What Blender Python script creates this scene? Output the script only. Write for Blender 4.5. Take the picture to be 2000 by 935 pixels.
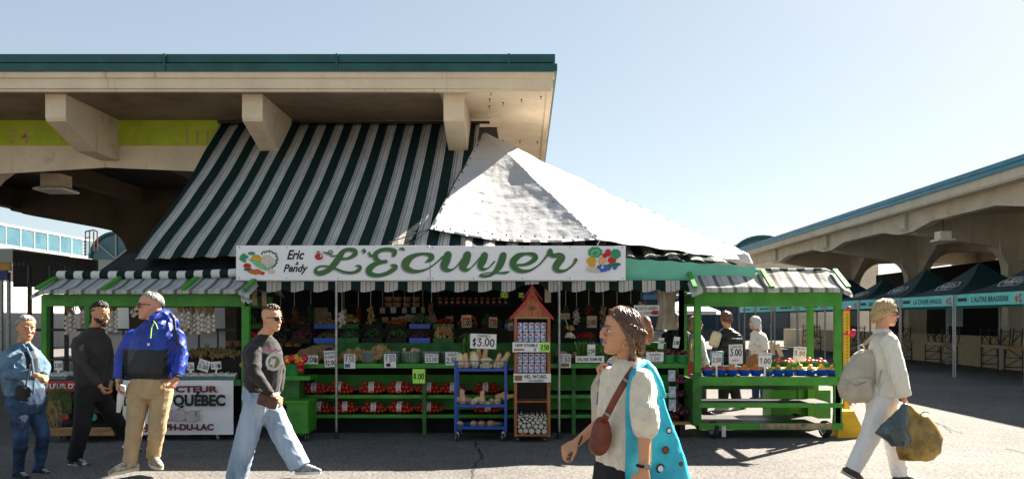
import bpy, bmesh, math, random
from mathutils import Vector, Matrix, Euler, noise
import numpy as np
random.seed(7)
for o in list(bpy.data.objects): bpy.data.objects.remove(o)
scn = bpy.context.scene
COL = scn.collection
R = math.radians
# ---------------------------------------------------------------- camera, sky, sun, exposure
F = 1555.56; HC = 1.52
cam = bpy.data.cameras.new('camera'); camo = bpy.data.objects.new('camera', cam); COL.objects.link(camo)
camo.location = (0, 0, HC); camo.rotation_euler = (R(90), 0, 0)
cam.lens = 28; cam.sensor_width = 36; cam.shift_x = -0.0125; cam.shift_y = 0.0778
cam.clip_start = 0.1; cam.clip_end = 2000
scn.camera = camo
SUN = Vector((0.90, 0.87, 1.0)).normalized()
elev = math.asin(SUN.z); azim = math.atan2(SUN.x, SUN.y)
w = bpy.data.worlds.new("World"); scn.world = w; w.use_nodes = True
nt = w.node_tree; bg = nt.nodes['Background']
sky = nt.nodes.new('ShaderNodeTexSky'); sky.sky_type = 'NISHITA'; sky.sun_disc = False
sky.sun_elevation = elev; sky.sun_rotation = azim; sky.air_density = 0.75; sky.dust_density = 0.55; sky.ozone_density = 1.3
hs = nt.nodes.new('ShaderNodeHueSaturation'); hs.inputs['Saturation'].default_value = .98; hs.inputs['Value'].default_value = 1.42
gm = nt.nodes.new('ShaderNodeGamma'); gm.inputs['Gamma'].default_value = .52; nt.links.new(sky.outputs[0], gm.inputs['Color']); nt.links.new(gm.outputs[0], hs.inputs['Color'])
wb = nt.nodes.new('ShaderNodeMixRGB'); wb.blend_type = 'MULTIPLY'; wb.inputs[0].default_value = 1; wb.inputs[2].default_value = (.99, 1.0, .945, 1)   # camera white balance
nt.links.new(hs.outputs[0], wb.inputs[1]); nt.links.new(wb.outputs[0], bg.inputs[0]); bg.inputs[1].default_value = 0.05
sl = bpy.data.lights.new('sun', 'SUN'); so = bpy.data.objects.new('sun', sl); COL.objects.link(so)
sl.energy = 5.0; sl.angle = R(0.55); sl.color = (1.0, 0.92, 0.80)
so.rotation_euler = (-SUN).to_track_quat('-Z', 'Y').to_euler(); so.location = SUN*50
vs = scn.view_settings; vs.view_transform = 'Standard'; vs.look = 'None'; vs.gamma = 1; vs.use_curve_mapping = False
vs.exposure = 2.42
# ---------------------------------------------------------------- helpers
def W(px, py, d): return Vector(((px-1025)*d/F, d, HC-(py-623)*d/F))
def SX(px, d): return (px-1025)*d/F
def SZ(py, d): return HC-(py-623)*d/F
ORG = {}
MATS = {}
def lin(c):
    return tuple((x/12.92 if x <= .04045 else ((x+.055)/1.055)**2.4) for x in c)
def mat(name, col, rough=.6, metal=0, var=.12, vs_=6.0, bump=0.0, bs=40.0, spec=.4, trans=0, col2=None, alpha=1, stretch=None, sheen=0, emit=None, thr=None, wear=None, streak=None):
    """procedural material: base colour varied by noise, fine bump"""
    if name in MATS: return MATS[name]
    m = bpy.data.materials.new(name); m.use_nodes = True; MATS[name] = m
    N = m.node_tree.nodes; L = m.node_tree.links; b = N['Principled BSDF']
    tc = N.new('ShaderNodeTexCoord'); src = tc.outputs['Object']
    if stretch:
        mp = N.new('ShaderNodeMapping'); mp.inputs['Scale'].default_value = stretch; L.new(src, mp.inputs[0]); src = mp.outputs[0]
    n = N.new('ShaderNodeTexNoise'); n.inputs['Scale'].default_value = vs_; n.inputs['Detail'].default_value = 6; n.inputs['Roughness'].default_value = .6
    L.new(src, n.inputs['Vector'])
    cr = N.new('ShaderNodeValToRGB'); L.new(n.outputs[0], cr.inputs[0])
    c2 = col2 if col2 else tuple(max(0, x*(1-var*2.2)) for x in col)
    a, z = thr if thr else (.32, .62)
    cr.color_ramp.elements[0].position = a; cr.color_ramp.elements[1].position = z
    cr.color_ramp.elements[0].color = (*c2, 1); cr.color_ramp.elements[1].color = (*col, 1)
    out = cr.outputs[0]
    for spec_ in (wear, streak):
        if not spec_: continue
        c_, sc_, lo, hi, st_ = spec_; mp2 = N.new('ShaderNodeMapping'); mp2.inputs['Scale'].default_value = st_; L.new(tc.outputs['Object'], mp2.inputs[0])
        n3 = N.new('ShaderNodeTexNoise'); n3.inputs['Scale'].default_value = sc_; n3.inputs['Detail'].default_value = 8; n3.inputs['Roughness'].default_value = .7; L.new(mp2.outputs[0], n3.inputs['Vector'])
        r3 = N.new('ShaderNodeMapRange'); r3.inputs['From Min'].default_value = lo; r3.inputs['From Max'].default_value = hi; L.new(n3.outputs[0], r3.inputs[0])
        mx = N.new('ShaderNodeMixRGB'); L.new(r3.outputs[0], mx.inputs[0]); L.new(out, mx.inputs[1]); mx.inputs[2].default_value = (*c_, 1); out = mx.outputs[0]
    L.new(out, b.inputs['Base Color'])
    b.inputs['Roughness'].default_value = rough; b.inputs['Metallic'].default_value = metal
    b.inputs['Specular IOR Level'].default_value = spec
    if trans: b.inputs['Transmission Weight'].default_value = trans
    if alpha < 1: b.inputs['Alpha'].default_value = alpha
    if sheen: b.inputs['Sheen Weight'].default_value = sheen
    if emit: b.inputs['Emission Color'].default_value = (*emit[0], 1); b.inputs['Emission Strength'].default_value = emit[1]
    if bump:
        n2 = N.new('ShaderNodeTexNoise'); n2.inputs['Scale'].default_value = bs; n2.inputs['Detail'].default_value = 5
        L.new(src, n2.inputs['Vector'])
        bp = N.new('ShaderNodeBump'); bp.inputs['Strength'].default_value = bump; bp.inputs['Distance'].default_value = .02
        L.new(n2.outputs[0], bp.inputs['Height']); L.new(bp.outputs[0], b.inputs['Normal'])
    return m
def stripes(name, stops, period, axis=0, rough=.8, dirt=.35, trans=0.0, off=0.0):
    m = bpy.data.materials.new(name); m.use_nodes = True
    N = m.node_tree.nodes; L = m.node_tree.links; b = N['Principled BSDF']
    tc = N.new('ShaderNodeTexCoord'); sp = N.new('ShaderNodeSeparateXYZ'); L.new(tc.outputs['Object'], sp.inputs[0])
    def mth(op, a, v=None):
        q = N.new('ShaderNodeMath'); q.operation = op; L.new(a, q.inputs[0])
        if v is not None:
            if isinstance(v, float): q.inputs[1].default_value = v
            else: L.new(v, q.inputs[1])
        return q.outputs[0]
    t = mth('FRACT', mth('ADD', mth('DIVIDE', sp.outputs[axis], float(period)), float(off)))
    cr = N.new('ShaderNodeValToRGB'); cr.color_ramp.interpolation = 'CONSTANT'; L.new(t, cr.inputs[0])
    e = cr.color_ramp.elements; e[0].position = stops[0][0]; e[0].color = (*stops[0][1], 1); e[1].position = stops[1][0]; e[1].color = (*stops[1][1], 1)
    for p, c in stops[2:]:
        k = e.new(p); k.color = (*c, 1)
    n = N.new('ShaderNodeTexNoise'); n.inputs['Scale'].default_value = 3.5; n.inputs['Detail'].default_value = 8; n.inputs['Roughness'].default_value = .7
    mp = N.new('ShaderNodeMapping'); mp.inputs['Scale'].default_value = (2.5, .6, .6); L.new(tc.outputs['Object'], mp.inputs[0]); L.new(mp.outputs[0], n.inputs['Vector'])
    r2 = N.new('ShaderNodeValToRGB'); L.new(n.outputs[0], r2.inputs[0]); r2.color_ramp.elements[0].position = .3; r2.color_ramp.elements[1].position = .65
    r2.color_ramp.elements[0].color = (1-dirt,)*3+(1,); r2.color_ramp.elements[1].color = (1, 1, 1, 1)
    mx = N.new('ShaderNodeMixRGB'); mx.blend_type = 'MULTIPLY'; mx.inputs[0].default_value = 1
    L.new(cr.outputs[0], mx.inputs[1]); L.new(r2.outputs[0], mx.inputs[2]); L.new(mx.outputs[0], b.inputs['Base Color'])
    b.inputs['Roughness'].default_value = rough; b.inputs['Specular IOR Level'].default_value = .25
    n2 = N.new('ShaderNodeTexNoise'); n2.inputs['Scale'].default_value = 5; n2.inputs['Detail'].default_value = 7; L.new(tc.outputs['Object'], n2.inputs['Vector'])
    bp = N.new('ShaderNodeBump'); bp.inputs['Strength'].default_value = .5; bp.inputs['Distance'].default_value = .05; L.new(n2.outputs[0], bp.inputs['Height']); L.new(bp.outputs[0], b.inputs['Normal'])
    if trans:
        tr = N.new('ShaderNodeBsdfTranslucent'); L.new(mx.outputs[0], tr.inputs['Color']); ms = N.new('ShaderNodeMixShader'); ms.inputs[0].default_value = trans
        L.new(b.outputs[0], ms.inputs[1]); L.new(tr.outputs[0], ms.inputs[2]); L.new(ms.outputs[0], N['Material Output'].inputs['Surface'])
    return m

class MB:
    def __init__(s): s.v = []; s.f = []
    def add(s, v, f):
        k = len(s.v); s.v += [Vector(p) for p in v]; s.f += [tuple(i+k for i in q) for q in f]; return s
    def box(s, c, size, rot=None, bev=0):
        hx, hy, hz = [q/2 for q in size]; c = Vector(c)
        M = rot if rot is not None else Matrix.Identity(3)
        if isinstance(M, tuple): M = Euler(M).to_matrix()
        if bev:
            b = min(bev, hx*.9, hy*.9, hz*.9); bm = bmesh.new(); bmesh.ops.create_cube(bm, size=1)
            for v in bm.verts: v.co = Vector((v.co.x*2*hx, v.co.y*2*hy, v.co.z*2*hz))
            bmesh.ops.bevel(bm, geom=list(bm.edges), offset=b, segments=2, affect='EDGES', profile=.6)
            bm.verts.index_update()
            s.add([c+M@v.co for v in bm.verts], [[v.index for v in f.verts] for f in bm.faces]); bm.free(); return s
        v = [c+M@Vector((x*hx, y*hy, z*hz)) for z in (-1, 1) for y in (-1, 1) for x in (-1, 1)]
        return s.add(v, [(0, 2, 3, 1), (4, 5, 7, 6), (0, 1, 5, 4), (2, 6, 7, 3), (0, 4, 6, 2), (1, 3, 7, 5)])
    def bx(s, x0, x1, y0, y1, z0, z1, bev=0):
        return s.box(((x0+x1)/2, (y0+y1)/2, (z0+z1)/2), (x1-x0, y1-y0, z1-z0), bev=bev)
    def bar(s, a, b, w, h=None, bev=0, up=Vector((0, 0, 1))):
        """rectangular bar from a to b"""
        a = Vector(a); b = Vector(b); h = h or w; d = b-a; L = d.length; z = d.normalized()
        x = up.cross(z)
        if x.length < 1e-3: x = Vector((1, 0, 0))
        x.normalize(); y = z.cross(x); M = Matrix((x, y, z)).transposed()
        return s.box((a+b)/2, (w, h, L), M, bev)
    def tube(s, pts, r, n=8, cap=True, flat=None):
        """swept tube; r scalar or list; flat=(vector, factor) flattens"""
        pts = [Vector(p) for p in pts]; m = len(pts); rr = r if isinstance(r, (list, tuple)) else [r]*m
        V = []; ref = None
        for i, p in enumerate(pts):
            t = (pts[min(i+1, m-1)]-pts[max(i-1, 0)]); t = t.normalized() if t.length > 1e-9 else Vector((0, 0, 1))
            if ref is None:
                ref = Vector((0, 0, 1)) if abs(t.z) < .9 else Vector((0, 1, 0))
            x = t.cross(ref)
            if x.length < 1e-4: x = t.orthogonal()
            x.normalize(); y = x.cross(t).normalized(); ref = y
            for k in range(n):
                a = 2*math.pi*k/n; o = (x*math.cos(a)+y*math.sin(a))*rr[i]
                if flat: fv = flat[0]; o = o-fv*(o.dot(fv))*(1-flat[1])
                V.append(p+o)
        Fc = [(i*n+k, i*n+(k+1) % n, (i+1)*n+(k+1) % n, (i+1)*n+k) for i in range(m-1) for k in range(n)]
        if cap: Fc += [tuple(range(n))[::-1], tuple((m-1)*n+k for k in range(n))]
        return s.add(V, Fc)
    def caps(s, pts, r, n=10, flat=None):
        """tube with hemispherical ends (for fusing)"""
        pts = [Vector(p) for p in pts]; rr = list(r) if isinstance(r, (list, tuple)) else [r]*len(pts)
        P = []; Q = []
        d0 = (pts[0]-pts[1]).normalized(); d1 = (pts[-1]-pts[-2]).normalized()
        for a in (80, 55, 28): P.append(pts[0]+d0*rr[0]*math.sin(R(a))); Q.append(rr[0]*math.cos(R(a)))
        P += pts; Q += rr
        for a in (28, 55, 80): P.append(pts[-1]+d1*rr[-1]*math.sin(R(a))); Q.append(rr[-1]*math.cos(R(a)))
        return s.tube(P, Q, n, True, flat)
    def ell(s, c, r, M=None, nu=12, nv=8):
        c = Vector(c); r = r if isinstance(r, (tuple, list)) else (r, r, r); M = M or Matrix.Identity(3); V = []; Fc = []
        for j in range(1, nv):
            th = math.pi*j/nv
            for i in range(nu):
                a = 2*math.pi*i/nu; V.append(c+M@Vector((r[0]*math.sin(th)*math.cos(a), r[1]*math.sin(th)*math.sin(a), r[2]*math.cos(th))))
        for j in range(nv-2):
            for i in range(nu): Fc.append((j*nu+i, (j+1)*nu+i, (j+1)*nu+(i+1) % nu, j*nu+(i+1) % nu))
        t = len(V); V += [c+M@Vector((0, 0, r[2])), c-M@Vector((0, 0, r[2]))]
        for i in range(nu): Fc.append((t, i, (i+1) % nu)); Fc.append((t+1, (nv-2)*nu+(i+1) % nu, (nv-2)*nu+i))
        return s.add(V, Fc)
    def lathe(s, c, prof, n=16, M=None, squash=(1, 1)):
        c = Vector(c); M = M or Matrix.Identity(3); V = []; m = len(prof)
        for (r, z) in prof:
            for k in range(n):
                a = 2*math.pi*k/n; V.append(c+M@Vector((r*math.cos(a)*squash[0], r*math.sin(a)*squash[1], z)))
        Fc = [(i*n+k, i*n+(k+1) % n, (i+1)*n+(k+1) % n, (i+1)*n+k) for i in range(m-1) for k in range(n)]
        Fc += [tuple(range(n))[::-1], tuple((m-1)*n+k for k in range(n))]
        return s.add(V, Fc)
    def prism(s, pts, d):
        """closed polygon (3-D points) extruded by vector d"""
        n = len(pts); d = Vector(d); pts = [Vector(p) for p in pts]
        return s.add(pts+[p+d for p in pts], [tuple(range(n))[::-1], tuple(range(n, 2*n))]+[(i, (i+1) % n, n+(i+1) % n, n+i) for i in range(n)])
    def grid(s, fn, nu, nv, th=0.0):
        """sheet fn(u,v)->point, with thickness"""
        P = [[Vector(fn(i/nu, j/nv)) for i in range(nu+1)] for j in range(nv+1)]
        V = [p for row in P for p in row]; w_ = nu+1
        Fc = [(j*w_+i, j*w_+i+1, (j+1)*w_+i+1, (j+1)*w_+i) for j in range(nv) for i in range(nu)]
        if th:
            nn = (P[0][nu]-P[0][0]).cross(P[nv][0]-P[0][0]); nn.normalize(); n = len(V)
            V2 = [p-nn*th for p in V]; F2 = [tuple(n+q for q in f[::-1]) for f in Fc]
            bd = [i for i in range(nu+1)]+[j*w_+nu for j in range(1, nv+1)]+[nv*w_+i for i in range(nu-1, -1, -1)]+[j*w_ for j in range(nv-1, 0, -1)]
            E = [(bd[k], bd[(k+1) % len(bd)]) for k in range(len(bd))]
            Fc = Fc+F2+[(b_, a_, a_+n, b_+n) for a_, b_ in E]; V = V+V2
        return s.add(V, Fc)
    def mesh(s, name, m, org, smooth=False):
        me = bpy.data.meshes.new(name); me.from_pydata([tuple(p-org) for p in s.v], [], s.f); me.validate(); me.update()
        if m: me.materials.append(m)
        if smooth: me.shade_smooth() if smooth is True else me.shade_auto_smooth() if hasattr(me, 'shade_auto_smooth') else me.shade_smooth()
        return me
    def build(s, name, m, parent=None, org=None, smooth=False):
        if parent is not None: org = ORG[parent.name]
        elif org is None:
            org = Vector((sum(p.x for p in s.v)/len(s.v), sum(p.y for p in s.v)/len(s.v), min(p.z for p in s.v)))
        org = Vector(org); me = s.mesh(name, m, org, smooth)
        o = bpy.data.objects.new(name, me); COL.objects.link(o)
        if parent is not None: o.parent = parent
        else: o.location = org
        ORG[o.name] = org; return o
def tag(o, label, cat, group=None, kind=None):
    if label: o['label'] = label
    if cat: o['category'] = cat
    if group: o['group'] = group
    if kind: o['kind'] = kind
    return o
def thing(name, loc, label, cat, group=None):
    o = bpy.data.objects.new(name, None); COL.objects.link(o); o.location = loc; o.empty_display_size = .1
    ORG[o.name] = Vector(loc); return tag(o, label, cat, group)
def clone(root, loc=None, rot=None, scale=None, label=None, group=None):
    r = root.copy(); COL.objects.link(r)
    if loc is not None: r.location = loc
    if rot is not None: r.rotation_euler = rot
    if scale is not None: r.scale = (scale,)*3 if isinstance(scale, (int, float)) else scale
    if label: r['label'] = label
    if group: r['group'] = group
    for ch in list(root.children):
        c = ch.copy(); COL.objects.link(c); c.parent = r
        for g in list(ch.children):
            e = g.copy(); COL.objects.link(e); e.parent = c
    return r
class Kind:
    """first call uses the prototype itself, later calls copy it"""
    def __init__(s, proto): s.p = proto; s.used = False
    def put(s, loc, label, rot=None, scale=None, group=None, mats=None):
        if not s.used:
            s.used = True; o = s.p; o.location = loc; o['label'] = label
            if rot is not None: o.rotation_euler = rot
            if scale is not None: o.scale = (scale,)*3 if isinstance(scale, (int, float)) else scale
            if group: o['group'] = group
            return o
        return clone(s.p, loc, rot if rot is not None else (0, 0, 0), scale if scale is not None else 1, label, group)
ORD = ['first', 'second', 'third', 'fourth', 'fifth', 'sixth', 'seventh', 'eighth', 'ninth', 'tenth', 'eleventh', 'twelfth', 'thirteenth', 'fourteenth', 'fifteenth', 'sixteenth', 'seventeenth', 'eighteenth']
# ---- lettering
GL = {'A': [[(0, 0), (2, 6), (4, 0)], [(.8, 2.2), (3.2, 2.2)]], 'B': [[(0, 0), (0, 6), (3, 5.6), (3.2, 4), (0, 3.1), (3.6, 2.4), (3.4, .5), (0, 0)]],
 'C': [[(4, 5.2), (2.4, 6), (.5, 4.6), (.2, 2), (1.6, 0), (4, .8)]], 'D': [[(0, 0), (0, 6), (2.6, 5.6), (4, 3), (2.6, .4), (0, 0)]],
 'E': [[(4, 6), (0, 6), (0, 0), (4, 0)], [(0, 3), (3, 3)]], 'F': [[(4, 6), (0, 6), (0, 0)], [(0, 3), (3, 3)]],
 'G': [[(4, 5.2), (2, 6), (.2, 4), (.2, 1.6), (2, 0), (4, 1), (4, 2.8), (2.4, 2.8)]], 'H': [[(0, 0), (0, 6)], [(4, 0), (4, 6)], [(0, 3), (4, 3)]],
 'I': [[(2, 0), (2, 6)]], 'J': [[(3, 6), (3, 1), (1.6, 0), (.4, 1)]], 'K': [[(0, 0), (0, 6)], [(4, 6), (0, 2.8), (4, 0)]], 'L': [[(0, 6), (0, 0), (4, 0)]],
 'M': [[(0, 0), (.3, 6), (2, 2), (3.7, 6), (4, 0)]], 'N': [[(0, 0), (0, 6), (4, 0), (4, 6)]], 'O': [[(2, 6), (.2, 4.4), (.2, 1.6), (2, 0), (3.8, 1.6), (3.8, 4.4), (2, 6)]],
 'P': [[(0, 0), (0, 6), (3.4, 5.4), (3.4, 3.6), (0, 2.9)]], 'Q': [[(2, 6), (.2, 4), (.2, 1.6), (2, 0), (3.8, 1.6), (3.8, 4.4), (2, 6)], [(2.4, 1.6), (4.2, -.4)]],
 'R': [[(0, 0), (0, 6), (3.4, 5.4), (3.4, 3.8), (0, 2.9), (4, 0)]], 'S': [[(3.8, 5.2), (2, 6), (.3, 4.8), (1, 3.4), (3.4, 2.6), (3.6, .9), (2, 0), (.2, .8)]],
 'T': [[(0, 6), (4, 6)], [(2, 6), (2, 0)]], 'U': [[(0, 6), (0, 1.4), (2, 0), (4, 1.4), (4, 6)]], 'V': [[(0, 6), (2, 0), (4, 6)]], 'X': [[(0, 0), (4, 6)], [(0, 6), (4, 0)]],
 'Y': [[(0, 6), (2, 3), (4, 6)], [(2, 3), (2, 0)]], 'Z': [[(0, 6), (4, 6), (0, 0), (4, 0)]], "'": [[(1, 6.4), (.8, 5)]], '-': [[(.6, 3), (3.2, 3)]],
 '0': [[(2, 6), (.3, 4.4), (.3, 1.6), (2, 0), (3.7, 1.6), (3.7, 4.4), (2, 6)]], '1': [[(1, 4.6), (2.4, 6), (2, 0)]], '2': [[(.4, 4.8), (2, 6), (3.6, 4.8), (2.8, 3), (0, 0), (4, .2)]],
 '3': [[(.4, 5.6), (3.4, 5.8), (1.6, 3.4), (3.6, 2.6), (3.2, .6), (1.4, -.2), (0, .8)]], '4': [[(1, 6), (.4, 2.6), (4, 2.8)], [(3, 5), (2.6, -.4)]],
 '5': [[(3.8, 6), (.8, 5.8), (.5, 3.4), (3, 3.4), (3.6, 1.6), (2, 0), (.2, .6)]], '7': [[(.2, 5.8), (3.9, 6), (1.4, 0)], [(1.2, 3), (3.6, 3.1)]], '8': [[(2, 3.2), (.5, 4.6), (2, 6), (3.5, 4.6), (2, 3.2), (.3, 1.5), (2, 0), (3.7, 1.5), (2, 3.2)]],
 '6': [[(3.4, 6), (.8, 3.6), (.4, 1.4), (2, 0), (3.6, 1.4), (2.6, 3.1), (.6, 2)]], '9': [[(3.6, 4), (1.6, 3), (.4, 4.6), (2, 6), (3.6, 4.8), (3, 0)]],
 '$': [[(3.6, 4.8), (2, 5.6), (.6, 4.4), (3.2, 2), (2, .6), (.4, 1.4)], [(2, 6.6), (2, -.4)]], '.': [[(.8, -.1), (1.3, .4)]], '/': [[(0, 0), (3, 6)]], '*': [[(1, 2), (3, 4)], [(1, 4), (3, 2)]], ' ': []}
GL['É'] = GL['E']+[[(1.5, 6.8), (3, 8)]]
ZC = [0]
def hand_text(mb, txt, org, ux, uz, nrm, h, sp=5.2, th=.13, jit=.25, center=True, maxw=None):
    """hand-written strokes on a plane: org, unit right ux, unit up uz, normal nrm (towards viewer), letter height h"""
    k = h/6; wid = sum((2.4 if c in ".'I " else sp) for c in txt)*k; fx = 1 if not maxw or wid <= maxw else max(.35, maxw/wid); x = -(wid-k*1.2)/2 if center else 0; rnd = random.Random(hash(txt) % 9973 if False else sum(map(ord, txt)))
    for c in txt:
        dx, dy = rnd.uniform(-jit, jit), rnd.uniform(-jit*1.5, jit*1.5)
        for st in GL.get(c, []):
            pts = [((x+(a+dx)*k)*fx, (b+dy)*k) for a, b in st]
            for (a, b), (c_, d_) in zip(pts, pts[1:]):
                L = math.hypot(c_-a, d_-b) or 1e-6; tx, ty = (c_-a)/L, (d_-b)/L; e = h*th/2; ZC[0] = (ZC[0]+1) % 12; off = nrm*(.0012+ZC[0]*.00012)
                a2, b2, c2, d2 = a-tx*e*.6, b-ty*e*.6, c_+tx*e*.6, d_+ty*e*.6
                q = [(a2-ty*e, b2+tx*e), (c2-ty*e, d2+tx*e), (c2+ty*e, d2-tx*e), (a2+ty*e, b2-tx*e)]
                mb.add([org+ux*p[0]+uz*(p[1])+off for p in q], [(3, 2, 1, 0)])
        x += (2.4 if c in ".'I " else sp)*k
    return mb
def type_text(mb, txt, org, ux, uz, nrm, h, bold=.012, shear=0, width=None, center=True, depth=.002):
    """printed lettering from the built-in font, cap height h"""
    cu = bpy.data.curves.new('t', 'FONT'); cu.body = txt; cu.size = 1; cu.offset = bold; cu.shear = shear; cu.extrude = 0; cu.resolution_u = 3
    ob = bpy.data.objects.new('t', cu); COL.objects.link(ob); dg = bpy.context.evaluated_depsgraph_get(); me = bpy.data.meshes.new_from_object(ob.evaluated_get(dg))
    xs = [v.co.x for v in me.vertices]; x0, x1 = min(xs), max(xs); ys = [v.co.y for v in me.vertices]; cap = .73
    sy = h/cap; sx = sy if width is None else width/(x1-x0); cx = (x0+x1)/2 if center else x0
    mb.add([org+ux*((v.co.x-cx)*sx)+uz*(v.co.y*sy)+nrm*depth for v in me.vertices], [tuple(p.vertices) for p in me.polygons])
    bpy.data.objects.remove(ob); bpy.data.curves.remove(cu); bpy.data.meshes.remove(me); return mb
def catmull(pts, k=8):
    P = [pts[0]]+list(pts)+[pts[-1]]; out = []
    for i in range(1, len(P)-2):
        for j in range(k):
            t = j/k; out.append(tuple(.5*((2*P[i][a])+(-P[i-1][a]+P[i+1][a])*t+(2*P[i-1][a]-5*P[i][a]+4*P[i+1][a]-P[i+2][a])*t*t+(-P[i-1][a]+3*P[i][a]-3*P[i+1][a]+P[i+2][a])*t**3) for a in range(len(P[i]))))
    out.append(tuple(pts[-1])); return out
def brush(mb, pts, fn, nrm, d0=.002, d1=.004):
    """variable-width brush stroke; pts (x,y,width) in sketch units, fn maps (x,y)->point"""
    s = catmull(pts, 8); V = []; Fc = []; n = len(s)
    for i, (x, y, w_) in enumerate(s):
        a = s[max(i-1, 0)]; b = s[min(i+1, n-1)]; tx, ty = b[0]-a[0], b[1]-a[1]; L = math.hypot(tx, ty) or 1; tx /= L; ty /= L; dz = nrm*(d0+(d1-d0)*i/n)
        V += [fn(x-ty*w_/2, y+tx*w_/2)+dz, fn(x+ty*w_/2, y-tx*w_/2)+dz]
        if i: Fc.append((2*i-2, 2*i-1, 2*i+1, 2*i))
    mb.add(V, Fc)
    for (x, y, w_), dd in ((s[0], d0-.0002), (s[-1], d1+.0002)):
        c = [fn(x+w_/2*math.cos(a*math.pi/6), y+w_/2*math.sin(a*math.pi/6))+nrm*dd for a in range(12)]; mb.add(c, [tuple(range(12))])
    return mb
def disc(mb, c, r, ux, uz, nrm, dep, n=14, sq=1, wob=0, rot=0):
    V = []
    for k in range(n):
        a = 2*math.pi*k/n; rr = r*(1+wob*(1 if k % 2 else -1)); x, y = rr*math.cos(a), rr*math.sin(a)*sq; x, y = x*math.cos(rot)-y*math.sin(rot), x*math.sin(rot)+y*math.cos(rot)
        V.append(c+ux*x+uz*y+nrm*dep)
    return mb.add(V, [tuple(range(n))])
X_ = Vector((1, 0, 0)); Y_ = Vector((0, 1, 0)); Z_ = Vector((0, 0, 1)); NY = Vector((0, -1, 0))
# ---------------------------------------------------------------- common materials
CREAM = mat('concrete_cream', (.76, .62, .44), .85, var=.1, vs_=1.6, bump=.25, bs=30, col2=(.58, .46, .32), thr=(.2, .6), wear=((.26, .19, .12), 2.2, .60, .78, (1, 1, 1)), streak=((.22, .16, .10), 7, .60, .80, (1.2, 1.2, .10)))
GREYC = mat('concrete_grey', (.58, .50, .38), .85, var=.1, vs_=1.6, bump=.25, bs=30, col2=(.42, .36, .27), thr=(.2, .6), wear=((.26, .19, .12), 2.2, .60, .78, (1, 1, 1)), streak=((.22, .16, .10), 7, .60, .80, (1.2, 1.2, .10)))
SOFSHADE = mat('shaded_soffit', (.30, .23, .15), .9, var=.2, vs_=1.3, col2=(.18, .13, .08))  # concrete darkened so the soffit's shade sits in the colour
BAND = mat('lime_paint', (.45, .52, .03), .7, var=.15, vs_=3, bump=.1, col2=(.33, .39, .02))
FLASH = mat('green_metal', (.006, .085, .075), .35, var=.2, vs_=2, spec=.5)
TEAL = mat('blue_metal', (.03, .19, .27), .4, var=.15, vs_=1.5)
GREEN = mat('green_paint', (.05, .28, .018), .45, var=.18, vs_=4, bump=.15, bs=25, col2=(.03, .17, .018), thr=(.3, .6), wear=((.03, .05, .015), 22, .66, .72, (1, 1, .5)), streak=((.16, .13, .07), 30, .71, .75, (.4, 1, 1)))
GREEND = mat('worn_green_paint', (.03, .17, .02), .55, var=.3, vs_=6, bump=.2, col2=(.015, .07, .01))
DARK = mat('dark_wood', (.022, .016, .012), .8, var=.3, vs_=4, bump=.2)
BLACKM = mat('black_metal', (.012, .012, .013), .45, var=.2)
STEEL = mat('grey_steel', (.32, .32, .31), .35, metal=.8, var=.2, vs_=12)
ZINC = mat('wheel_steel', (.55, .55, .53), .4, metal=.5, var=.2, vs_=20)
RUBBER = mat('black_rubber', (.02, .02, .02), .7)
WHITE = mat('white_paint', (.75, .73, .71), .4, var=.05, vs_=3)
PAPER = mat('paper_card', (.78, .75, .70), .7, var=.06, vs_=20)
NEON = mat('lime_card', (.45, .82, .10), .6, var=.05)
INK = mat('black_ink', (.012, .012, .015), .6)
REDINK = mat('red_ink', (.45, .02, .02), .6)
BLUEINK = mat('grey_ink', (.25, .27, .33), .6)
WOOD = mat('planed_wood', (.42, .22, .09), .6, var=.25, vs_=5, bump=.15, stretch=(1, 1, 6))
WOODR = mat('orange_wood', (.40, .12, .03), .45, var=.25, vs_=7, stretch=(6, 6, 1), bump=.1)
REDP = mat('red_paint', (.42, .012, .02), .45, var=.1)
BLUEP = mat('blue_paint', (.012, .075, .36), .35, var=.12, vs_=9)
BLUEPL = mat('blue_plastic', (.01, .10, .55), .3, var=.08)
GREENPL = mat('green_plastic', (.02, .26, .05), .35, var=.15)
CLEAR = mat('clear_plastic', (.42, .48, .44), .25, var=.1, alpha=.55)
WICKER = mat('wicker', (.38, .20, .07), .7, var=.3, vs_=30, bump=.4)
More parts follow.
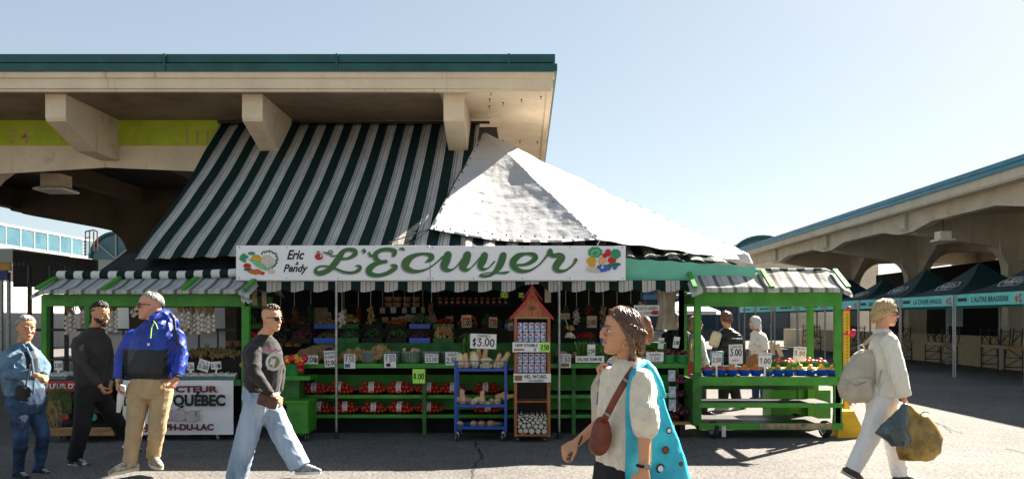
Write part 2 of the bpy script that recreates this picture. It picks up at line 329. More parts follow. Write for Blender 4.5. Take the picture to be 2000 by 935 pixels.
# ---------------------------------------------------------------- ground
def ground_mat():
    m = bpy.data.materials.new('asphalt'); m.use_nodes = True; N = m.node_tree.nodes; L = m.node_tree.links; b = N['Principled BSDF']
    tc = N.new('ShaderNodeTexCoord')
    def noi(sc, de=5, ro=.6):
        n = N.new('ShaderNodeTexNoise'); n.inputs['Scale'].default_value = sc; n.inputs['Detail'].default_value = de; n.inputs['Roughness'].default_value = ro; L.new(tc.outputs['Object'], n.inputs['Vector']); return n.outputs[0]
    def ramp(src, p0, c0, p1, c1):
        r = N.new('ShaderNodeValToRGB'); L.new(src, r.inputs[0]); e = r.color_ramp.elements; e[0].position = p0; e[1].position = p1; e[0].color = (*c0, 1); e[1].color = (*c1, 1); return r.outputs[0]
    def mul(a, c):
        x = N.new('ShaderNodeMixRGB'); x.blend_type = 'MULTIPLY'; x.inputs[0].default_value = 1; L.new(a, x.inputs[1]); L.new(c, x.inputs[2]); return x.outputs[0]
    base = ramp(noi(.35, 8, .65), .3, (.125, .117, .108), .68, (.192, .180, .168))
    big = ramp(noi(3, 6, .7), .35, (.82, .82, .83), .6, (1, 1, 1))
    v = N.new('ShaderNodeTexVoronoi'); v.inputs['Scale'].default_value = 62; L.new(tc.outputs['Object'], v.inputs['Vector'])
    sp = ramp(v.outputs['Color'], .12, (.5, .5, .5), .42, (1, 1, 1))
    sp2 = ramp(noi(30, 3), .40, (.55, .54, .52), .52, (1.0, 1.0, 1.0))
    L.new(mul(mul(mul(base, big), sp), sp2), b.inputs['Base Color']); b.inputs['Roughness'].default_value = .9; b.inputs['Specular IOR Level'].default_value = .2
    bp = N.new('ShaderNodeBump'); bp.inputs['Strength'].default_value = .55; bp.inputs['Distance'].default_value = .012; L.new(noi(55, 4), bp.inputs['Height']); L.new(bp.outputs[0], b.inputs['Normal'])
    return m
g = MB().add([(-300, -40, 0), (300, -40, 0), (300, 500, 0), (-300, 500, 0)], [(0, 1, 2, 3)]).build('ground', ground_mat(), org=(0, 0, 0)); tag(g, None, None, kind='structure')
def crack(pts, w_, name='pavement_crack'):
    mb = MB(); rnd = random.Random(3); P = []
    for (a, b) in zip(pts, pts[1:]):
        for t in range(6): P.append((a[0]+(b[0]-a[0])*t/6+rnd.uniform(-.025, .025), a[1]+(b[1]-a[1])*t/6+rnd.uniform(-.03, .03)))
    P.append(pts[-1]); V = []; Fc = []
    for i, p in enumerate(P):
        ww = w_*rnd.uniform(.3, 1.2); V += [(p[0]-ww, p[1], .003), (p[0]+ww, p[1]+ww*.5, .003)]
        if i: Fc.append((2*i-2, 2*i-1, 2*i+1, 2*i))
    o = mb.add(V, Fc).build(name, mat('crack_fill', (.02, .02, .022), .9), org=(P[0][0], P[0][1], 0)); tag(o, None, None, kind='structure')
def gp(px, py): d = F*HC/(py-623); return (SX(px, d), d)
crack([gp(930, 862), gp(932, 878), gp(942, 890), gp(925, 910), gp(922, 922), gp(915, 950)], .018)
crack([gp(1826, 824), gp(1842, 830), gp(1858, 845)], .014); crack([gp(1842, 831), gp(1880, 847)], .01)
crack([gp(1968, 876), gp(2030, 890)], .012); crack([gp(1925, 800), gp(1990, 806)], .008)
# ---------------------------------------------------------------- market sheds (concrete frames)
def frame_poly(mb, xc, half, y, th, colx, zt=4.95, ze=4.36, zc=3.92, zs=3.1, cw=.38, arch=4.25):
    """portal frame in the XZ plane: cantilever both sides, two columns, arch between"""
    def fil(x0, z0, x1, z1, n=7):   # quarter fillet, from (x0,z0) horizontal tangent to (x1,z1) vertical tangent
        return [(x0+(x1-x0)*math.sin(t*math.pi/2/n), z1+(z0-z1)*math.cos(t*math.pi/2/n)) for t in range(n+1)]
    cl, cr = xc-colx, xc+colx
    # left cantilever
    for sgn in (-1, 1):
        hf = half if isinstance(half, float) else half[0 if sgn < 0 else 1]; c = xc+sgn*colx; e = xc+sgn*hf
        p = [(e, zt-.002), (e, ze+.12), (e-sgn*.12, ze), (e-sgn*.3, ze), (e-sgn*.42, ze-.08)]
        p += fil(c+sgn*(cw+.75), zc, c+sgn*cw, zs)
        p += [(c+sgn*(cw-.06), 0), (c-sgn*(cw-.06), 0)]
        inner = fil(c-sgn*(cw+1.1), arch, c-sgn*cw, zs-.1)[::-1]
        p += inner + [(xc, arch+.06), (xc, zt-.002)]
        pts = [Vector((a, y, b)) for a, b in p]
        mb.prism(pts, (0, th, 0))
    return mb
HOOKM = BLACKM
def shed(name, label, x0, x1, y0, y1, frames, half, colx, flash, fm=None, cm=None):
    cm = cm or CREAM
    xc = (x0+x1)/2; t = thing(name, ((x0+x1)/2, y0, 0), label, 'market hall')
    MB().bx(x0, x1, y0, y1, 4.95, 5.19).bx(x0-.02, x1+.02, y0-.03, y0+.05, 5.10, 5.186).build('roof_slab', cm, t)
    m = MB()   # drip edge
    m.bx(x0+.02, x1-.02, y0+.03, y0+.09, 4.91, 4.949).bx(x0+.03, x0+.09, y0+.1, y1, 4.91, 4.949).bx(x1-.09, x1-.03, y0+.1, y1, 4.91, 4.949); m.build('drip_edge', cm, t)
    m = MB(); n = 6; L = (y1-y0)/n
    m.bx(x0-.06, x1+.06, y0-.06, y1+.06, 5.19, 5.30); m.bx(x0, x1, y0, y1, 5.30, 5.33); m.bx(x0-.03, x1+.03, y0-.03, y1+.03, 5.33, 5.45)
    k = x0+1.2
    while k < x1:
        m.bx(k, k+.03, y0-.075, y0-.061, 5.19, 5.445); k += 2.55
    m.build('roof_flashing', flash, t)
    for fy in frames:
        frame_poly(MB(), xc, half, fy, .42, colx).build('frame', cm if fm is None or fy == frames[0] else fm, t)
    return t
t = shed('market_hall', 'cream concrete market hall with a green metal roof edge above the striped awning', -14.2, .42, 11.85, 45, [13.75, 20.9, 27.6, 34.3, 41], (6.7, 5.9), 3.15, FLASH, mat('shaded_concrete', (.085, .058, .035), .9, var=.2, vs_=1.2))  # inner frames and beams: darker concrete copy with the interior shade painted in
MB().bx(-14.1, -.5, 14.25, 44.9, 4.93, 4.945).build('ceiling_shade', mat('shaded_ceiling', (.018, .014, .011), .9), t)  # dark sheet painting the deep shade under the roof
# front beam over the stalls and its lime band
MB().bx(-14.1, -1.3, 11.97, 13.69, 4.935, 4.948).build('soffit_shade', SOFSHADE, t)  # added sheet that paints the shade under the front overhang
m = MB(); yb = 13.70
m.prism([Vector((a, yb, b)) for a, b in [(-16, 4.945), (-16, 3.95), (-10.5, 3.9), (-9.0, 4.02), (-7.2, 4.13), (-5.6, 4.06), (-4.6, 3.98), (-3.0, 3.98), (-.95, 4.25), (-.95, 4.945)]], (0, .045, 0)); m.build('front_beam', CREAM, t)
MB().bx(-14.1, -4.75, yb-.015, yb-.002, 4.50, 4.94).build('painted_band', BAND, t)
for tx_, px_ in (('7', 27), ('4', 49), ('1', 366), ('1', 386), ('1', 406)): m = MB(); type_text(m, tx_, Vector((SX(px_, 13.7), yb-.017, 4.54)), X_, Z_, NY, .24); m.build('painted_number', mat('faded_pink', (.50, .33, .13), .8), t)
for xb in (-10.1, -7.13, -4.14, -1.08):
    MB().prism([Vector((xb-.155, a, b)) for a, b in [(12.1, 4.947), (12.1, 4.58), (12.13, 4.53), (12.95, 4.24), (13.69, 4.24), (13.69, 4.947)]], (.31, 0, 0)).build('bracket', CREAM, t)
m = MB()
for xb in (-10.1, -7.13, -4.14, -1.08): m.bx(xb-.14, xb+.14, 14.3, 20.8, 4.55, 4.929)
m.build('ceiling_beam', MATS['shaded_concrete'], t)
for a, b in [(-13.9, -.66)]: MB().bx(-13.55, -13.25, 14.3, 44.5, 4.42, 4.929).build('edge_beam', MATS['shaded_concrete'], t)
for (px, py) in [(958, 180), (956, 193), (955, 206), (982, 200), (1018, 194), (1056, 188), (982, 274), (1015, 275), (1049, 276)]:
    d = 3.43*F/(623-py); p = Vector((SX(px, d), d, 4.95)); MB().bx(p.x-.012, p.x+.02, p.y-.005, p.y+.005, 4.938, 4.949).bx(p.x, p.x+.010, p.y-.004, p.y+.004, 4.895, 4.938).build('hook', HOOKM, t)
t2 = shed('market_hall', 'right hand concrete market hall with arched frames and a blue roof edge over the tents', 11.9, 26.5, 10, 45, [12.5, 19.1, 25.8, 32.5, 39.1], 6.9, 3.15, TEAL, None, GREYC)
m = MB()   # edge beam with haunches at the frames
P = [(10.3, 4.5)]
for fy in [12.5, 19.1, 25.8, 32.5, 39.1]: P += [(fy-1.5, 4.52), (fy-.25, 4.32), (fy+.7, 4.32), (fy+1.9, 4.52)]
P += [(44.8, 4.5), (44.8, 4.946), (10.3, 4.946)]
m.prism([Vector((12.42, a, b)) for a, b in P], (.3, 0, 0)); m.build('edge_beam', GREYC, t2)
for xx in (16.0, 22.2):
    m = MB(); P = [(10.3, 4.4)]
    for fy in [12.5, 19.1, 25.8, 32.5, 39.1]: P += [(fy-1.6, 4.4), (fy-.3, 3.4), (fy+.75, 3.4), (fy+2.0, 4.4)]
    P += [(44.8, 4.4), (44.8, 4.946), (10.3, 4.946)]
    m.prism([Vector((xx, a, b)) for a, b in P], (.3, 0, 0)).build('long_beam', GREYC, t2)
for fy in [19.1, 25.8, 32.5]:
    m = MB().tube([(15.35, fy-.05, 4.0), (15.4, fy-.06, 3.6), (15.62, fy-.06, 3.3), (15.62, fy-.06, .2)], .03, 8); m.build('drain_pipe', GREYC, t2)
# ceiling lights
LENS = mat('frosted_lens', (.8, .78, .72), .3)
def ceil_light(x, y, z, s, lab):
    l = thing('ceiling_light', (x, y, z), lab, 'light')
    MB().box((x, y, z+.18*s), (.42*s, .42*s, .30*s), bev=.02).build('housing', CREAM, l)
    MB().lathe((x, y, z), [(.36*s, .06*s), (.44*s, .02*s), (.42*s, -.02*s), (.1, -.03*s)], 4, Euler((0, 0, R(45))).to_matrix()).build('lens', LENS, l)
    MB().tube([(x, y, z+.3*s), (x, y, 4.94)], .012, 8).build('stem', BLACKM, l); return l
ceil_light(SX(110, 15.5), 15.5, SZ(373, 15.5), .95, 'square ceiling light hanging under the left market hall')
ceil_light(SX(1842, 24), 24, SZ(470, 24), .85, 'flat ceiling light under the right market hall')
# ---------------------------------------------------------------- far buildings
GLZ = mat('pale_glass', (.07, .14, .18), .2, var=.2, vs_=.6, col2=(.03, .09, .12))
OFFW = mat('off_white_cladding', (.30, .32, .28), .6, var=.06)
bd = thing('market_building', (-36, 40, 0), 'long building with a glazed clerestory strip behind the left hall', 'building')
MB().bx(-44, -36, 30, 90, 0, 5.6).build('wall', DARK, bd); MB().bx(-44, -35.7, 30, 90, 5.6, 6.65).build('parapet', OFFW, bd)
MB().bx(-44, -35.95, 30, 90, 7.95, 8.12).build('roof', OFFW, bd)
k = 36.0
while k < 82:
    wd = MB().bx(-36.02, -35.96, k+.06, k+1.52, 6.75, 7.9).build('window', GLZ, bd)
    MB().bx(-36.05, -35.94, k-.05, k+.05, 6.66, 7.94).build('frame', OFFW, wd); k += 1.6
ag = thing('arched_gable', (SX(225, 60), 60, 0), 'building end with a glazed half round window and green rim', 'building')
c = Vector((SX(226, 60), 60, SZ(505, 60))); r = 1.95
V = [c+Vector((r*math.cos(a*math.pi/16), 0, r*math.sin(a*math.pi/16))) for a in range(17)]
MB().prism([p+Vector((0, .12, 0)) for p in V], (0, 6, 0)).build('window', GLZ, ag)
MB().tube(V, .13, 8).build('rim', FLASH, ag)
m = MB(); [m.tube([c, c+Vector((r*math.cos(R(a)), 0, r*math.sin(R(a))))], .06, 6) for a in (90, 140, 40)]; m.build('mullion', OFFW, ag)
MB().bx(c.x-9, c.x+8, 60.2, 70, 0, c.z-.02).build('wall', OFFW, ag)
ld = thing('roof_ladder', (SX(178, 55), 55, SZ(500, 55)), 'rusty hooped roof ladder on the glazed roof strip', 'ladder')
m = MB(); D = 55
for a, b in ((167, 500), (175, 495), (183, 490), (190, 488)): m.tube([W(a, b, D), W(a, 452, D)], .05, 6)
m.build('rail', mat('rust', (.12, .05, .03), .8), ld); m = MB(); m.tube([W(167, 452, D), W(183, 449, D), W(190, 452, D)], .05, 6); m.tube([W(167, 465, D), W(175, 463, D)], .04, 6)
for q in range(5): m.tube([W(163, 473+q*6, D), W(169, 472+q*6, D)], .035, 5)
m.build('rung', mat('rust'), ld) if False else m.build('rung', MATS['rust'], ld)
aw = thing('kiosk', (-17, 25, 0), 'kiosk with a cream fascia and orange awning at the far left edge', 'kiosk')
MB().bx(SX(-40, 24), SX(25, 24), 24, 27, SZ(512, 24), SZ(485, 24)).build('fascia', OFFW, aw)
MB().prism([W(-40, 512, 24), W(18, 512, 24), W(20, 528, 23.4), W(-40, 528, 23.4)], (0, .1, 0)).build('awning', mat('orange_fabric', (.55, .25, .02), .7), aw)
for px in (3, 17): MB().tube([(SX(px, 23.5), 23.5, 0), (SX(px, 23.5), 23.5, 2.9)], .06, 8).build('post', STEEL, aw)
MB().box((SX(4, 23.2), 23.2, SZ(537, 23.2)), (.35, .05, .28)).build('blue_badge', mat('navy', (.02, .03, .15), .5), aw)
bb = thing('dark_canopy', (-13, 22.5, 0), 'long black signboard canopy behind the garlic cart', 'canopy')
MB().prism([W(25, 489, 22), W(187, 507, 25), W(187, 560, 25), W(25, 560, 22)], (0, .15, 0)).build('board', BLACKM, bb)
rnd = random.Random(5)
mat('faded', (.06, .06, .07), .8)
for q in range(14): px = 50+q*8; MB().bx(SX(px, 22.4), SX(px+rnd.uniform(1, 4), 22.4), 21.9, 21.92, SZ(519-q*.2, 22), SZ(516-rnd.uniform(0, 4), 22)).build('faded_mark', MATS['faded'], bb)
for px in (58, 100, 130): MB().tube([(SX(px, 22), 22, 0), (SX(px, 22), 22, 3)], .06, 8).build('post', BLACKM, bb)
TENTW = mat('white_canvas', (.50, .49, .46), .8, var=.06, vs_=1.5, bump=.3, bs=5)
wt = thing('white_marquee', (-12, 27, 0), 'low white marquee roof in the sun behind the garlic cart', 'marquee')
MB().prism([Vector((-16.5, 30, 1.05)), Vector((-16.5, 31.5, 2.3)), Vector((-9.8, 31.5, 2.3)), Vector((-9.8, 30, 1.05))], (0, .05, .02)).build('roof', TENTW, wt)
MB().bx(-16.5, -9.8, 30.2, 30.3, 0, 1.04).build('side', TENTW, wt); MB().bx(-16.6, -9.7, 31.6, 31.7, 0, 2.3).build('back', TENTW, wt)
vn = thing('delivery_van', (-18.3, 29, 0), 'white box van parked behind the kiosk', 'van')
MB().box((-18.6, 29, 1.6), (2.1, 5, 2.4), bev=.1).build('body', WHITE, vn); MB().box((-18.6, 26.46, 1.7), (1.7, .05, .7)).build('windscreen', BLACKM, vn); MB().box((-18.6, 26.47, .8), (2.0, .08, .2)).build('bumper', GREENPL, vn)
for sx in (-19.4, -17.8): MB().lathe((sx, 27.2, .36), [(.36, -.1), (.36, .1)], 16, Euler((0, R(90), 0)).to_matrix()).build('wheel', RUBBER, vn)
# railing behind the garlic cart
rl = thing('railing', (-6, 15, 0), 'black metal railing between the garlic cart and the marquee', 'railing')
MB().bx(-9.2, -3.9, 14.7, 14.74, 1.30, 1.35).bx(-9.2, -3.9, 14.7, 14.74, .15, .19).bx(-9.2, -3.9, 14.7, 14.74, .75, .79).build('rail', BLACKM, rl)
for q in range(16): MB().bx(-9.2+q*.35, -9.17+q*.35, 14.745, 14.775, 0, 2.2 if q % 4 == 0 else 1.3).build('baluster', BLACKM, rl)
# arched roof far right and buildings closing the street
ar = thing('arched_roof_building', (33, 75, 0), 'far building with a blue green barrel roof end', 'building')
c = Vector((SX(1492, 62), 62, SZ(498, 62))); r = 2.3
V = [c+Vector((r*math.cos(a*math.pi/16), 0, r*.62*math.sin(a*math.pi/16))) for a in range(17)]
MB().prism([p+Vector((0, .1, 0)) for p in V], (0, 8, 0)).build('window', GLZ, ar); MB().tube(V, .16, 8).build('rim', FLASH, ar)
MB().bx(c.x-2.6, c.x+9, 62.2, 72, 0, c.z).build('wall', CREAM, ar)
fb = thing('shop_row', (8, 60, 0), 'dark glazed shop row closing the square behind the shoppers', 'building')
MB().bx(3.5, 20, 60, 66, 0, 3.9).build('wall', mat('slate_wall', (.05, .06, .075), .5, var=.2), fb)
for q in range(12):
    wq = MB().bx(3.8+q*1.35, 4.9+q*1.35, 59.93, 59.99, .8, 2.9).build('window', mat('dark_glass', (.03, .05, .07), .1), fb)
MB().bx(3.5, 20, 59.6, 59.98, 3.0, 3.35).build('fascia', mat('blue_fascia', (.03, .12, .22), .5), fb)
# parasol and blue tent behind the stall end
ps = thing('parasol', (SX(1345, 22), 22, 0), 'white and cream market parasol behind the stall end', 'parasol')
ap = Vector((SX(1340, 22), 22, SZ(582, 22))); m = MB(); rim = [ap+Vector((.95*math.cos(k*math.pi/4), .95*math.sin(k*math.pi/4), -.36)) for k in range(8)]
m.add([ap]+rim, [(0, k+1, (k+1) % 8+1) for k in range(8)]); m.add([p for p in rim]+[p-Vector((0, 0, .09)) for p in rim], [(k, (k+1) % 8, 8+(k+1) % 8, 8+k) for k in range(8)])
m.build('canopy', TENTW, ps); MB().tube([(ap.x, ap.y, 0), ap], .03, 8).build('pole', STEEL, ps)
bt = thing('blue_tent', (SX(1330, 26), 26, 0), 'blue gazebo tent beyond the parasol', 'tent')
ap = Vector((SX(1390, 28), 28, SZ(545, 28))); rim = [ap+Vector((a*1.6, b*1.6, -.62)) for a, b in ((-1, -1), (1, -1), (1, 1), (-1, 1))]
m = MB().add([ap]+rim, [(0, k+1, (k+1) % 4+1) for k in range(4)]); m.build('canopy', mat('blue_canvas', (.02, .14, .30), .6), bt)
for p in rim: MB().tube([(p.x, p.y, 0), p], .03, 6).build('post', STEEL, bt)
# ---------------------------------------------------------------- tents under the right hall
TENTG = mat('dark_green_canvas', (.004, .032, .034), .6, var=.15, vs_=3, bump=.2, bs=6)
AQUA = mat('aqua_canvas', (.15, .62, .60), .6, var=.06, vs_=3)
CORAL = mat('coral_print', (.55, .13, .08), .6)
tb = [(-1, -1), (1, -1), (1, 1), (-1, 1)]
names = ['L\'AUTRE BRASSERIE', 'LA CHOPE ANGUS', 'BRASSEURS', None, None, None, None, None]
labs = ['dark green tent reading L\'AUTRE BRASSERIE on its aqua valance', 'dark green tent reading LA CHOPE ANGUS on its aqua valance', 'dark green tent partly behind the blonde woman\'s head',
        'first aqua edged tent right of the green cart\'s post', 'first tent from the right seen through the green cart', 'second tent from the right seen through the green cart', 'third tent from the right seen through the green cart', 'fourth and farthest tent seen through the green cart']
for i in range(8):
    y0 = 17.95+3.0*i; x0 = 11.3; x1 = 14.3; y1 = y0+2.9; ze, zv = 2.16, 1.87; ct = Vector(((x0+x1)/2, (y0+y1)/2, 3.12 if i != 3 else 2.95))
    T = thing('market_tent', (ct.x, ct.y, 0), labs[i], 'tent', 'green tents under the right hall')
    cs = [Vector((x0, y0, ze)), Vector((x1, y0, ze)), Vector((x1, y1, ze)), Vector((x0, y1, ze))]
    m = MB()
    for k in range(4):
        a, b = cs[k], cs[(k+1) % 4]
        m.grid(lambda u, v, a=a, b=b: (a+(b-a)*u)*(1-v)+ct*v-Z_*(.16*math.sin(math.pi*v)*(1-.0)) , 8, 8)
    m.build('canopy', TENTG, T)
    for k, (a, b) in enumerate([(cs[3], cs[0]), (cs[0], cs[1]), (cs[1], cs[2]), (cs[2], cs[3])]):
        n = Vector(((a.y-b.y), (b.x-a.x), 0)).normalized()*-.004
        vl = MB().prism([a+n, b+n, b+n-Z_*(ze-zv), a+n-Z_*(ze-zv)], n*2).build('valance', AQUA, T)
        if k == 0:
            nr = Vector((-1, 0, 0)); ux = Vector((0, -1, 0)); cc = (a+b)/2-Z_*(ze-zv)+nr*.014
            if names[i]:
                m = MB(); type_text(m, names[i], cc+Z_*.08+ux*.05, ux, Z_, nr, .13, bold=.02, width=1.55, depth=.002); m.build('lettering', INK, vl)
                m = MB().box(cc+Z_*.15-ux*1.15+nr*.002, (.004, .42, .09)); m.build('sponsor_mark', INK, vl)
            elif i > 3:
                m = MB(); rr = random.Random(i)
                for q in range(9): m.box(cc+Z_*.14+ux*(-.75+q*.17)+nr*.003, (.004, rr.uniform(.07, .14), .085))
                m.build('lettering', INK, vl)
            m = MB(); rr = random.Random(4)
            for q in range(7): disc(m, cc+ux*(1.2+rr.uniform(-.12, .1))+Z_*(.14+rr.uniform(-.09, .09)), rr.uniform(.03, .07), ux, Z_, nr, .003+q*.0004, 8, .6, .1, rr.uniform(0, 3))
            m.build('red_print', CORAL, vl)
    for p in cs: MB().bar((p.x+(.03 if p.x == x0 else -.03), p.y, 0), (p.x+(.03 if p.x == x0 else -.03), p.y, ze), .026, .026).build('post', ZINC, T)
    # hexagonal logo on the slope facing the square
    a = (cs[3]+cs[0])/2; up = (ct-a).normalized(); ux = Vector((0, -1, 0)); nr = ux.cross(up).normalized(); nr = nr if nr.x < 0 else -nr; c0 = a+up*.72-Z_*.115
    hx = [(-.52, 0), (-.36, .2), (.36, .2), (.52, 0), (.36, -.2), (-.36, -.2)]; lg = MB()
    for q in range(6):
        p, r_ = hx[q], hx[(q+1) % 6]; lg.bar(c0+ux*p[0]+up*p[1]+nr*.012, c0+ux*r_[0]+up*r_[1]+nr*.012, .02, .006)
    type_text(lg, 'PUBLICS', c0-up*.07, ux, up, nr, .14, bold=.02, width=.72, depth=.012); type_text(lg, 'MARCHES', c0+up*.09, ux, up, nr, .06, width=.4, depth=.012); type_text(lg, 'MONTREAL', c0-up*.16, ux, up, nr, .05, width=.4, depth=.012)
    lg.build('logo', WHITE, T)
# low cream planter walls behind the tents and the bar wall
WALLC = mat('cream_boards', (.55, .46, .30), .7, var=.12, vs_=4, bump=.2, stretch=(1, 1, 8))
lw = thing('low_wall', (14.4, 25, 0), 'low cream board wall behind the folding tables', 'wall')
k = 14.0
while k < 44: MB().bx(14.4, 14.5, k, k+2.7, .02, 1.0).build('panel', WALLC, lw); k += 2.76
dw = thing('hall_partition', (19.5, 28, 0), 'dark partition wall deep under the right hall', 'wall')
MB().bx(19.4, 19.6, 12, 44, 0, 3.95).build('wall', mat('partition_shade', (.012, .011, .010), .95, spec=.1), dw);  # near-black wall, raised to paint deep shade into the arch openings
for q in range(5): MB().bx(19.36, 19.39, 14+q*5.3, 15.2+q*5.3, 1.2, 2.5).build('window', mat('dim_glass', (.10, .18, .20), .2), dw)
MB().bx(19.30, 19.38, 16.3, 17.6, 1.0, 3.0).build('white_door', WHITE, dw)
# bar shelves with cups behind the nearest tent
# ---------------------------------------------------------------- folding beer tables with upturned benches
TT = mat('table_top', (.50, .33, .17), .5, var=.15, vs_=5, stretch=(1, 5, 1))
def table_proto():
    t = thing('folding_table', (0, 0, 0), 'x', 'table', 'folding tables in front of the low wall')
    MB().bx(-.27, .27, -1.1, 1.1, .74, .775, bev=.01).build('table_top', TT, t)
    for s in (-1, 1):
        m = MB(); y = s*.8
        for x in (-.22, .22): m.bar((x, y, .01), (x, y, .74), .03)
        m.bar((-.22, y, .25), (.22, y, .25), .025); m.bar((-.22, y, .5), (.22, y, .5), .02); m.bar((-.2, y, .5), (.0, y-s*.45, .735), .018); m.bar((.2, y, .5), (.0, y-s*.45, .735), .018); m.bar((-.2, y, .26), (.2, y, .49), .018)
        m.build('leg', BLACKM, t)
    return t
def bench_proto():
    t = thing('folding_bench', (0, 0, 0), 'x', 'bench', 'benches upturned on the folding tables')
    MB().bx(-.13, .13, -1.05, 1.05, .01, .04, bev=.008).build('seat', TT, t)
    for s in (-1, 1):
        m = MB(); y = s*.75
        for x in (-.11, .11): m.bar((x, y, .04), (x*1.0, y+.12*s, .50), .026)
        m.bar((-.11, y+.1*s, .42), (.11, y+.1*s, .42), .022); m.bar((-.11, y+.03*s, .15), (.11, y+.1*s, .4), .018); m.bar((0, y-s*.35, .05), (0, y+.05*s, .25), .018)
        m.build('leg', BLACKM, t)
    return t
KT = Kind(table_proto()); KBn = Kind(bench_proto()); rr = random.Random(2)
tabs = [(12.9, 19.0, 'in front at the right frame edge'), (13.1, 21.9, 'under the tent reading L\'AUTRE BRASSERIE'), (12.9, 24.7, 'under the tent reading LA CHOPE ANGUS'), (13.0, 27.8, 'behind the blonde woman in white'), (13.0, 31.5, 'seen beside the cart\'s right post'), (12.6, 35.0, 'seen through the cart above the lemons')]
for i, (x, y, ww) in enumerate(tabs):
    KT.put((x, y, 0), 'long folding table '+ww, rot=(0, 0, R(rr.uniform(-4, 4)-12)))
    for q, dx in enumerate((-.13, .14)):
        KBn.put((x+dx, y+rr.uniform(-.2, .2), .775), ('left' if q == 0 else 'right')+' upturned bench on the table '+ww, rot=(0, 0, R(rr.uniform(-4, 4)-12)))
# ---------------------------------------------------------------- striped awning, tarp, sign board
G0 = (.0015, .018, .015); CR = (.56, .53, .47); GY = (.24, .24, .24); LB = (.42, .36, .27)
STR = [(0, G0), (.51, CR), (.53, GY), (.525, CR), (.60, LB), (.62, CR), (.66, GY), (.69, LB), (.71, GY), (.74, CR), (.82, LB), (.84, CR), (.90, GY), (.925, CR)]
AWN = stripes('awning_stripes', STR, .30, 0, dirt=.35, trans=.06, off=.30)
CARTS = stripes('cart_canopy_stripes', [(0, (.78, .77, .74)), (.38, (.20, .17, .15)), (.44, (.55, .5, .44)), (.47, (.16, .14, .12)), (.54, (.5, .46, .4)), (.57, (.2, .17, .14)), (.62, (.70, .68, .64)), (.9, (.38, .38, .40)), (.92, (.66, .65, .62))], .19, 0, dirt=.2, trans=.5)
CARTG = stripes('cart_roll_stripes', [(0, G0), (.5, (.66, .65, .60))], .22, 0, dirt=.15)
aw = thing('striped_awning', (-3, 12, 0), 'big green and white striped awning hanging from the hall beam above the white sign', 'awning')
def noi(x, y, z=0): return noise.noise(Vector((x, y, z)))
def awn(u, v):
    X = -5.22+u*4.45; y = 13.66-v*3.36; zt = 4.87; zb = 2.30+.14*u
    z = zt+(zb-zt)*v-.10*math.sin(math.pi*v)-.02*math.sin(math.pi*v)*math.cos(X*math.pi*2/1.1)+.02*noi(X*1.3, v*4)
    if v > .97: z -= .02*abs(math.sin(X*math.pi/.3))
    return (X+(.05*noi(v*3, 2))+.16*v*(1-u)**6, y, z)
MB().grid(awn, 120, 40, th=.006).build('canopy', AWN, aw, smooth=True)
A = Vector((-.80, 13.55, 4.60)); EL = Vector((-.80, 10.22, 2.44)); ER = Vector((2.75, 10.28, 2.36))
def hip(u, v):
    p = (EL+(ER-EL)*u)*v+A*(1-v); p.z -= .24*math.sin(math.pi*v)+.12*u*(v>0)+.05*v*(1-v)*u*4+(.022*math.cos(p.x*21)*(v > .6)*(v-.6)*2.5); return p
MB().grid(hip, 90, 30, th=.006).build('corner_canopy', AWN, aw, smooth=True)
DT = mat('black_tarp', (.010, .016, .018), .5, var=.3, bump=.4, bs=5)
dk = MB(); dk.grid(lambda u, v: W(*( (lambda a, b: (a[0]+(b[0]-a[0])*v, a[1]+(b[1]-a[1])*v))( (246+u*225, 492+3*math.sin(u*3)), (178+u*295, 541-1*u+2*math.sin(u*9)) )), 10.62-.2*v)+Vector((0, .05*math.sin(u*14), 0)), 30, 8, th=.006)
dk.build('black_flap', DT, aw, smooth=True)
MB().tube([Vector((-5.25, 13.62, 4.89)), Vector((-.6, 13.62, 4.88))], .025, 8).build('head_rail', BLACKM, aw)
MB().grid(lambda u, v: Vector((-3.50+u*5.62, 10.2-.02*math.sin(u*60)-.01*v, 2.015-v*((.150-.030*abs(math.cos(math.pi*(-3.50+u*5.62+3.26)/.30))**.5*0-.035*(1-abs(math.cos(math.pi*(-3.50+u*5.62+3.26)/.30)))**.8)*(1-.65*math.exp(-((-3.50+u*5.62-.09)/.17)**4))))), 400, 4, th=.004).build('scalloped_valance', stripes('valance_stripes', [(0, CR), (.10, GY), (.14, CR), (.22, LB), (.245, CR), (.29, G0), (.71, CR), (.78, LB), (.81, CR), (.9, GY), (.93, LB), (.96, CR)], .30, 0, dirt=.25, trans=.12, off=.70), aw)
MINT = mat('mint_canvas', (.16, .50, .34), .7, var=.08, vs_=2, bump=.2, bs=4)
mm = MB().grid(lambda u, v: W(1218+u*257, (504+17*u)*(1-v)+(547)*v, 10.27)+Vector((0, .02*math.sin(u*12), .006*math.sin(u*40)*(1-v))), 40, 4, th=.005); mm.build('mint_valance', MINT, aw)
MB().grid(lambda u, v: W(1475, 521+24*v, 10.27)+Vector((.25*u, 2.6*u, .1*u)), 6, 3, th=.005).build('side_valance', MINT, aw)
TARP = mat('white_tarp', (.44, .44, .44), .6, var=.07, vs_=2.2, bump=.55, bs=4.5, col2=(.42, .42, .43), streak=((.34, .33, .31), 5, .56, .8, (1, 1, 2.5)))
TARP.node_tree.nodes['Bump'].inputs['Distance'].default_value = .05
tp = thing('white_tarp', (.8, 11.8, 0), 'crumpled white tarpaulin roped over the awning corner', 'tarpaulin')
Ta = Vector((-.70, 13.62, 4.72)); Tb = W(840, 447, 10.55); Tc = W(1172, 468, 10.2); Tt = W(1462, 496, 11.0)
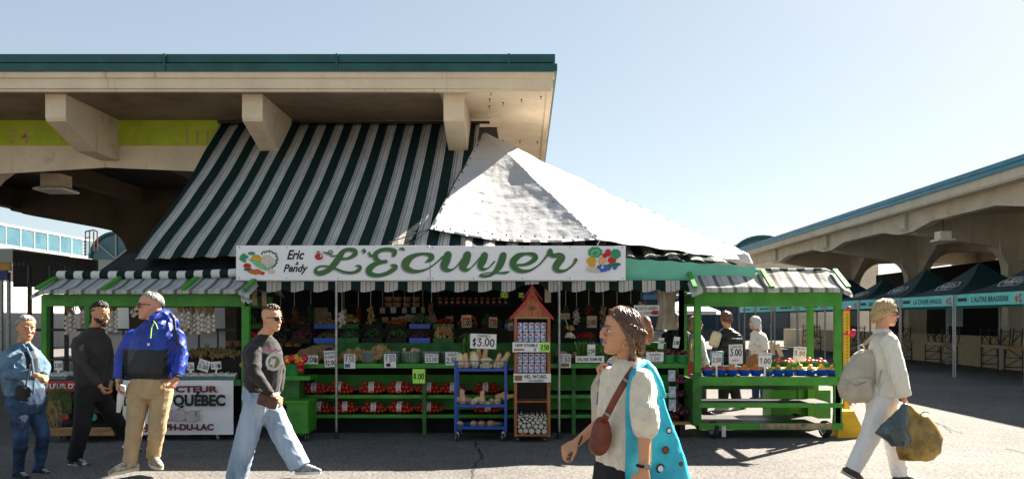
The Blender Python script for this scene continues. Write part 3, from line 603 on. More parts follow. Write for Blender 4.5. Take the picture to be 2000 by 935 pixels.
def crum(p, s=1): return .013*s*noi(p.x*3.4, p.y*2.2, p.z*3)+.024*s*noi(p.x*1.1, p.y*1.3, p.z*1.2+5)+.006*s*noi(p.x*10, p.y*5, p.z*7)
def tri(a, b, c, sag, ex=None):
    n = (b-a).cross(c-a).normalized(); n = n if n.z > 0 else -n
    def f(u, v):
        p = a*(1-v)+(b+(c-b)*u)*v; return p-n*(sag*4*u*(1-u)*v*math.sin(math.pi*min(1, v*.9)))+n*crum(p)*min(1, 6*v)*(1 if v < .98 else .6)-(Z_*ex(u, v) if ex else Z_*0)
    return f
MB().grid(tri(Ta, Tb, Tc, .15, lambda u, v: .05*math.sin(math.pi*u)*v**6), 70, 60, th=.006).build('front_panel', TARP, tp, smooth=True)
MB().grid(tri(Ta, Tc, Tt, .10, lambda u, v: .04*math.sin(math.pi*v)*u*u), 70, 60, th=.006).build('side_panel', TARP, tp, smooth=True)
MB().grid(tri(Ta-Z_*.05, Tt-Z_*.05, Vector((2.3, 13.5, 1.9)), .25, lambda u, v: .10*math.sin(math.pi*v)*(1-u)+.02), 10, 10, th=.006).build('rear_panel', TARP, tp, smooth=True)  # unseen rear slope closing the roof, added to keep sun out behind
MB().grid(lambda u, v: Tc+(Tt-Tc)*u+Vector((.06*v*u, -.25*v*math.sin(math.pi*min(1, u+.05))-.0, -(.02+.16*u*(1-.35*u))*v+.01*math.sin(u*30)*v)), 40, 5, th=.006).build('hanging_edge', TARP, tp, smooth=True)
m = MB()
for i in range(12):
    p = Tb+(Tc-Tb)*((i+.5)/12); m.ell(p+Vector((0, -.02, .03-.05*math.sin(math.pi*(i+.5)/12))), .012, nu=6, nv=4)
for i in range(14):
    p = Ta+(Tb-Ta)*((i+.5)/14); m.ell(p+Vector((.03, -.035, .02)), .012, nu=6, nv=4)
eye = m; 
for i in range(12): MB().ell(Tb+(Tc-Tb)*((i+.5)/12)+Vector((0, -.03, .03-.05*math.sin(math.pi*(i+.5)/12))), .013, nu=6, nv=4).build('eyelet', BLACKM, tp)
for i in range(13): MB().ell(Ta+(Tb-Ta)*((i+.5)/13)+Vector((.04, -.05, .02)), .013, nu=6, nv=4).build('eyelet', BLACKM, tp)
MB().tube([Ta+Vector((0, -.03, 0)), (Ta+Tb)/2+Vector((-.03, -.05, -.03)), Tb, W(760, 473, 10.25)], .008, 5).build('rope', INK, tp)
MB().tube([Tb, W(800, 478, 10.3), W(770, 478, 10.25)], .006, 5).build('rope', INK, tp)
MB().tube([Tc+Vector((0, -.02, 0)), W(1166, 480, 10.14)], .006, 5).build('rope', PAPER, tp)
# --- the sign board
DS = 10.12; sx0, sx1 = SX(461, DS), SX(1222, DS); sz0, sz1 = SZ(547, DS), SZ(479, DS)
sg = thing('sign_board', ((sx0+sx1)/2, DS, sz0), 'long white sign board reading Eric & Pendy L\'Ecuyer in green script', 'sign')
sxm = SX(840, DS); SGN = mat('sign_white', (.82, .80, .79), .35, var=.04, vs_=1.2)
MB().bx(sx0, sxm-.004, DS, DS+.03, sz0, sz1, bev=.004).build('panel', SGN, sg); MB().bx(sxm+.004, sx1, DS, DS+.03, sz0, sz1-.006, bev=.004).build('panel', SGN, sg)
MB().bx(sx0+.1, sx1-.1, DS+.035, DS+.075, sz0-.012, sz0+.03).build('batten', STEEL, sg)
for px in (467, 560, 660, 835, 845, 925, 1020, 1113, 1216):
    for py in (483, 543): MB().lathe(Vector((SX(px, DS), DS-.001, SZ(py, DS))), [(.009, 0), (.007, .004)], 8, Euler((R(90), 0, 0)).to_matrix()).build('rivet', STEEL, sg)
GS = mat('sign_green', (.02, .13, .025), .4, var=.35, vs_=3.2, col2=(.06, .12, .03), thr=(.4, .6)); GSH = mat('sign_shadow_grey', (.40, .40, .40), .5)
def c3(x, y): return Vector((SX(440+x/4.762, DS), DS, SZ(460+y/4.762, DS)))
def c4(x, y): return Vector((SX(840+x/4.762, DS), DS, SZ(460+y/4.762, DS)))
def glyph(fn, strokes, sp=True):
    for st in strokes:
        brush(ltr, st, fn, NY, .006, .009)
        brush(lsh, [(x-13, y+9, w_*.9+3) for x, y, w_ in st], fn, NY, .002, .0045)
    global _k
ltr = MB(); lsh = MB()
glyph(c3, [[(912, 150, 6), (945, 160, 14), (975, 170, 12), (1000, 155, 8), (985, 136, 7), (964, 146, 8), (975, 170, 10), (1005, 188, 12), (1045, 182, 10)],
 [(1085, 215, 18), (1150, 208, 26), (1205, 175, 44), (1205, 140, 42), (1150, 128, 34), (1095, 150, 44), (1060, 205, 58), (1015, 265, 58), (960, 320, 52), (890, 348, 46), (848, 338, 34), (848, 305, 24), (890, 284, 16), (960, 285, 16), (1040, 312, 20), (1110, 338, 24), (1190, 342, 26), (1245, 318, 34), (1255, 288, 28), (1225, 278, 16)]])
lt = ltr.build('letter', GS, sg); lsh.build('letter_shade', GSH, sg)
for fn, st in [
 (c3, [[(1290, 138, 34), (1300, 150, 22), (1290, 164, 6)]]),
 (c3, [[(1340, 155, 16), (1352, 185, 22), (1392, 192, 16)], [(1570, 180, 36), (1575, 145, 44), (1520, 128, 36), (1450, 135, 36), (1400, 170, 46), (1405, 215, 44), (1450, 240, 30), (1495, 240, 34)], [(1470, 246, 26), (1400, 262, 44), (1345, 305, 60), (1345, 348, 50), (1410, 368, 36), (1490, 355, 36), (1560, 318, 44), (1585, 285, 40), (1550, 272, 18)]]),
 (c3, [[(1625, 122, 12), (1650, 122, 24), (1665, 134, 14)]]),
 (c3, [[(1875, 240, 18), (1915, 215, 46), (1915, 185, 46), (1850, 168, 24), (1760, 185, 40), (1690, 235, 72), (1680, 290, 66), (1730, 325, 44), (1800, 330, 26), (1880, 308, 14), (1950, 262, 11), (1985, 232, 10)]]),
 (c4, [[(20, 285, 9), (75, 240, 11), (120, 195, 16)], [(168, 178, 70), (152, 230, 74), (132, 285, 70), (160, 318, 40), (215, 312, 14), (270, 262, 12), (310, 205, 14)], [(348, 178, 70), (335, 230, 72), (305, 290, 66), (340, 318, 34), (380, 300, 12), (430, 250, 12), (470, 200, 14)]]),
 (c4, [[(508, 182, 62), (495, 230, 64), (470, 280, 58), (495, 312, 28), (550, 295, 12), (600, 240, 14)], [(682, 182, 62), (665, 240, 64), (635, 300, 56), (575, 360, 26), (510, 376, 26), (470, 368, 18), (490, 352, 8), (560, 342, 9), (650, 345, 14), (705, 342, 22), (742, 332, 6)]]),
 (c4, [[(810, 272, 20), (880, 268, 26), (945, 242, 40), (980, 205, 50), (960, 175, 40), (890, 168, 26), (820, 190, 54), (775, 240, 62), (785, 295, 52), (850, 328, 36), (930, 322, 22), (1010, 275, 14), (1060, 222, 14), (1095, 175, 20)]]),
 (c4, [[(1118, 142, 46), (1118, 165, 52), (1150, 185, 40), (1200, 182, 50), (1225, 205, 66), (1190, 255, 66), (1170, 300, 58), (1205, 328, 34), (1270, 318, 20), (1330, 270, 18), (1355, 232, 26), (1355, 222, 30)]])]:
    ltr = MB(); lsh = MB(); glyph(fn, st); ltr.build('letter', GS, sg); lsh.build('letter_shade', GSH, sg)
def wordscript(txt, fn, x, y, h, wd, sh=.35):
    m = MB(); o = fn(x, y); type_text(m, txt, o, X_, Z_, NY, h/4.762*DS/F, bold=.03, shear=sh, width=wd/4.762*DS/F, depth=.003); return m.build('lettering', INK, sg)
wordscript('Eric', c3, 655, 218, 88, 165); wordscript('&', c3, 668, 272, 32, 34); wordscript('Pendy', c3, 655, 335, 72, 230)
# fruit and vegetable pictures on the sign
def pm(n, c): return mat('print_'+n, c, .5, var=.12, vs_=30)
K1 = pm('green', (.03, .30, .12)); K2 = pm('dark_green', (.02, .14, .06)); K3 = pm('yellow', (.72, .36, .01)); K4 = pm('orange', (.62, .12, .01)); K5 = pm('red', (.55, .01, .01)); K6 = pm('cream', (.62, .56, .44)); K7 = pm('blue', (.02, .12, .5)); K8 = pm('light_green', (.22, .50, .22)); K9 = pm('peach', (.75, .40, .17))
dep = [.0022]
def pic(name, m_, items, fn):
    m = MB()
    for (x, y, r, sq, rot, wob) in items: dep[0] += .00025; disc(m, fn(x, y), r/4.762*DS/F, X_, Z_, NY, dep[0], 16, sq, wob, rot)
    return m.build(name, m_, sg)
pic('painted_leaves', K2, [(400+88*math.cos(a/22*2*math.pi), 225+80*math.sin(a/22*2*math.pi), 17, .5, a, .25) for a in range(14, 22)]+[(400+80*math.cos(a/22*2*math.pi), 225+75*math.sin(a/22*2*math.pi), 17, .5, -a, .25) for a in range(0, 6)], c3)
pic('painted_cauliflower', K6, [(392, 240, 66, .95, 0, .05), (430, 335, 34, .6, 0, .12)], c3)
pic('painted_leaves', K1, [(160, 190, 34, .5, .8, .2), (165, 225, 36, .5, -.5, .2), (185, 200, 34, .6, .2, .2), (245, 165, 34, .5, 0, .15)], c3)
pic('painted_pumpkin', K3, [(290, 215, 50, .75, 0, .03)], c3)
pic('painted_carrots', K4, [(265, 335, 60, .4, -.2, .1), (315, 335, 42, .45, -.5, .05)], c3)
pic('painted_pepper', K5, [(205, 280, 36, .7, 0, .08), (350, 350, 20, .7, .5, .1)], c3)
pic('painted_corn', K8, [(320, 272, 90, .3, -.55, .03), (250, 235, 34, .3, -.5, .03)], c3)
pic('painted_leaves', K2, [(210, 312, 36, .4, .1, .1)], c3)
pic('painted_apple', K5, [(872, 195, 38, .85, 0, .01)], c3); pic('painted_leaves', K1, [(865, 152, 20, .5, .3, .3)], c3); pic('painted_highlight', WHITE, [(892, 188, 7, 1.6, 0, 0)], c3)
pic('painted_lettuce', K1, [(1535, 155, 68, .75, 0, .07)], c4); pic('painted_lettuce', K8, [(1535, 160, 44, .75, .3, .1)], c4); pic('painted_lettuce', K1, [(1535, 162, 28, .75, .5, .1)], c4)
pic('painted_pepper', K3, [(1500, 235, 46, .8, 0, .05), (1505, 262, 34, .9, 0, .04)], c4); pic('painted_melon', K9, [(1600, 235, 38, 1.0, 0, .03)], c4)
pic('painted_berries', K5, [(1655, 160, 30, 1.2, 0, .15), (1625, 185, 24, 1, 0, .1), (1690, 228, 40, .8, 0, .08)], c4); pic('painted_pepper', K1, [(1725, 170, 48, .95, 0, .06)], c4)
pic('painted_cucumber', K2, [(1705, 272, 70, .27, .12, .02)], c4)
rr = random.Random(8); pic('painted_berries', K7, [(1560+rr.uniform(0, 170), 290+rr.uniform(-14, 38), 13, 1, 0, 0) for _ in range(22)], c4)
pic('painted_mushrooms', K6, [(1485, 312, 30, .8, 0, .12), (1530, 320, 32, .7, 0, .12), (1560, 330, 20, 1, 0, .1)], c4)
# ---------------------------------------------------------------- the stall: back wall, posts, counters
st = thing('market_stall', (-.6, 11, 0), 'open fronted produce stall with green shelves and dark back wall', 'stall')
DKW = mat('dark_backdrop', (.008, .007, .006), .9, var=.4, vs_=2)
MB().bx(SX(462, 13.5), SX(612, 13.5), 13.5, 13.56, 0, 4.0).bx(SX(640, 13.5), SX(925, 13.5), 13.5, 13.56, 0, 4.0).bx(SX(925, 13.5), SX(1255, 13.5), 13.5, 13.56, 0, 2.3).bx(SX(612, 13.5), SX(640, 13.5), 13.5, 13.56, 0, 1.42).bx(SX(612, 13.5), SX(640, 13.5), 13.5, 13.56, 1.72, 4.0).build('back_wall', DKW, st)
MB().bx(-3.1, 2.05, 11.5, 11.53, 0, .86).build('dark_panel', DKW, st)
Xl, Xr = SX(590, 10.4), SX(1336, 10.35)
MB().bx(SX(552, 10.35), Xr, 10.35, 10.38, .885, .945, bev=.004).build('counter_lip', GREEN, st)
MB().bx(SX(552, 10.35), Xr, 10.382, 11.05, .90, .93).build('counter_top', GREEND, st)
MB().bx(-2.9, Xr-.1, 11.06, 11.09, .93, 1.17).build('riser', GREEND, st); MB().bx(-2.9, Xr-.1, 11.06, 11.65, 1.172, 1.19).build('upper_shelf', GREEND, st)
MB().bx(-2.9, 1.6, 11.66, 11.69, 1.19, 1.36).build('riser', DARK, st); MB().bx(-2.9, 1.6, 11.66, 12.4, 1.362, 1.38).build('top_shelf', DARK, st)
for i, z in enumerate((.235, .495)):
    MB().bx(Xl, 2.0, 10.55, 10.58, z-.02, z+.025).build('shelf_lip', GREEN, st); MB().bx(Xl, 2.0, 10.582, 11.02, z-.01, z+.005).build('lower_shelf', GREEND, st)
    M = Matrix.Rotation(R(-14), 3, 'X'); MB().box(((Xl+2.0)/2, 11.0, z+.15), (2.0-Xl, .012, .22), M).build('back_panel', GREEN, st)
MB().bx(Xl, 2.0, 11.06, 11.08, .0, .9).build('kick_board', DKW, st)
for x in (Xl-.06, -1.35, .62, 2.0): MB().bx(x, x+.05, 10.5, 10.548, .0, .884).build('upright', GREEND if x > -2 and x < 1 else GREEN, st)
MB().bx(Xl, 2.0, 10.7, 10.72, 0, .2).build('plinth', DKW, st)
MB().bx(-3.6, 2.9, 10.33, 10.38, 2.08, 2.16).build('front_rail', DARK, st); MB().bx(2.02, 2.08, 10.4, 10.46, 0, 2.15).bx(2.02, 2.08, 10.4, 10.46, 0, 2.15).build('post', GREEN, st)
MB().bx(-4.0, 2.5, 12.2, 12.28, 2.1, 2.2).build('cross_rail', DARK, st)
MB().bx(-4.6, 2.7, 10.5, 13.4, 2.205, 2.22).build('sun_block_panel', DKW, st)  # added dark panel that keeps sun patches off the stall floor
for (x, d, lab) in ((657, 10.14, 'left'), (1092, 10.14, 'right')):
    q = thing('awning_pole', (SX(x, d), d, 0), 'thin steel pole holding the valance, '+('beside the onion bags' if lab == 'left' else 'right of the red roofed stand'), 'pole')
    MB().tube([(SX(x, d), d, .04), (SX(x, d), d, 2.05)], .017, 10).build('tube', STEEL, q); MB().lathe((SX(x, d), d, 0), [(.035, 0), (.03, .02), (.022, .09)], 10).build('foot', RUBBER, q)
# hanging curtain at the stall end
CUR = mat('beige_curtain', (.42, .35, .25), .85, var=.15, bump=.3)
m = MB(); m.grid(lambda u, v: Vector((SX(1303, 10.6)+(.14-.05*math.sin(v*3.1))*math.sin(u*6.28)+.02*math.sin(u*40), 10.6+(.07)*math.cos(u*6.28)+.015*math.cos(u*50), 1.98-v*.60)), 60, 12); o = m.build('curtain', CUR, org=(SX(1303, 10.6), 10.6, 1.4), smooth=True); tag(o, 'gathered beige curtain tied at the right end of the stall', 'curtain')
for i, (px, w_) in enumerate(((497, 10), (516, 9), (1070, 12))):
    m = MB().grid(lambda u, v: Vector((SX(px-w_/2+u*w_, 10.45), 10.45+.01*math.sin(v*9), 1.95-v*(.25 if i < 2 else .21))), 3, 8, th=.004)
    o = m.build('hanging_strap', mat('canvas_strap', (.45, .36, .24), .8), org=(SX(px, 10.45), 10.45, 1.7)); tag(o, ['pale canvas strap hanging beside the garlic cart post', 'pale canvas strap hanging second from the garlic cart post', 'pale canvas strap hanging right of the red roof'][i], 'strap')
# ---------------------------------------------------------------- hawker carts (garlic cart left, fruit cart right)
def cart_roof(t, x0, x1, d, zlo, zhi, back, m_roof, m_band, raf, hipr=True):
    """canopy: front slope, top, rear slope with fabric and rafters"""
    def f(u, v):
        X = x0+(x1-x0)*u; prof = [(d-.22, zlo-.045), (d-.22, zlo), (d+.22, zhi), (d+back-.22, zhi+.02), (d+back+.2, zlo)]
        k = v*4; i = min(3, int(k)); t_ = k-i; y = prof[i][0]+(prof[i+1][0]-prof[i][0])*t_; z = prof[i][1]+(prof[i+1][1]-prof[i][1])*t_
        sag = 0 if i == 0 else .035*abs(math.sin(math.pi*u*len(raf)))*math.sin(math.pi*t_); e = min(u, 1-u)*(x1-x0)
        z -= sag+max(0, .16-e)*.4; return (X, y, z+.006*noi(X*5, y*5))
    MB().grid(f, 80, 24, th=.005).build('canopy', m_roof, t, smooth=True)
    MB().tube([(x0+(x1-x0)*q/12, d+.24, zhi+.012-(.07 if q in (0, 12) else 0)+.004*math.sin(q*2)) for q in range(13)], .018, 8).build('roof_edge_roll', m_band, t, smooth=True)
    for u in raf:
        X = x0+(x1-x0)*u; MB().bar((X, d-.24, zlo+.012), (X, d+.20, zhi+.008), .055, .035).build('rafter', GREEN, t)
# fruit cart
D = 10.15; fx0, fx1 = SX(1352, D), SX(1648, D)
fc = thing('fruit_cart', ((fx0+fx1)/2, D+.5, 0), 'green wheeled fruit cart with a striped fabric roof at the right', 'cart')
zb = lambda py, d=D: SZ(py, d)
MB().bx(fx0+.05, fx1-.02, D, D+.05, zb(598), zb(564), bev=.004).build('top_beam', GREEN, fc); MB().bx(fx0+.05, fx1-.02, D+1.0, D+1.05, zb(596), zb(568)).build('top_beam', GREEN, fc)
for x in (fx0+.03, fx1-.10): MB().bx(x, x+.05, D+.06, D+.99, zb(592), zb(575)).build('side_beam', GREEN, fc)
for i, (x, y) in enumerate(((fx0+.03, D-.002), (fx1-.11, D-.002), (fx0+.05, D+.98), (fx1-.11, D+.98))): MB().bx(x, x+.085, y, y+.07, .16, zb(566), bev=.005).build('post', GREEN, fc)
MB().bx(fx0, fx0+.115, D-.03, D-.004, .17, zb(728), bev=.01).bx(fx0, fx0+.03, D, D+.9, .17, zb(740)).build('end_board', GREEND, fc)
for nm, py0, py1, dep_ in (('display_shelf', 752, 735, .75), ('middle_shelf', 795, 786, .7), ('bottom_shelf', 838, 825, .95)):
    MB().bx(fx0+.08, fx1-(.02 if py0 != 752 else .08), D-.03, D-.005, zb(py0), zb(py1), bev=.004).build(nm+'_lip', GREEN if py0 != 838 else GREEN, fc)
    MB().bx(fx0+.12, fx1-.12, D, D+dep_, zb(py1)-.04, zb(py1)-.015).build(nm, mat('weathered_board', (.055, .045, .04), .45, var=.3, vs_=5, stretch=(.5, 5, 1), spec=.6), fc)
MB().bx(SX(1484, D), SX(1622, D), D-.036, D-.031, zb(836), zb(826)).build('bare_plank', mat('bare_wood', (.40, .27, .17), .8, var=.35, vs_=9), fc)
MB().bx(fx1-.12, fx1-.04, D-.002, D+.05, .17, zb(738)).bx(fx1-.035, fx1+.0, D+.05, D+.12, .17, zb(760)).build('end_stile', GREEN, fc)
MB().bx(fx0+.3, fx1-.1, D+.78, D+.81, zb(770), zb(752)).build('rear_rail', GREEND, fc)
cart_roof(fc, SX(1350, D-.2), SX(1664, D-.2), D, zb(563, D-.2), zb(528, D+.22), 1.05, CARTS, CARTG, (.02, .5, .97))
def wheel(t, x, y, r=.11, w_=.06, nm='wheel'):
    q = MB().lathe((x, y, r), [(r*.75, -w_/2), (r, -w_*.3), (r, w_*.3), (r*.75, w_/2)], 18, Euler((0, R(90), R(20))).to_matrix()).build(nm, RUBBER, t, smooth=False)
    MB().lathe((x, y, r), [(r*.55, -w_/2-.004), (r*.55, w_/2+.004)], 12, Euler((0, R(90), R(20))).to_matrix()).build('hub', ZINC, q); return q
for x, y in ((fx0+.28, D+.05), (fx1-.2, D+.1), (fx0+.28, D+.9), (fx1-.3, D+.9)): wheel(fc, x, y)
m = MB().bx(SX(1408, D), SX(1416, D), D-.05, D-.035, .03, .17).build('brake_lever', ZINC, fc); MB().bar((SX(1597, D), D-.04, .14), (SX(1604, D), D-.04, .06), .03, .01).build('brake_lever', ZINC, fc)
bn = thing('green_bin', (SX(1545, 10.9), 10.9, 0), 'green wooden bin standing behind the lower shelves of the fruit cart', 'bin')
MB().bx(SX(1508, 11.2), SX(1625, 11.2), 11.25, 11.65, .12, .52).build('box', GREEN, bn); MB().bx(SX(1515, 11.2), SX(1595, 11.2), 11.3, 11.6, .521, .92).build('crate', GREENPL, bn); MB().bx(SX(1560, 11.2), SX(1600, 11.2), 11.22, 11.245, .3, .95).build('upright', GREEN, bn)
# garlic cart
D = 10.05; gx0, gx1 = SX(80, D), SX(487, D)
gc = thing('garlic_cart', ((gx0+gx1)/2, D+.5, 0), 'green wheeled garlic cart with a striped roof and white banner at the left', 'cart')
MB().bx(gx0+.02, gx1-.02, D, D+.05, zb(598, D), zb(574, D), bev=.004).build('top_beam', GREEN, gc); MB().bx(gx0+.02, gx1-.02, D+1.0, D+1.05, zb(598, D), zb(574, D)).build('top_beam', GREEND, gc)
for (x, y, w_) in ((gx0, D-.002, .07), (gx1-.10, D-.002, .095), (gx0+.02, D+.98, .06), (gx1-.08, D+.98, .06)): MB().bx(x, x+w_, y, y+.07, .15, zb(576, D), bev=.005).build('post', GREEN, gc)
MB().bx(gx0+.05, gx1-.1, D-.0, D+.9, zb(748, D), zb(744, D)).build('display_shelf', DARK, gc); MB().bx(gx0+.05, gx1-.1, D-.03, D-.003, zb(752, D), zb(741, D)).build('shelf_lip', GREEND, gc)
MB().bx(gx0+.05, gx1-.1, D+.5, D+.54, .1, zb(752, D)).build('rear_panel', DKW, gc); MB().bx(gx0+.05, gx1-.1, D, D+.9, .15, .2).build('bottom_shelf', DARK, gc)
MB().bx(SX(325, D), gx1-.1, D+.5, D+1, zb(742, D), zb(700, D)).build('display_step', DARK, gc)
cart_roof(gc, SX(62, D-.2), SX(488, D-.2), D, zb(566, D-.2), zb(541, D+.22), 1.05, CARTS, CARTG, (.03, .335, .70, .985))
MB().tube([(SX(84, D), D+.2, zb(537, D+.22)), (SX(200, D), D+.2, zb(537.5, D+.22)), (SX(350, D), D+.2, zb(537, D+.22)), (SX(484, D), D+.2, zb(531, D+.22))], .055, 12).build('rolled_blind', CARTG, gc)
m = MB().grid(lambda u, v: Vector((SX(486-6*u, D)+.03*math.sin(v*9), D-.2+.35*u, zb(562, D)-v*(.27-.1*u)+.02*math.sin(u*12))), 10, 10, th=.004).build('loose_flap', CARTG, gc)
for x, y in ((gx0+.3, D+.1), (gx1-.35, D+.1), (gx0+.3, D+.9), (gx1-.3, D+.9)): wheel(gc, x, y, .10)
for px in (113, 420): MB().bar((SX(px, D), D-.03, .16), (SX(px+9, D), D-.04, .02), .035, .012).build('brake_lever', mat('aged_zinc', (.35, .33, .25), .5), gc)
# banner on the garlic cart
bx0, bx1 = SX(240, 9.98), SX(455, 9.98); bz0, bz1 = SZ(848, 9.98), SZ(742, 9.98)
bn = thing('banner', ((bx0+bx1)/2, 9.98, bz0), 'white banner reading PRODUCTEUR DU QUEBEC ST-JOSEPH-DU-LAC with garlic drawing', 'banner')
MB().grid(lambda u, v: Vector((bx0+(bx1-bx0)*u, 9.98-.012*math.sin(u*5)-.01*noi(u*4, v*4), bz0+(bz1-bz0)*v)), 30, 14, th=.004).build('sheet', SGN, bn)
def bt_(txt, pxc, py, hpx, wpx, m_, bold=.04):
    mb = MB(); type_text(mb, txt, Vector((SX(pxc, 9.93), 9.935, SZ(py, 9.93))), X_, Z_, NY, hpx*9.93/F, bold=bold, width=wpx*9.93/F, depth=.004); mb.build('lettering', m_, bn)
MAR = mat('maroon_ink', (.16, .01, .015), .6)
bt_('PRODUCTEUR', 340, 765, 12, 172, MAR, .05); bt_('DU QUÉBEC', 366, 791, 21, 148, INK, .05); bt_("D'AIL", 262, 791, 18, 40, INK, .05); bt_('ST-JOSEPH-DU-LAC', 338, 839, 12, 158, MAR, .05)
GAR = mat('garlic_print', (.58, .47, .46), .6); GARL = mat('garlic_line', (.35, .22, .24), .6)
for i, (px, py, r) in enumerate(((328, 810, 12), (349, 810, 14), (376, 812, 13))):
    m = MB(); c = Vector((SX(px, 9.94), 9.94, SZ(py, 9.94))); k = 9.94/F
    disc(m, c, (r+1)*k, X_, Z_, NY, .006+i*.001, 20, .85, 0); m.build('drawn_outline', GARL, bn); m = MB(); disc(m, c, r*k, X_, Z_, NY, .0064+i*.001, 20, .85, 0); m.build('drawn_bulb', GAR, bn)
    q = 3 if i < 2 else 14
    m = MB(); brush(m, [(px+(0 if i < 2 else 8), -(py-10*(i < 2)), 3), (px+q*.5, -(py-14+(6 if i == 2 else 0)), 2.2), (px+q*1.5, -(py-21+(8 if i == 2 else 0)), .5)], lambda x, y: Vector((SX(x, 9.94), 9.94, SZ(-y, 9.94))), NY, .009, .0095); m.build('drawn_stem', K1, bn)
# planter box with red sign at the far left
pb = thing('planter_stand', (SX(115, 10.02), 9.9, 0), 'dark garlic scape display with a red FLEUR sign between the two walkers', 'display')
MB().bx(SX(88, 9.95), SX(215, 9.95), 9.95, 10.04, .35, .76).build('backing', BLACKM, pb)
MB().bx(SX(88, 9.9), SX(145, 9.9), 9.9, 9.93, SZ(764, 9.9), SZ(743, 9.9)).build('sign_plate', mat('sign_red', (.55, .02, .02), .5), pb)
m = MB(); type_text(m, "FLEUR D'AIL", Vector((SX(91, 9.9), 9.898, SZ(758, 9.9))), X_, Z_, NY, 10*9.9/F, bold=.03, width=75*9.9/F, center=False, depth=.003); m.build('lettering', WHITE, pb)
MB().bx(SX(100, 9.9), SX(230, 9.9), 9.8, 9.83, SZ(848, 9.9), SZ(832, 9.9), bev=.004).build('plank', WOOD, pb); MB().bx(SX(100, 9.9), SX(230, 9.9), 9.84, 10.2, SZ(848, 9.9), SZ(845, 9.9)).build('base', DARK, pb)
m = MB(); type_text(m, 'bio', Vector((SX(181, 9.8), 9.79, SZ(816, 9.8))), X_, Z_, NY, .035); lt = MB(); disc(lt, Vector((SX(182, 9.8), 9.795, SZ(814, 9.8))), .05, X_, Z_, NY, 0, 20, .9); lt.build('green_badge', K1, pb)
disc(MB(), Vector((0, 0, 0)), 1, X_, Z_, NY, 0); MB().bx(SX(118, 9.8), SX(135, 9.8), 9.78, 9.79, SZ(817, 9.8), SZ(810, 9.8)).build('red_badge', MATS['sign_red'], pb)
STRAW = mat('dried_straw', (.36, .23, .09), .8, var=.3, vs_=20)
rr = random.Random(11); m = MB()
for k in range(110):
    x = SX(rr.uniform(92, 140), 9.85); z = rr.uniform(.35, .45); L = rr.uniform(.1, .3); dx = rr.uniform(-.09, .09); m.tube([(x, 9.85+rr.uniform(-.05, .04), z), (x+dx*.3, 9.84, z+L*.7), (x+dx, 9.82, z+L)], [.005, .005, .002], 4)
m.build('scapes', mat('scape_green', (.16, .20, .06), .7, var=.3), pb)
m = MB()
for k in range(24):
    x = SX(rr.uniform(96, 116), 9.8); m.tube([(x, 9.8, .52), (x+rr.uniform(-.05, .05), 9.78, .38), (x+rr.uniform(-.08, .08), 9.76, .2)], [.006, .006, .003], 4)
m.build('roots', STRAW, pb)
# ---------------------------------------------------------------- goods
def sign(px, py, wpx, hpx, d, lines, label, tilt=0, card=None, stick=None, group='handwritten price signs', back=8, extra=None):
    """hand-written price card standing at depth d; lines: (text, rel.y, rel.height, ink)"""
    k = d/F; c = W(px, py, d); w_, h = wpx*k, hpx*k; M = Matrix.Rotation(R(-tilt), 3, 'Y') @ Matrix.Rotation(R(back*.6), 3, 'X'); ux, uz = M@X_, M@Z_; nr = -(M@Y_)
    t = thing('price_sign', c-uz*h/2, label, 'sign', group)
    MB().box(c, (w_, .005, h), M).build('card', card or PAPER, t)
    for (tx, ry, rh, ink) in lines:
        m = MB(); hand_text(m, tx, c+uz*(ry-.5)*h+nr*.0028, ux, uz, nr, rh*h, th=.15, maxw=.88*w_)
        if m.v: m.build('lettering', ink, t)
    if extra:
        for (rx, ry, rw, rh, mm_) in extra: m = MB().box(c+ux*(rx-.5)*w_+uz*(ry-.5)*h+nr*.004, (rw*w_, .001, rh*h), M); m.build('printed_picture', mm_, t)
    if stick: MB().bar(c-uz*h/2, W(px+stick[0], stick[1], d), .025, .008).build('stick', PAPER, t)
    return t
# --- price signs on the counter and behind
BR = mat('brown_print', (.30, .13, .04), .6); BLP = mat('blue_print', (.05, .14, .35), .6)
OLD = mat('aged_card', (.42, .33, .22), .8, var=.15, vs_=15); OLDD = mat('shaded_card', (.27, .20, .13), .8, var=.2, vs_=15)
S = sign
S(944, 666, 51, 29, 9.9, [('COURGES', .78, .16, INK), ('$3.00', .18, .5, INK)], 'large white card reading COURGES $3.00 above the squash rack', tilt=-2)
S(683, 705, 22, 28, 10.3, [('TOPINAMB.', .82, .13, INK), ('7.50', .45, .3, INK)], 'small card with blue print under the left heap of brown roots', extra=[(.3, .2, .45, .25, BLP)])
S(762, 704, 23, 27, 10.3, [('TOPINAMB.', .82, .12, INK), ('1.50', .45, .32, INK)], 'small card reading 1.50 between the two clear tubs', extra=[(.35, .2, .35, .25, INK)])
S(843, 699, 26, 18, 10.3, [('ROQUETTE', .72, .2, INK), ('$3.00', .15, .42, INK)], 'white card reading ROQUETTE $3.00 on the counter')
S(883, 700, 26, 26, 10.3, [('KALE', .74, .18, INK), ('2.50', .2, .36, INK)], 'white card reading KALE half behind the squash rack')
S(607, 702, 28, 17, 10.3, [('3.00', .25, .6, INK)], 'wide white card reading 3.00 beside the peppers', extra=[(.86, .4, .2, .5, BR)])
S(645, 700, 23, 32, 10.28, [('NOISETTES', .78, .13, INK), ('DU QUEBEC', .55, .13, INK), ('$2.00', .12, .28, INK)], 'card reading NOISETTES in front of the burlap sack', tilt=4)
S(1104, 704, 22, 27, 10.3, [('PATATES', .8, .12, INK), ('1.50', .42, .32, INK)], 'card reading 1.50 right of the thin steel pole', extra=[(.5, .2, .7, .25, BR)])
S(1152, 701, 56, 13, 10.3, [('SALADE ROMAINE', .3, .42, INK)], 'long white card reading SALADE ROMAINE on the counter')
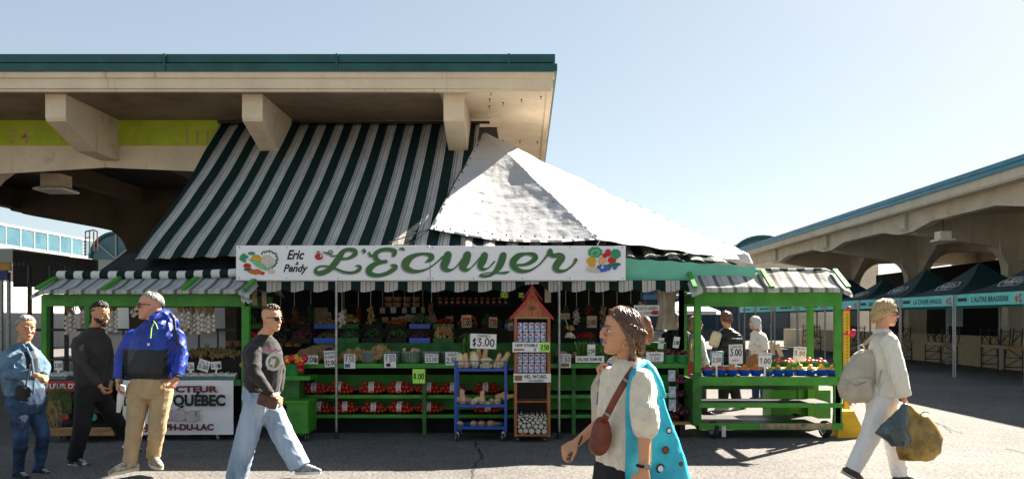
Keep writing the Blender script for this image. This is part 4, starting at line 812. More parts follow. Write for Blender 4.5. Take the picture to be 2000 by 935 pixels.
S(1155, 684, 15, 24, 10.4, [('2.50', .3, .32, INK)], 'narrow card reading 2.50 among the green lettuces')
S(1156, 628, 19, 23, 11.1, [('2.00', .25, .4, INK)], 'card reading 2.00 hanging above the lettuces', card=OLD)
S(1104, 617, 18, 11, 11.1, [('3.00', .25, .5, INK)], 'small card above the cauliflower', card=OLD, stick=(6, 640))
S(1263, 606, 50, 21, 10.6, [('BLEUETS*QUEBEC', .58, .24, INK), ('DU CHAMPS', .16, .24, INK)], 'cream card reading BLEUETS QUEBEC at the right end of the stall', card=PAPER, extra=[(.84, .3, .24, .4, REDINK)])
S(1279, 696, 34, 18, 10.32, [('OIGNONS', .62, .22, INK), ('1.00', .12, .36, INK)], 'card reading OIGNONS in front of the potato crate')
S(1291, 670, 11, 22, 10.5, [('7.50', .5, .25, INK)], 'narrow tilted card in front of the dark coated shopper', tilt=-5)
S(1321, 668, 12, 22, 10.4, [('5.00', .3, .34, INK)], 'narrow card reading 5.00 in the green basket at the stall end', tilt=-8)
S(818, 734, 24, 28, 10.2, [('8.00', .3, .4, INK)], 'lime green card reading 8.00 hanging under the counter', card=NEON, group='handwritten price signs')
ts = [(612, 618, 14, 9, 12.2, 'left'), (640, 620, 12, 12, 12.2, '')]
tags = [(640, 617, 14, 16, 'TOM 3.00'), (665, 622, 12, 10, '2'), (684, 623, 14, 11, '3.00'), (752, 624, 13, 10, '2.50'), (771, 625, 13, 12, '3.50'), (786, 622, 14, 11, '4.00'), (803, 621, 21, 14, '3.50'), (822, 622, 16, 12, '5.00'), (843, 623, 19, 15, '2.00'), (878, 623, 15, 12, '3.00'), (911, 627, 19, 24, '5.00'), (963, 629, 16, 20, '5.00'), (997, 637, 10, 15, '5.00')]
for i, (px, py, w_, h, tx) in enumerate(tags):
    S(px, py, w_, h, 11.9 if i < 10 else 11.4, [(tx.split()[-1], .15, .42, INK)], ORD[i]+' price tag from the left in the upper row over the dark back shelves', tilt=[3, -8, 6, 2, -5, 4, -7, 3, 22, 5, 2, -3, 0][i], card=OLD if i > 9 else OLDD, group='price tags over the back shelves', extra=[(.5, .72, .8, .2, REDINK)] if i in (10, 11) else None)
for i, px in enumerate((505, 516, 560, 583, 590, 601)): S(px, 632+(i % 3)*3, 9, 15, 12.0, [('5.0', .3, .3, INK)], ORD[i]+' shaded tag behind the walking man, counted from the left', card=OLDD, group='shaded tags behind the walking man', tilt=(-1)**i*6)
S(790, 592+3, 1, 1, 12.5, [], 'tiny clip on the back rail above the tags') if False else None
for i, (px, w_) in enumerate(((985, 14), (1018, 9))): S(px, 576, w_, 9, 11.3, [('2.50', .2, .5, INK)], ['lime green tag high beside the red roof', 'lime green tag half behind the red roof'][i], card=NEON, group='lime tags near the roof')
# fruit cart signs
S(1437, 691, 27, 38, 10.2, [('CLEMENTINE', .83, .1, REDINK), ('3.00', .42, .34, INK), ('MAROC', .14, .09, REDINK)], 'big white card reading CLEMENTINE 3.00 on the fruit cart', tilt=2, stick=(0, 738))
S(1400, 701, 19, 24, 10.15, [('PRUNES', .8, .12, BLUEINK), ('2.50', .28, .36, INK)], 'card reading 2.50 above the plums at the cart\'s left post', tilt=-3, stick=(0, 735))
S(1494, 702, 25, 28, 10.15, [('CLEMENTINE', .82, .11, BLUEINK), ('1.00', .25, .36, INK)], 'card reading 1.00 above the limes on the fruit cart', tilt=-1, stick=(0, 738))
S(1562, 691, 25, 28, 10.35, [('CITRONS', .8, .14, BLUEINK), ('3.50', .42, .28, INK)], 'tilted card reading CITRONS 3.50 on the fruit cart', tilt=-3, stick=(2, 725))
for i, (px, py, tl) in enumerate(((1508, 680, 8), (1522, 684, 22))): S(px, py, 9, 26, 10.7, [], ['blank back of a card behind the white haired woman', 'blank tilted card back left of the green baskets'][i], tilt=tl, card=OLD)
# garlic cart signs
S(398, 713, 22, 22, 10.0, [('AIL 3', .66, .2, INK), ('5.00', .2, .36, INK)], 'tilted white card reading 5.00 on the garlic boxes', tilt=-18)
S(372, 715, 14, 16, 10.0, [('AIL', .66, .22, INK), ('5.00', .2, .36, INK)], 'small card reading 5.00 at the blue jacket\'s sleeve', stick=(0, 728))
S(422, 713, 20, 15, 10.0, [('5.00', .3, .4, INK)], 'white card reading 5.00 right of the tilted card', tilt=3, stick=(0, 730), extra=[(.8, .4, .3, .5, BLP)])
S(114, 713, 16, 19, 10.0, [('3.50', .3, .4, INK)], 'card reading 3.50 at the left post of the garlic cart', stick=(0, 728))
S(404, 677, 10, 14, 10.9, [('2', .2, .4, INK)], 'dim card on the upper step of the garlic cart', card=OLD)
# --- tomato bags (onion-net bags)
NET = mat('red_fruit', (.50, .035, .012), .3, var=.25, vs_=14, spec=.5)
NETT = mat('net_tie', (.5, .03, .03), .5)
def bag_proto():
    t = thing('tomato_bag', (0, 0, 0), 'x', 'bag', 'netted bags of tomatoes on the lower shelves')
    rr = random.Random(21); m0 = MB().ell((0, 0, 0), .036, nu=12, nv=8); me = m0.mesh('tomato', NET, Vector((0, 0, 0)), True)
    pos = [(-.19, 0, .04), (-.12, -.05, .036), (-.05, -.05, .036), (.02, -.05, .036), (.09, -.05, .036), (.16, -.03, .036), (.21, .0, .05), (-.15, -.03, .09), (-.08, -.04, .095), (-.01, -.045, .1), (.06, -.04, .095), (.13, -.03, .09), (-.11, -.0, .14), (-.03, -.01, .15), (.05, -.005, .148), (.12, 0, .13), (-.17, .04, .06), (-.08, .05, .12), (.0, .05, .12), (.09, .05, .12), (.17, .04, .08), (-.05, .03, .05), (.06, .03, .05), (-.2, -.04, .08)]
    for p in pos:
        o = bpy.data.objects.new('tomato', me); COL.objects.link(o); o.parent = t; o.location = Vector(p)+Vector((rr.uniform(-.006, .006), rr.uniform(-.006, .006), rr.uniform(-.004, .004))); s = rr.uniform(.88, 1.12); o.scale = (s, s, s*rr.uniform(.85, 1))
    m = MB()   # net strands
    for k in range(9):
        a = -.22+.44*k/8; w_ = .075*math.sqrt(max(.05, 1-(a/.25)**2)); m.tube([(a+.03*math.cos(q*.6), w_*math.cos(math.pi*2*q/12)*1.12, .085+w_*1.15*math.sin(math.pi*2*q/12)) for q in range(13)], .0018, 3, cap=False)
    m.tube([(.22, 0, .07), (.27, -.02, .1), (.30, -.03, .06)], [.015, .006, .012], 6); m.build('net', NETT, t)
    m = MB().grid(lambda u, v: Vector((-.045+.09*u, -.088*math.cos((v-.35)*2.3)-.012, .085+.088*math.sin((v-.35)*2.3))), 3, 8, th=.001); lb = m.build('label_band', PAPER, t)
    m = MB(); rr = random.Random(3)
    for k in range(5): v = .12+k*.14; m.grid(lambda u, q, v=v: Vector((-.028+.056*u, -(.0905)*math.cos((v+q*.05-.35)*2.3)-.012, .085+.0905*math.sin((v+q*.05-.35)*2.3))), 2, 1)
    m.build('print', REDINK, lb)
    return t
KB = Kind(bag_proto()); rr = random.Random(9)
for r_, (z, pxs) in enumerate(((.525, (617, 664, 727, 782, 838, 884, 950)), (.265, (625, 675, 730, 783, 838, 953)))):
    for i, px in enumerate(pxs):
        lab = ('upper' if r_ == 0 else 'lower')+' shelf, '+ORD[i]+' netted tomato bag from the left'
        if px in (950, 953): lab = 'netted tomato bag seen behind the blue rack, '+('upper' if r_ == 0 else 'lower')+' shelf'
        KB.put((SX(px, 10.72), 10.72+rr.uniform(-.02, .02), z), lab, rot=(0, R(rr.uniform(-4, 4)), R(rr.uniform(-9, 9))), scale=(rr.uniform(.72, .82), .85, rr.uniform(.85, .98)))
# --- produce tubs and heaps on the counter
def heap(name, m_, c, rx, ry, rz, n, r, seed, org=None, elong=1.0, smooth=True):
    rr = random.Random(seed); mb = MB()
    for k in range(n):
        a = rr.uniform(0, 6.28); q = math.sqrt(rr.random()); h = (1-q*q)**.5
        M = Euler((rr.uniform(0, 3), rr.uniform(0, 3), rr.uniform(0, 3))).to_matrix(); s = r*rr.uniform(.7, 1.25)
        mb.ell((c[0]+rx*q*math.cos(a), c[1]+ry*q*math.sin(a), c[2]+rz*h*rr.uniform(.7, 1)), (s*elong, s*.8, s*.8), M, 7, 5)
    return mb
GINGER = mat('knobbly_roots', (.42, .27, .10), .8, var=.3, vs_=18, col2=(.2, .11, .03))
for i, (px, w_, hh) in enumerate(((697, 68, .15), (742, 44, .19))):
    c = (SX(px, 10.55), 10.55, .945); o = heap('x', GINGER, (c[0], c[1], c[2]+.03), w_*.0033, .13, hh, 150, .024, 31+i, elong=1.9).build('root_heap', GINGER, org=c, smooth=True); tag(o, ['broad heap of knobbly brown roots on the counter', 'taller heap of knobbly brown roots over a clear tub'][i], 'root vegetables', 'heaps of roots', 'stuff')
TUBC = mat('milky_tub', (.30, .33, .30), .3, var=.2, vs_=9, alpha=.8); ROP = mat('green_pods', (.16, .36, .16), .5)
tubs = [(720, 40), (763, 40), (803, 40), (843, 40), (880, 38)]
for i, (px, w_) in enumerate(tubs):
    c = Vector((SX(px, 10.5), 10.5, .932)); t = thing('produce_tub', c, ORD[i]+' clear plastic tub from the left on the counter', 'tub', 'clear tubs on the counter'); k = w_/2*10.5/F
    MB().lathe(c, [(k*.78, 0), (k*1.0, .15), (k*1.05, .155), (k*1.05, .165), (k*.95, .163), (k*.74, .01)], 20, squash=(1, .8)).build('shell', TUBC, t, smooth=True)
    m = MB()
    for q in range(9): a = R(200+q*17); m.bar(c+Vector((k*.86*math.cos(a), k*.7*math.sin(a)-.012, .03)), c+Vector((k*.97*math.cos(a), k*.8*math.sin(a)-.012, .12)), .012, .003)
    if i in (1, 2): m.build('rib', ROP, t)
    MB().lathe(c+Vector((0, 0, .1)), [(k*.9, 0), (k*.7, .045), (.01, .06)], 14, squash=(1, .8)).build('contents', [GINGER, DARK, mat('mushrooms', (.55, .40, .26), .6, var=.3, vs_=20), mat('leafy_green', (.04, .13, .03), .7, var=.3, vs_=20), MATS['leafy_green'] if 'leafy_green' in MATS else GREEND][i], t)
MUSH = MATS['mushrooms']; m0 = MB().ell((0, 0, .02), (.028, .028, .02), nu=10, nv=6); m0.caps([(0, 0, 0), (0, 0, .012)], .012, 8)
mo = m0.build('mushroom', MUSH, org=(0, 0, 0), smooth=True); tag(mo, 'x', 'mushroom', 'mushrooms in the third tub'); KM = Kind(mo); rr = random.Random(5)
for k in range(9): KM.put((SX(803, 10.5)+rr.uniform(-.1, .1), 10.46+rr.uniform(-.03, .05), 1.09+rr.uniform(0, .02)), 'pale mushroom heaped in the third clear tub', rot=(rr.uniform(-.8, .8), rr.uniform(-.8, .8), 0))
# burlap sack and cherries
BUR = mat('burlap', (.30, .18, .09), .95, var=.25, vs_=14, bump=.5, bs=80)
def fuse(mb, name, m_, parent, vox=.006, sm=4, amp=0, fr=9, seed=0, org=None, stretch=(1, 1, 1), amp2=0):
    me = mb.mesh('tmp', None, Vector((0, 0, 0))); ob = bpy.data.objects.new('tmp', me); COL.objects.link(ob)
    r = ob.modifiers.new('r', 'REMESH'); r.mode = 'VOXEL'; r.voxel_size = vox
    s = ob.modifiers.new('s', 'SMOOTH'); s.factor = .5; s.iterations = sm
    dg = bpy.context.evaluated_depsgraph_get(); m2 = bpy.data.meshes.new_from_object(ob.evaluated_get(dg)); bpy.data.objects.remove(ob); bpy.data.meshes.remove(me)
    n = len(m2.vertices); co = np.empty(n*3); m2.vertices.foreach_get('co', co); co = co.reshape(-1, 3)
    if amp:
        no = np.empty(n*3); m2.vertices.foreach_get('normal', no); no = no.reshape(-1, 3); rs = np.random.RandomState(seed+5); dsp = np.zeros(n); st_ = np.array(stretch)
        for k in range(5):   # sparse directional folds, each fading in and out over the cloth
            f = fr*(.8+.55*k); a = rs.randn(3)*st_; a /= np.linalg.norm(a); b_ = rs.randn(3); b_ /= np.linalg.norm(b_); c_ = rs.randn(3); c_ /= np.linalg.norm(c_); ph = rs.rand()*6.28
            wv = co@a*f*np.pi+.9*np.sin(co@b_*fr*.8+ph)+ph; mask = .5+.5*np.sin(co@c_*fr*1.1+ph*2); dsp += ((1-np.abs(np.sin(wv)))**2-.3)*mask**1.5/(1+.6*k)
        co += no*(dsp*amp)[:, None]*.75
    o_ = np.array(ORG[parent.name] if parent is not None else org); co -= o_; m2.vertices.foreach_set('co', co.astype(np.float32).ravel())
    m2.materials.clear(); m2.materials.append(m_); m2.shade_smooth(); m2.update(); m2.name = name
    o = bpy.data.objects.new(name, m2); COL.objects.link(o)
    if parent is not None: o.parent = parent
    else: o.location = org
    ORG[o.name] = Vector(o_); return o
c = Vector((SX(618, 10.65), 10.65, .94)); m = MB().ell(c+Vector((0, 0, .11)), (.20, .14, .13)); m.ell(c+Vector((.14, 0, .13)), (.12, .1, .12)); m.ell(c+Vector((-.14, -.02, .1)), (.12, .1, .1))
o = fuse(m, 'burlap_sack', BUR, None, .012, 3, .03, 5, 1, org=c); tag(o, 'slumped brown burlap sack between peppers and root heaps', 'sack')
c = Vector((SX(642, 10.45), 10.45, 1.0)); t = thing('berry_basket', c, 'dark berries spilling from the burlap in front of the steel pole', 'basket')
m = heap('x', None, c+Vector((0, 0, .02)), .07, .06, .14, 70, .012, 4); m.build('berries', mat('dark_berries', (.10, .02, .02), .25, var=.2), t, smooth=True); t.children[0]['kind'] = 'stuff'
MB().lathe(c-Vector((0, 0, .06)), [(.06, 0), (.085, .08), (.08, .08)], 14).build('basket', WICKER, t)
# pepper basket on the side shelf
ws = thing('side_shelf_cabinet', (SX(580, 10.2), 10.2, 0), 'green side cabinet with a flap shelf behind the walking man', 'cabinet')
MB().bx(SX(545, 10.1), SX(605, 10.1), 10.1, 10.5, SZ(742, 10.1), SZ(734, 10.1)).build('flap_shelf', GREEN, ws); MB().bx(SX(548, 10.15), SX(582, 10.15), 10.2, 10.45, .42, .74).build('cabinet', GREEND, ws)
t = thing('rolling_bin', (SX(582, 10.0), 10.0, 0), 'green wooden bin on casters behind the walking man', 'bin')
MB().bx(SX(560, 9.9), SX(602, 9.9), 9.9, 10.3, .10, .48, bev=.01).build('box', GREEN, t); MB().bx(SX(557, 9.9), SX(604, 9.9), 9.88, 10.32, .48, .51).build('rim', GREEN, t)
for px in (571, 597): wheel(t, SX(px, 9.9), 9.95, .05, .03, 'caster')
t = thing('green_basket', (SX(571, 10.2), 10.2, SZ(734, 10.1)), 'ribbed green basket of peppers behind the walking man', 'basket')
c = Vector((SX(571, 10.2), 10.2, SZ(734, 10.1))); MB().lathe(c, [(.075, 0), (.11, .13), (.118, .13), (.118, .142), (.1, .14), (.07, .01)], 16, squash=(1.15, .8)).build('basket', GREENPL, t)
PR, PO, PY_ = mat('red_pepper', (.50, .008, .01), .2, spec=.6), mat('orange_pepper', (.75, .24, .01), .2, spec=.6), mat('yellow_pepper', (.75, .42, .01), .2, spec=.6)
m = MB()
for a in range(4): m.ell((.02*math.cos(a*1.57), .02*math.sin(a*1.57), 0), (.028, .028, .042), nu=10, nv=8)
pp = fuse(m, 'bell_pepper', PR, None, .006, 3, org=Vector((0, 0, 0))); MB().tube([(0, 0, .035), (.004, 0, .055)], [.006, .004], 6).build('stem', K2, pp)
tag(pp, 'x', 'pepper', 'peppers behind the walking man')
meshes = {'red': pp.data}
for nm, mm_ in (('orange', PO), ('yellow', PY_)):
    d_ = pp.data.copy(); d_.materials.clear(); d_.materials.append(mm_); meshes[nm] = d_
first = [True]
for (px, py, cl, sz) in ((556, 708, 'red', 1.0), (563, 703, 'yellow', 1), (571, 700, 'red', 1.25), (581, 702, 'orange', 1.1), (590, 702, 'orange', 1.0), (566, 699, 'orange', .9), (578, 697, 'yellow', .9), (586, 712, 'red', 1.2), (595, 700, 'red', 1.1), (587, 722, 'red', .9), (560, 698, 'orange', .8), (474, 712, 'orange', .9)):
    o = pp if first[0] else clone(pp); first[0] = False; o.data = meshes[cl]; o.location = W(px, py, 10.16); o.rotation_euler = (px % 3-1, px % 5*.4-1, px); o.scale = (sz,)*3
    o['label'] = 'shiny '+cl+' bell pepper '+('at the green post of the garlic cart' if px < 480 else 'heaped above the green ribbed basket')
# --- lettuces, celery, cauliflower, baskets to the right
LEAF = mat('lettuce_leaf', (.16, .32, .07), .55, var=.35, vs_=16, col2=(.04, .12, .02)); DLF = mat('dark_leaf', (.03, .09, .02), .6, var=.4, vs_=14)
def leafy(name, c, h, r, n, m_, seed, label, cat, group=None, curl=.5, width=.04):
    rr = random.Random(seed); mb = MB()
    for k in range(n):
        a = rr.uniform(0, 6.28); L = h*rr.uniform(.7, 1.05); b = r*rr.uniform(.3, 1); w_ = width*rr.uniform(.7, 1.2); up = Vector((math.cos(a), math.sin(a), 0)); sd = Vector((-math.sin(a), math.cos(a), 0))
        mb.grid(lambda u, v: Vector(c)+up*(b*.25+b*v*(.6+curl*v))+Z_*(L*(v-.25*curl*v*v))+sd*((u-.5)*w_*2*math.sin(math.pi*min(1, .15+.8*v))+.008*math.sin(v*14+k))+up*(.012*math.cos(u*6.28)), 4, 6)
    o = mb.build(name, m_, org=c, smooth=True); return tag(o, label, cat, group)
for i, px in enumerate((1136, 1148, 1166, 1177)): leafy('lettuce', (SX(px, 10.6), 10.6+.05*(i % 2), .95), .29-.04*(i > 1), .08, 26, LEAF, 40+i, ORD[i]+' upright romaine lettuce from the left', 'lettuce', 'romaine lettuces', .3, .05)
leafy('celery', (SX(911, 10.9), 10.9, .95), .36, .05, 26, mat('celery_stalk', (.17, .34, .08), .5, var=.3, vs_=20), 60, 'bunch of green celery left of the COURGES card', 'celery', None, .1, .012)
c = Vector((SX(1113, 10.7), 10.7, SZ(655, 10.7))); t = thing('cauliflower', c, 'cauliflower on top of the potatoes under a small card', 'cauliflower')
heap('x', None, c-Vector((0, 0, .03)), .06, .05, .07, 60, .018, 6).build('curd', mat('curd', (.66, .58, .38), .7, var=.15), t, smooth=True); m = heap('x', None, c+Vector((.0, .02, .08)), .05, .04, .04, 14, .025, 7, elong=1.6).build('leaves', GINGER, t, smooth=True)
POT = mat('potato_skin', (.46, .28, .13), .6, var=.25, vs_=15); m0 = MB().ell((0, 0, 0), (.042, .034, .03), nu=12, nv=8); po = m0.build('potato', POT, org=(0, 0, 0), smooth=True); tag(po, 'x', 'potato', 'potatoes in crates'); KP = Kind(po); rr = random.Random(14)
def crate(px, d, z, wpx, dep_, h, m_, label, cat='crate', name='crate', group=None):
    c = Vector((SX(px, d), d+dep_/2, z)); w_ = wpx*d/F; t = thing(name, c, label, cat, group)
    m = MB().bx(c.x-w_/2, c.x+w_/2, d, d+.012, z, z+h).bx(c.x-w_/2, c.x+w_/2, d+dep_-.012, d+dep_, z, z+h); m.build('long_side', m_, t)
    MB().bx(c.x-w_/2, c.x-w_/2+.012, d+.0125, d+dep_-.0125, z, z+h).bx(c.x+w_/2-.012, c.x+w_/2, d+.0125, d+dep_-.0125, z, z+h).build('short_side', m_, t); MB().bx(c.x-w_/2+.013, c.x+w_/2-.013, d+.013, d+dep_-.013, z+.003, z+.01).build('bottom', m_, t); return c
c = crate(1106, 10.42, .932, 46, .3, .09, DARK, 'dark crate of reddish potatoes right of the steel pole')
for k in range(13): KP.put(c+Vector((rr.uniform(-.12, .12), rr.uniform(-.1, .06), .08+rr.uniform(.0, .07))), 'reddish potato in the dark crate under the cauliflower', rot=(rr.uniform(0, 3), rr.uniform(0, 3), 0), group='potatoes in the dark crate')
c = crate(1273, 10.42, .932, 58, .3, .10, mat('pale_crate', (.45, .40, .28), .7), 'pale crate of potatoes behind the OIGNONS card')
for k in range(16): KP.put(c+Vector((rr.uniform(-.16, .16), rr.uniform(-.1, .08), .10+rr.uniform(.0, .06))), 'round yellow potato in the pale crate behind the OIGNONS card', rot=(rr.uniform(0, 3), rr.uniform(0, 3), 0), group='potatoes in the pale crate')
leafy('fennel', (SX(1270, 10.8), 10.8, 1.06), .12, .12, 30, LEAF, 90, 'leafy pale bunch behind the potatoes at the stall end', 'vegetables', None, .9, .03)
def basket_lathe(k, m_, sq=(1, .85), ribs=14):
    m = MB().lathe((0, 0, 0), [(k*.74, 0), (k*.97, .088), (k*1.04, .088), (k*1.04, .10), (k*.92, .098), (k*.7, .008)], 18, squash=sq)
    for q in range(ribs): a = 6.283*q/ribs; m.bar((k*.79*math.cos(a)*sq[0], k*.79*math.sin(a)*sq[1], .01), (k*.99*math.cos(a)*sq[0], k*.99*math.sin(a)*sq[1], .085), .006, .006)
    return m
gb = basket_lathe(.10, GREENPL).build('green_basket', GREENPL, org=(0, 0, 0), smooth=False); tag(gb, 'x', 'basket', 'green berry baskets'); KGB = Kind(gb)
PLM = mat('plum_skin', (.16, .015, .03), .3, var=.3, vs_=8, col2=(.05, .01, .03)); fr0 = MB().ell((0, 0, 0), (.034, .034, .032), nu=14, nv=10); 
def fruit(name, m_, grp): o = fr0.build(name, m_, org=(0, 0, 0), smooth=True); tag(o, 'x', name, grp); return Kind(o)
KPL = fruit('plum', PLM, 'plums'); KPE = fruit('peach', mat('peach_skin', (.60, .13, .05), .5, var=.4, vs_=10, col2=(.30, .02, .03)), 'peaches'); KOR = fruit('clementine', mat('orange_skin', (.75, .22, .01), .4, var=.15, vs_=30, bump=.1, bs=200), 'clementines')
KLE = fruit('lemon', mat('lemon_skin', (.78, .48, .04), .4, var=.15, vs_=12), 'lemons'); KLI = fruit('lime', mat('lime_skin', (.30, .38, .03), .4, var=.35, vs_=10), 'limes')
for i, (px, lab) in enumerate(((1305, 'left'), (1333, 'right'))):
    c = Vector((SX(px, 10.45), 10.45, .932)); KGB.put(c, lab+' green basket of plums at the stall end', scale=(.95, 1, 1.25))
    for k in range(8): a = k*.9; KPL.put(c+Vector((.055*math.cos(a), .045*math.sin(a), .125+.02*(k % 3))), 'dark plum in the '+lab+' green basket at the stall end', group='plums in the '+lab+' green basket')
# fruit bowls on the fruit cart
bl = MB().lathe((0, 0, 0), [(.052, 0), (.082, .075), (.088, .078), (.086, .082), (.078, .078), (.05, .008)], 22).build('blue_bowl', BLUEPL, org=(0, 0, 0), smooth=True); tag(bl, 'x', 'bowl', 'blue plastic bowls on the fruit cart'); KBL = Kind(bl)
zs = SZ(735, 10.12)+.004
bowls = [(1382, KPE, 'peach', 'red peaches'), (1407, KPE, 'peach', 'red peaches'), (1430, KOR, 'clementine', 'clementines'), (1453, KOR, 'clementine', 'clementines'), (1476, KOR, 'clementine', 'clementines'), (1500, KLI, 'lime', 'limes'), (1520, KLI, 'lime', 'mixed limes'), (1541, KLI, 'lime', 'limes'), (1563, KLE, 'lemon', 'lemons'), (1583, KLE, 'lemon', 'lemons'), (1605, KLE, 'lemon', 'lemons'), (1626, KLE, 'lemon', 'lemons')]
rr = random.Random(77)
for i, (px, K, nm, pl) in enumerate(bowls):
    c = Vector((SX(px, 10.22), 10.22+rr.uniform(-.015, .015), zs)); KBL.put(c, ORD[i]+' blue bowl from the left on the fruit cart, full of '+pl, rot=(0, 0, 0) if i not in (5,) else (R(-12), R(6), 0))
    n = 7
    for k in range(n):
        a = k*6.283/(n-1)+i; rad = .048 if k < n-1 else 0; KK = K
        if nm == 'lime' and (k+i) % 3 == 0: KK = KLE
        nm2 = 'lemon' if KK is KLE else nm
        s = rr.uniform(.82, 1.02); KK.put(c+Vector((rad*math.cos(a), rad*math.sin(a), .078+.004*rr.random() if k < n-1 else .118)), nm2+' in the '+ORD[i]+' blue bowl from the left on the fruit cart', rot=(rr.uniform(0, 3), rr.uniform(0, 3), 0), scale=(s, s, s*(1.15 if KK is KLE else 1)), group=nm2+'s in the '+ORD[i]+' blue bowl')
for i, (px, d) in enumerate(((1520, 10.62), (1541, 10.52), (1546, 10.75), (1580, 10.72), (1602, 10.58), (1570, 10.85))):
    c = Vector((SX(px, d), d, zs+.03)); KGB.put(c, ORD[i]+' green basket from the left at the back of the fruit cart', scale=(1.0, 1, 1.2))
    for k in range(7): a = k*1.05; KPE.put(c+Vector((.055*math.cos(a)*(k < 6), .05*math.sin(a)*(k < 6), .125+.03*(k == 6))), 'pale peach in the '+ORD[i]+' green basket of the fruit cart', group='peaches in the '+ORD[i]+' green basket', scale=.95)
MB_ = crate(1420, 10.5, zs, 60, .3, .10, OFFW, 'pale box at the back left of the fruit cart', 'box', 'produce_box')
# --- dark back shelves with baskets
WB = MB().lathe((0, 0, 0), [(.06, 0), (.085, .10), (.09, .10), (.09, .112), (.078, .11), (.058, .01)], 14).build('wicker_basket', WICKER, org=(0, 0, 0)); tag(WB, 'x', 'basket', 'wicker baskets on the back shelves'); KW = Kind(WB)
for i, (px, py, d) in enumerate(((449, 676, 11.3), (465, 676, 11.3), (546, 676, 11.2), (564, 676, 11.2), (581, 676, 11.2))):
    KW.put(W(px, py, d), ORD[i]+' small wicker basket from the left on the dark shelf near the walking man', scale=.72 if i < 2 else .8)
for r_ in range(2):
    for i in range(4): KW.put(W(759+i*18, 588+r_*11, 12.4), ('upper' if r_ == 0 else 'lower')+' row, '+ORD[i]+' hanging basket from the left over the price tags', scale=(.75, .75, .6))
hr = thing('hanging_rack', W(790, 600, 12.4), 'dark wire rack holding the little baskets over the price tags', 'rack')
for z in (588.5, 599.5): MB().tube([W(745, z+.5, 12.46), W(830, z+.5, 12.46)], .008, 6).build('wire', BLACKM, hr)
for px in (748, 826): MB().tube([W(px, 601, 12.46), (SX(px, 12.46), 12.46, 2.35)], .006, 5).build('hanger', BLACKM, hr)
js = thing('jar_shelf', W(930, 595, 12.3), 'dark high shelf carrying a row of amber jars', 'shelf'); MB().bx(SX(850, 12.2), SX(1000, 12.2), 12.2, 12.5, SZ(594, 12.2)-.02, SZ(594, 12.2)).build('board', DARK, js)
for px in (855, 995): MB().bar(W(px, 594, 12.4), (SX(px, 12.4), 12.4, 2.35), .03).build('bracket', DARK, js)
jr = MB().lathe((0, 0, 0), [(.03, 0), (.034, .01), (.034, .075), (.026, .085)], 12); jo = jr.build('honey_jar', mat('amber_glass', (.16, .05, .01), .15, spec=.7), org=(0, 0, 0), smooth=True); MB().lathe((0, 0, .086), [(.028, 0), (.028, .018)], 12).build('lid', mat('dull_gold', (.25, .15, .05), .4, metal=.6), jo); tag(jo, 'x', 'jar', 'amber jars on the high shelf'); KJ = Kind(jo)
for i in range(12): KJ.put((SX(860+i*11.6, 12.3), 12.3, SZ(594, 12.2)+.002), ORD[i]+' amber jar from the left on the high dark shelf')
# produce boxes along the upper shelves
rr = random.Random(99)
kinds = [('brown mushrooms', GINGER), ('dark greens', DLF), ('carrots', mat('carrot', (.45, .10, .01), .5, var=.2)), ('red berries', mat('berry_red', (.30, .015, .01), .3)), ('dried roots', mat('dull_root', (.16, .09, .035), .8, var=.3)), ('beets', mat('beet', (.09, .02, .03), .6)), ('green beans', mat('bean', (.05, .13, .03), .6))]
i = 0
for row, (d, z, pys) in enumerate(((11.2, 1.19, 0), (11.9, 1.38, 0))):
    for px in range(500, 1240, 46):
        kd, km = kinds[rr.randrange(7)]; i += 1
        if 955 < px < 1100 and row == 0: continue
        X = SX(px, d); c = Vector((X, d, z)); t = thing('produce_box', c, ('front' if row == 0 else 'rear')+' dark back shelf, box of '+kd+', '+ORD[(px-500)//46]+' place from the left', 'box', 'produce boxes on the dark back shelves')
        w_ = 40*d/F; m = MB().bx(X-w_/2, X+w_/2, d-.14, d-.13, z+.002, z+.07).bx(X-w_/2, X-w_/2+.01, d-.129, d+.14, z+.002, z+.07).bx(X+w_/2-.01, X+w_/2, d-.129, d+.14, z+.002, z+.07); m.build('box', [DARK, BLUEPL, GREEND, DARK][(px//46) % 4], t)
        q = heap('x', None, c+Vector((0, 0, .05)), w_*.46, .12, rr.uniform(.07, .17), 90, rr.choice((.014, .02, .026)), px, elong=rr.choice((1, 1, 2.2))).build('contents', km, t, smooth=True); q['kind'] = 'stuff'
# two blue bowls with tomatoes deep in the stall
for i, px in enumerate((872, 880)): pass
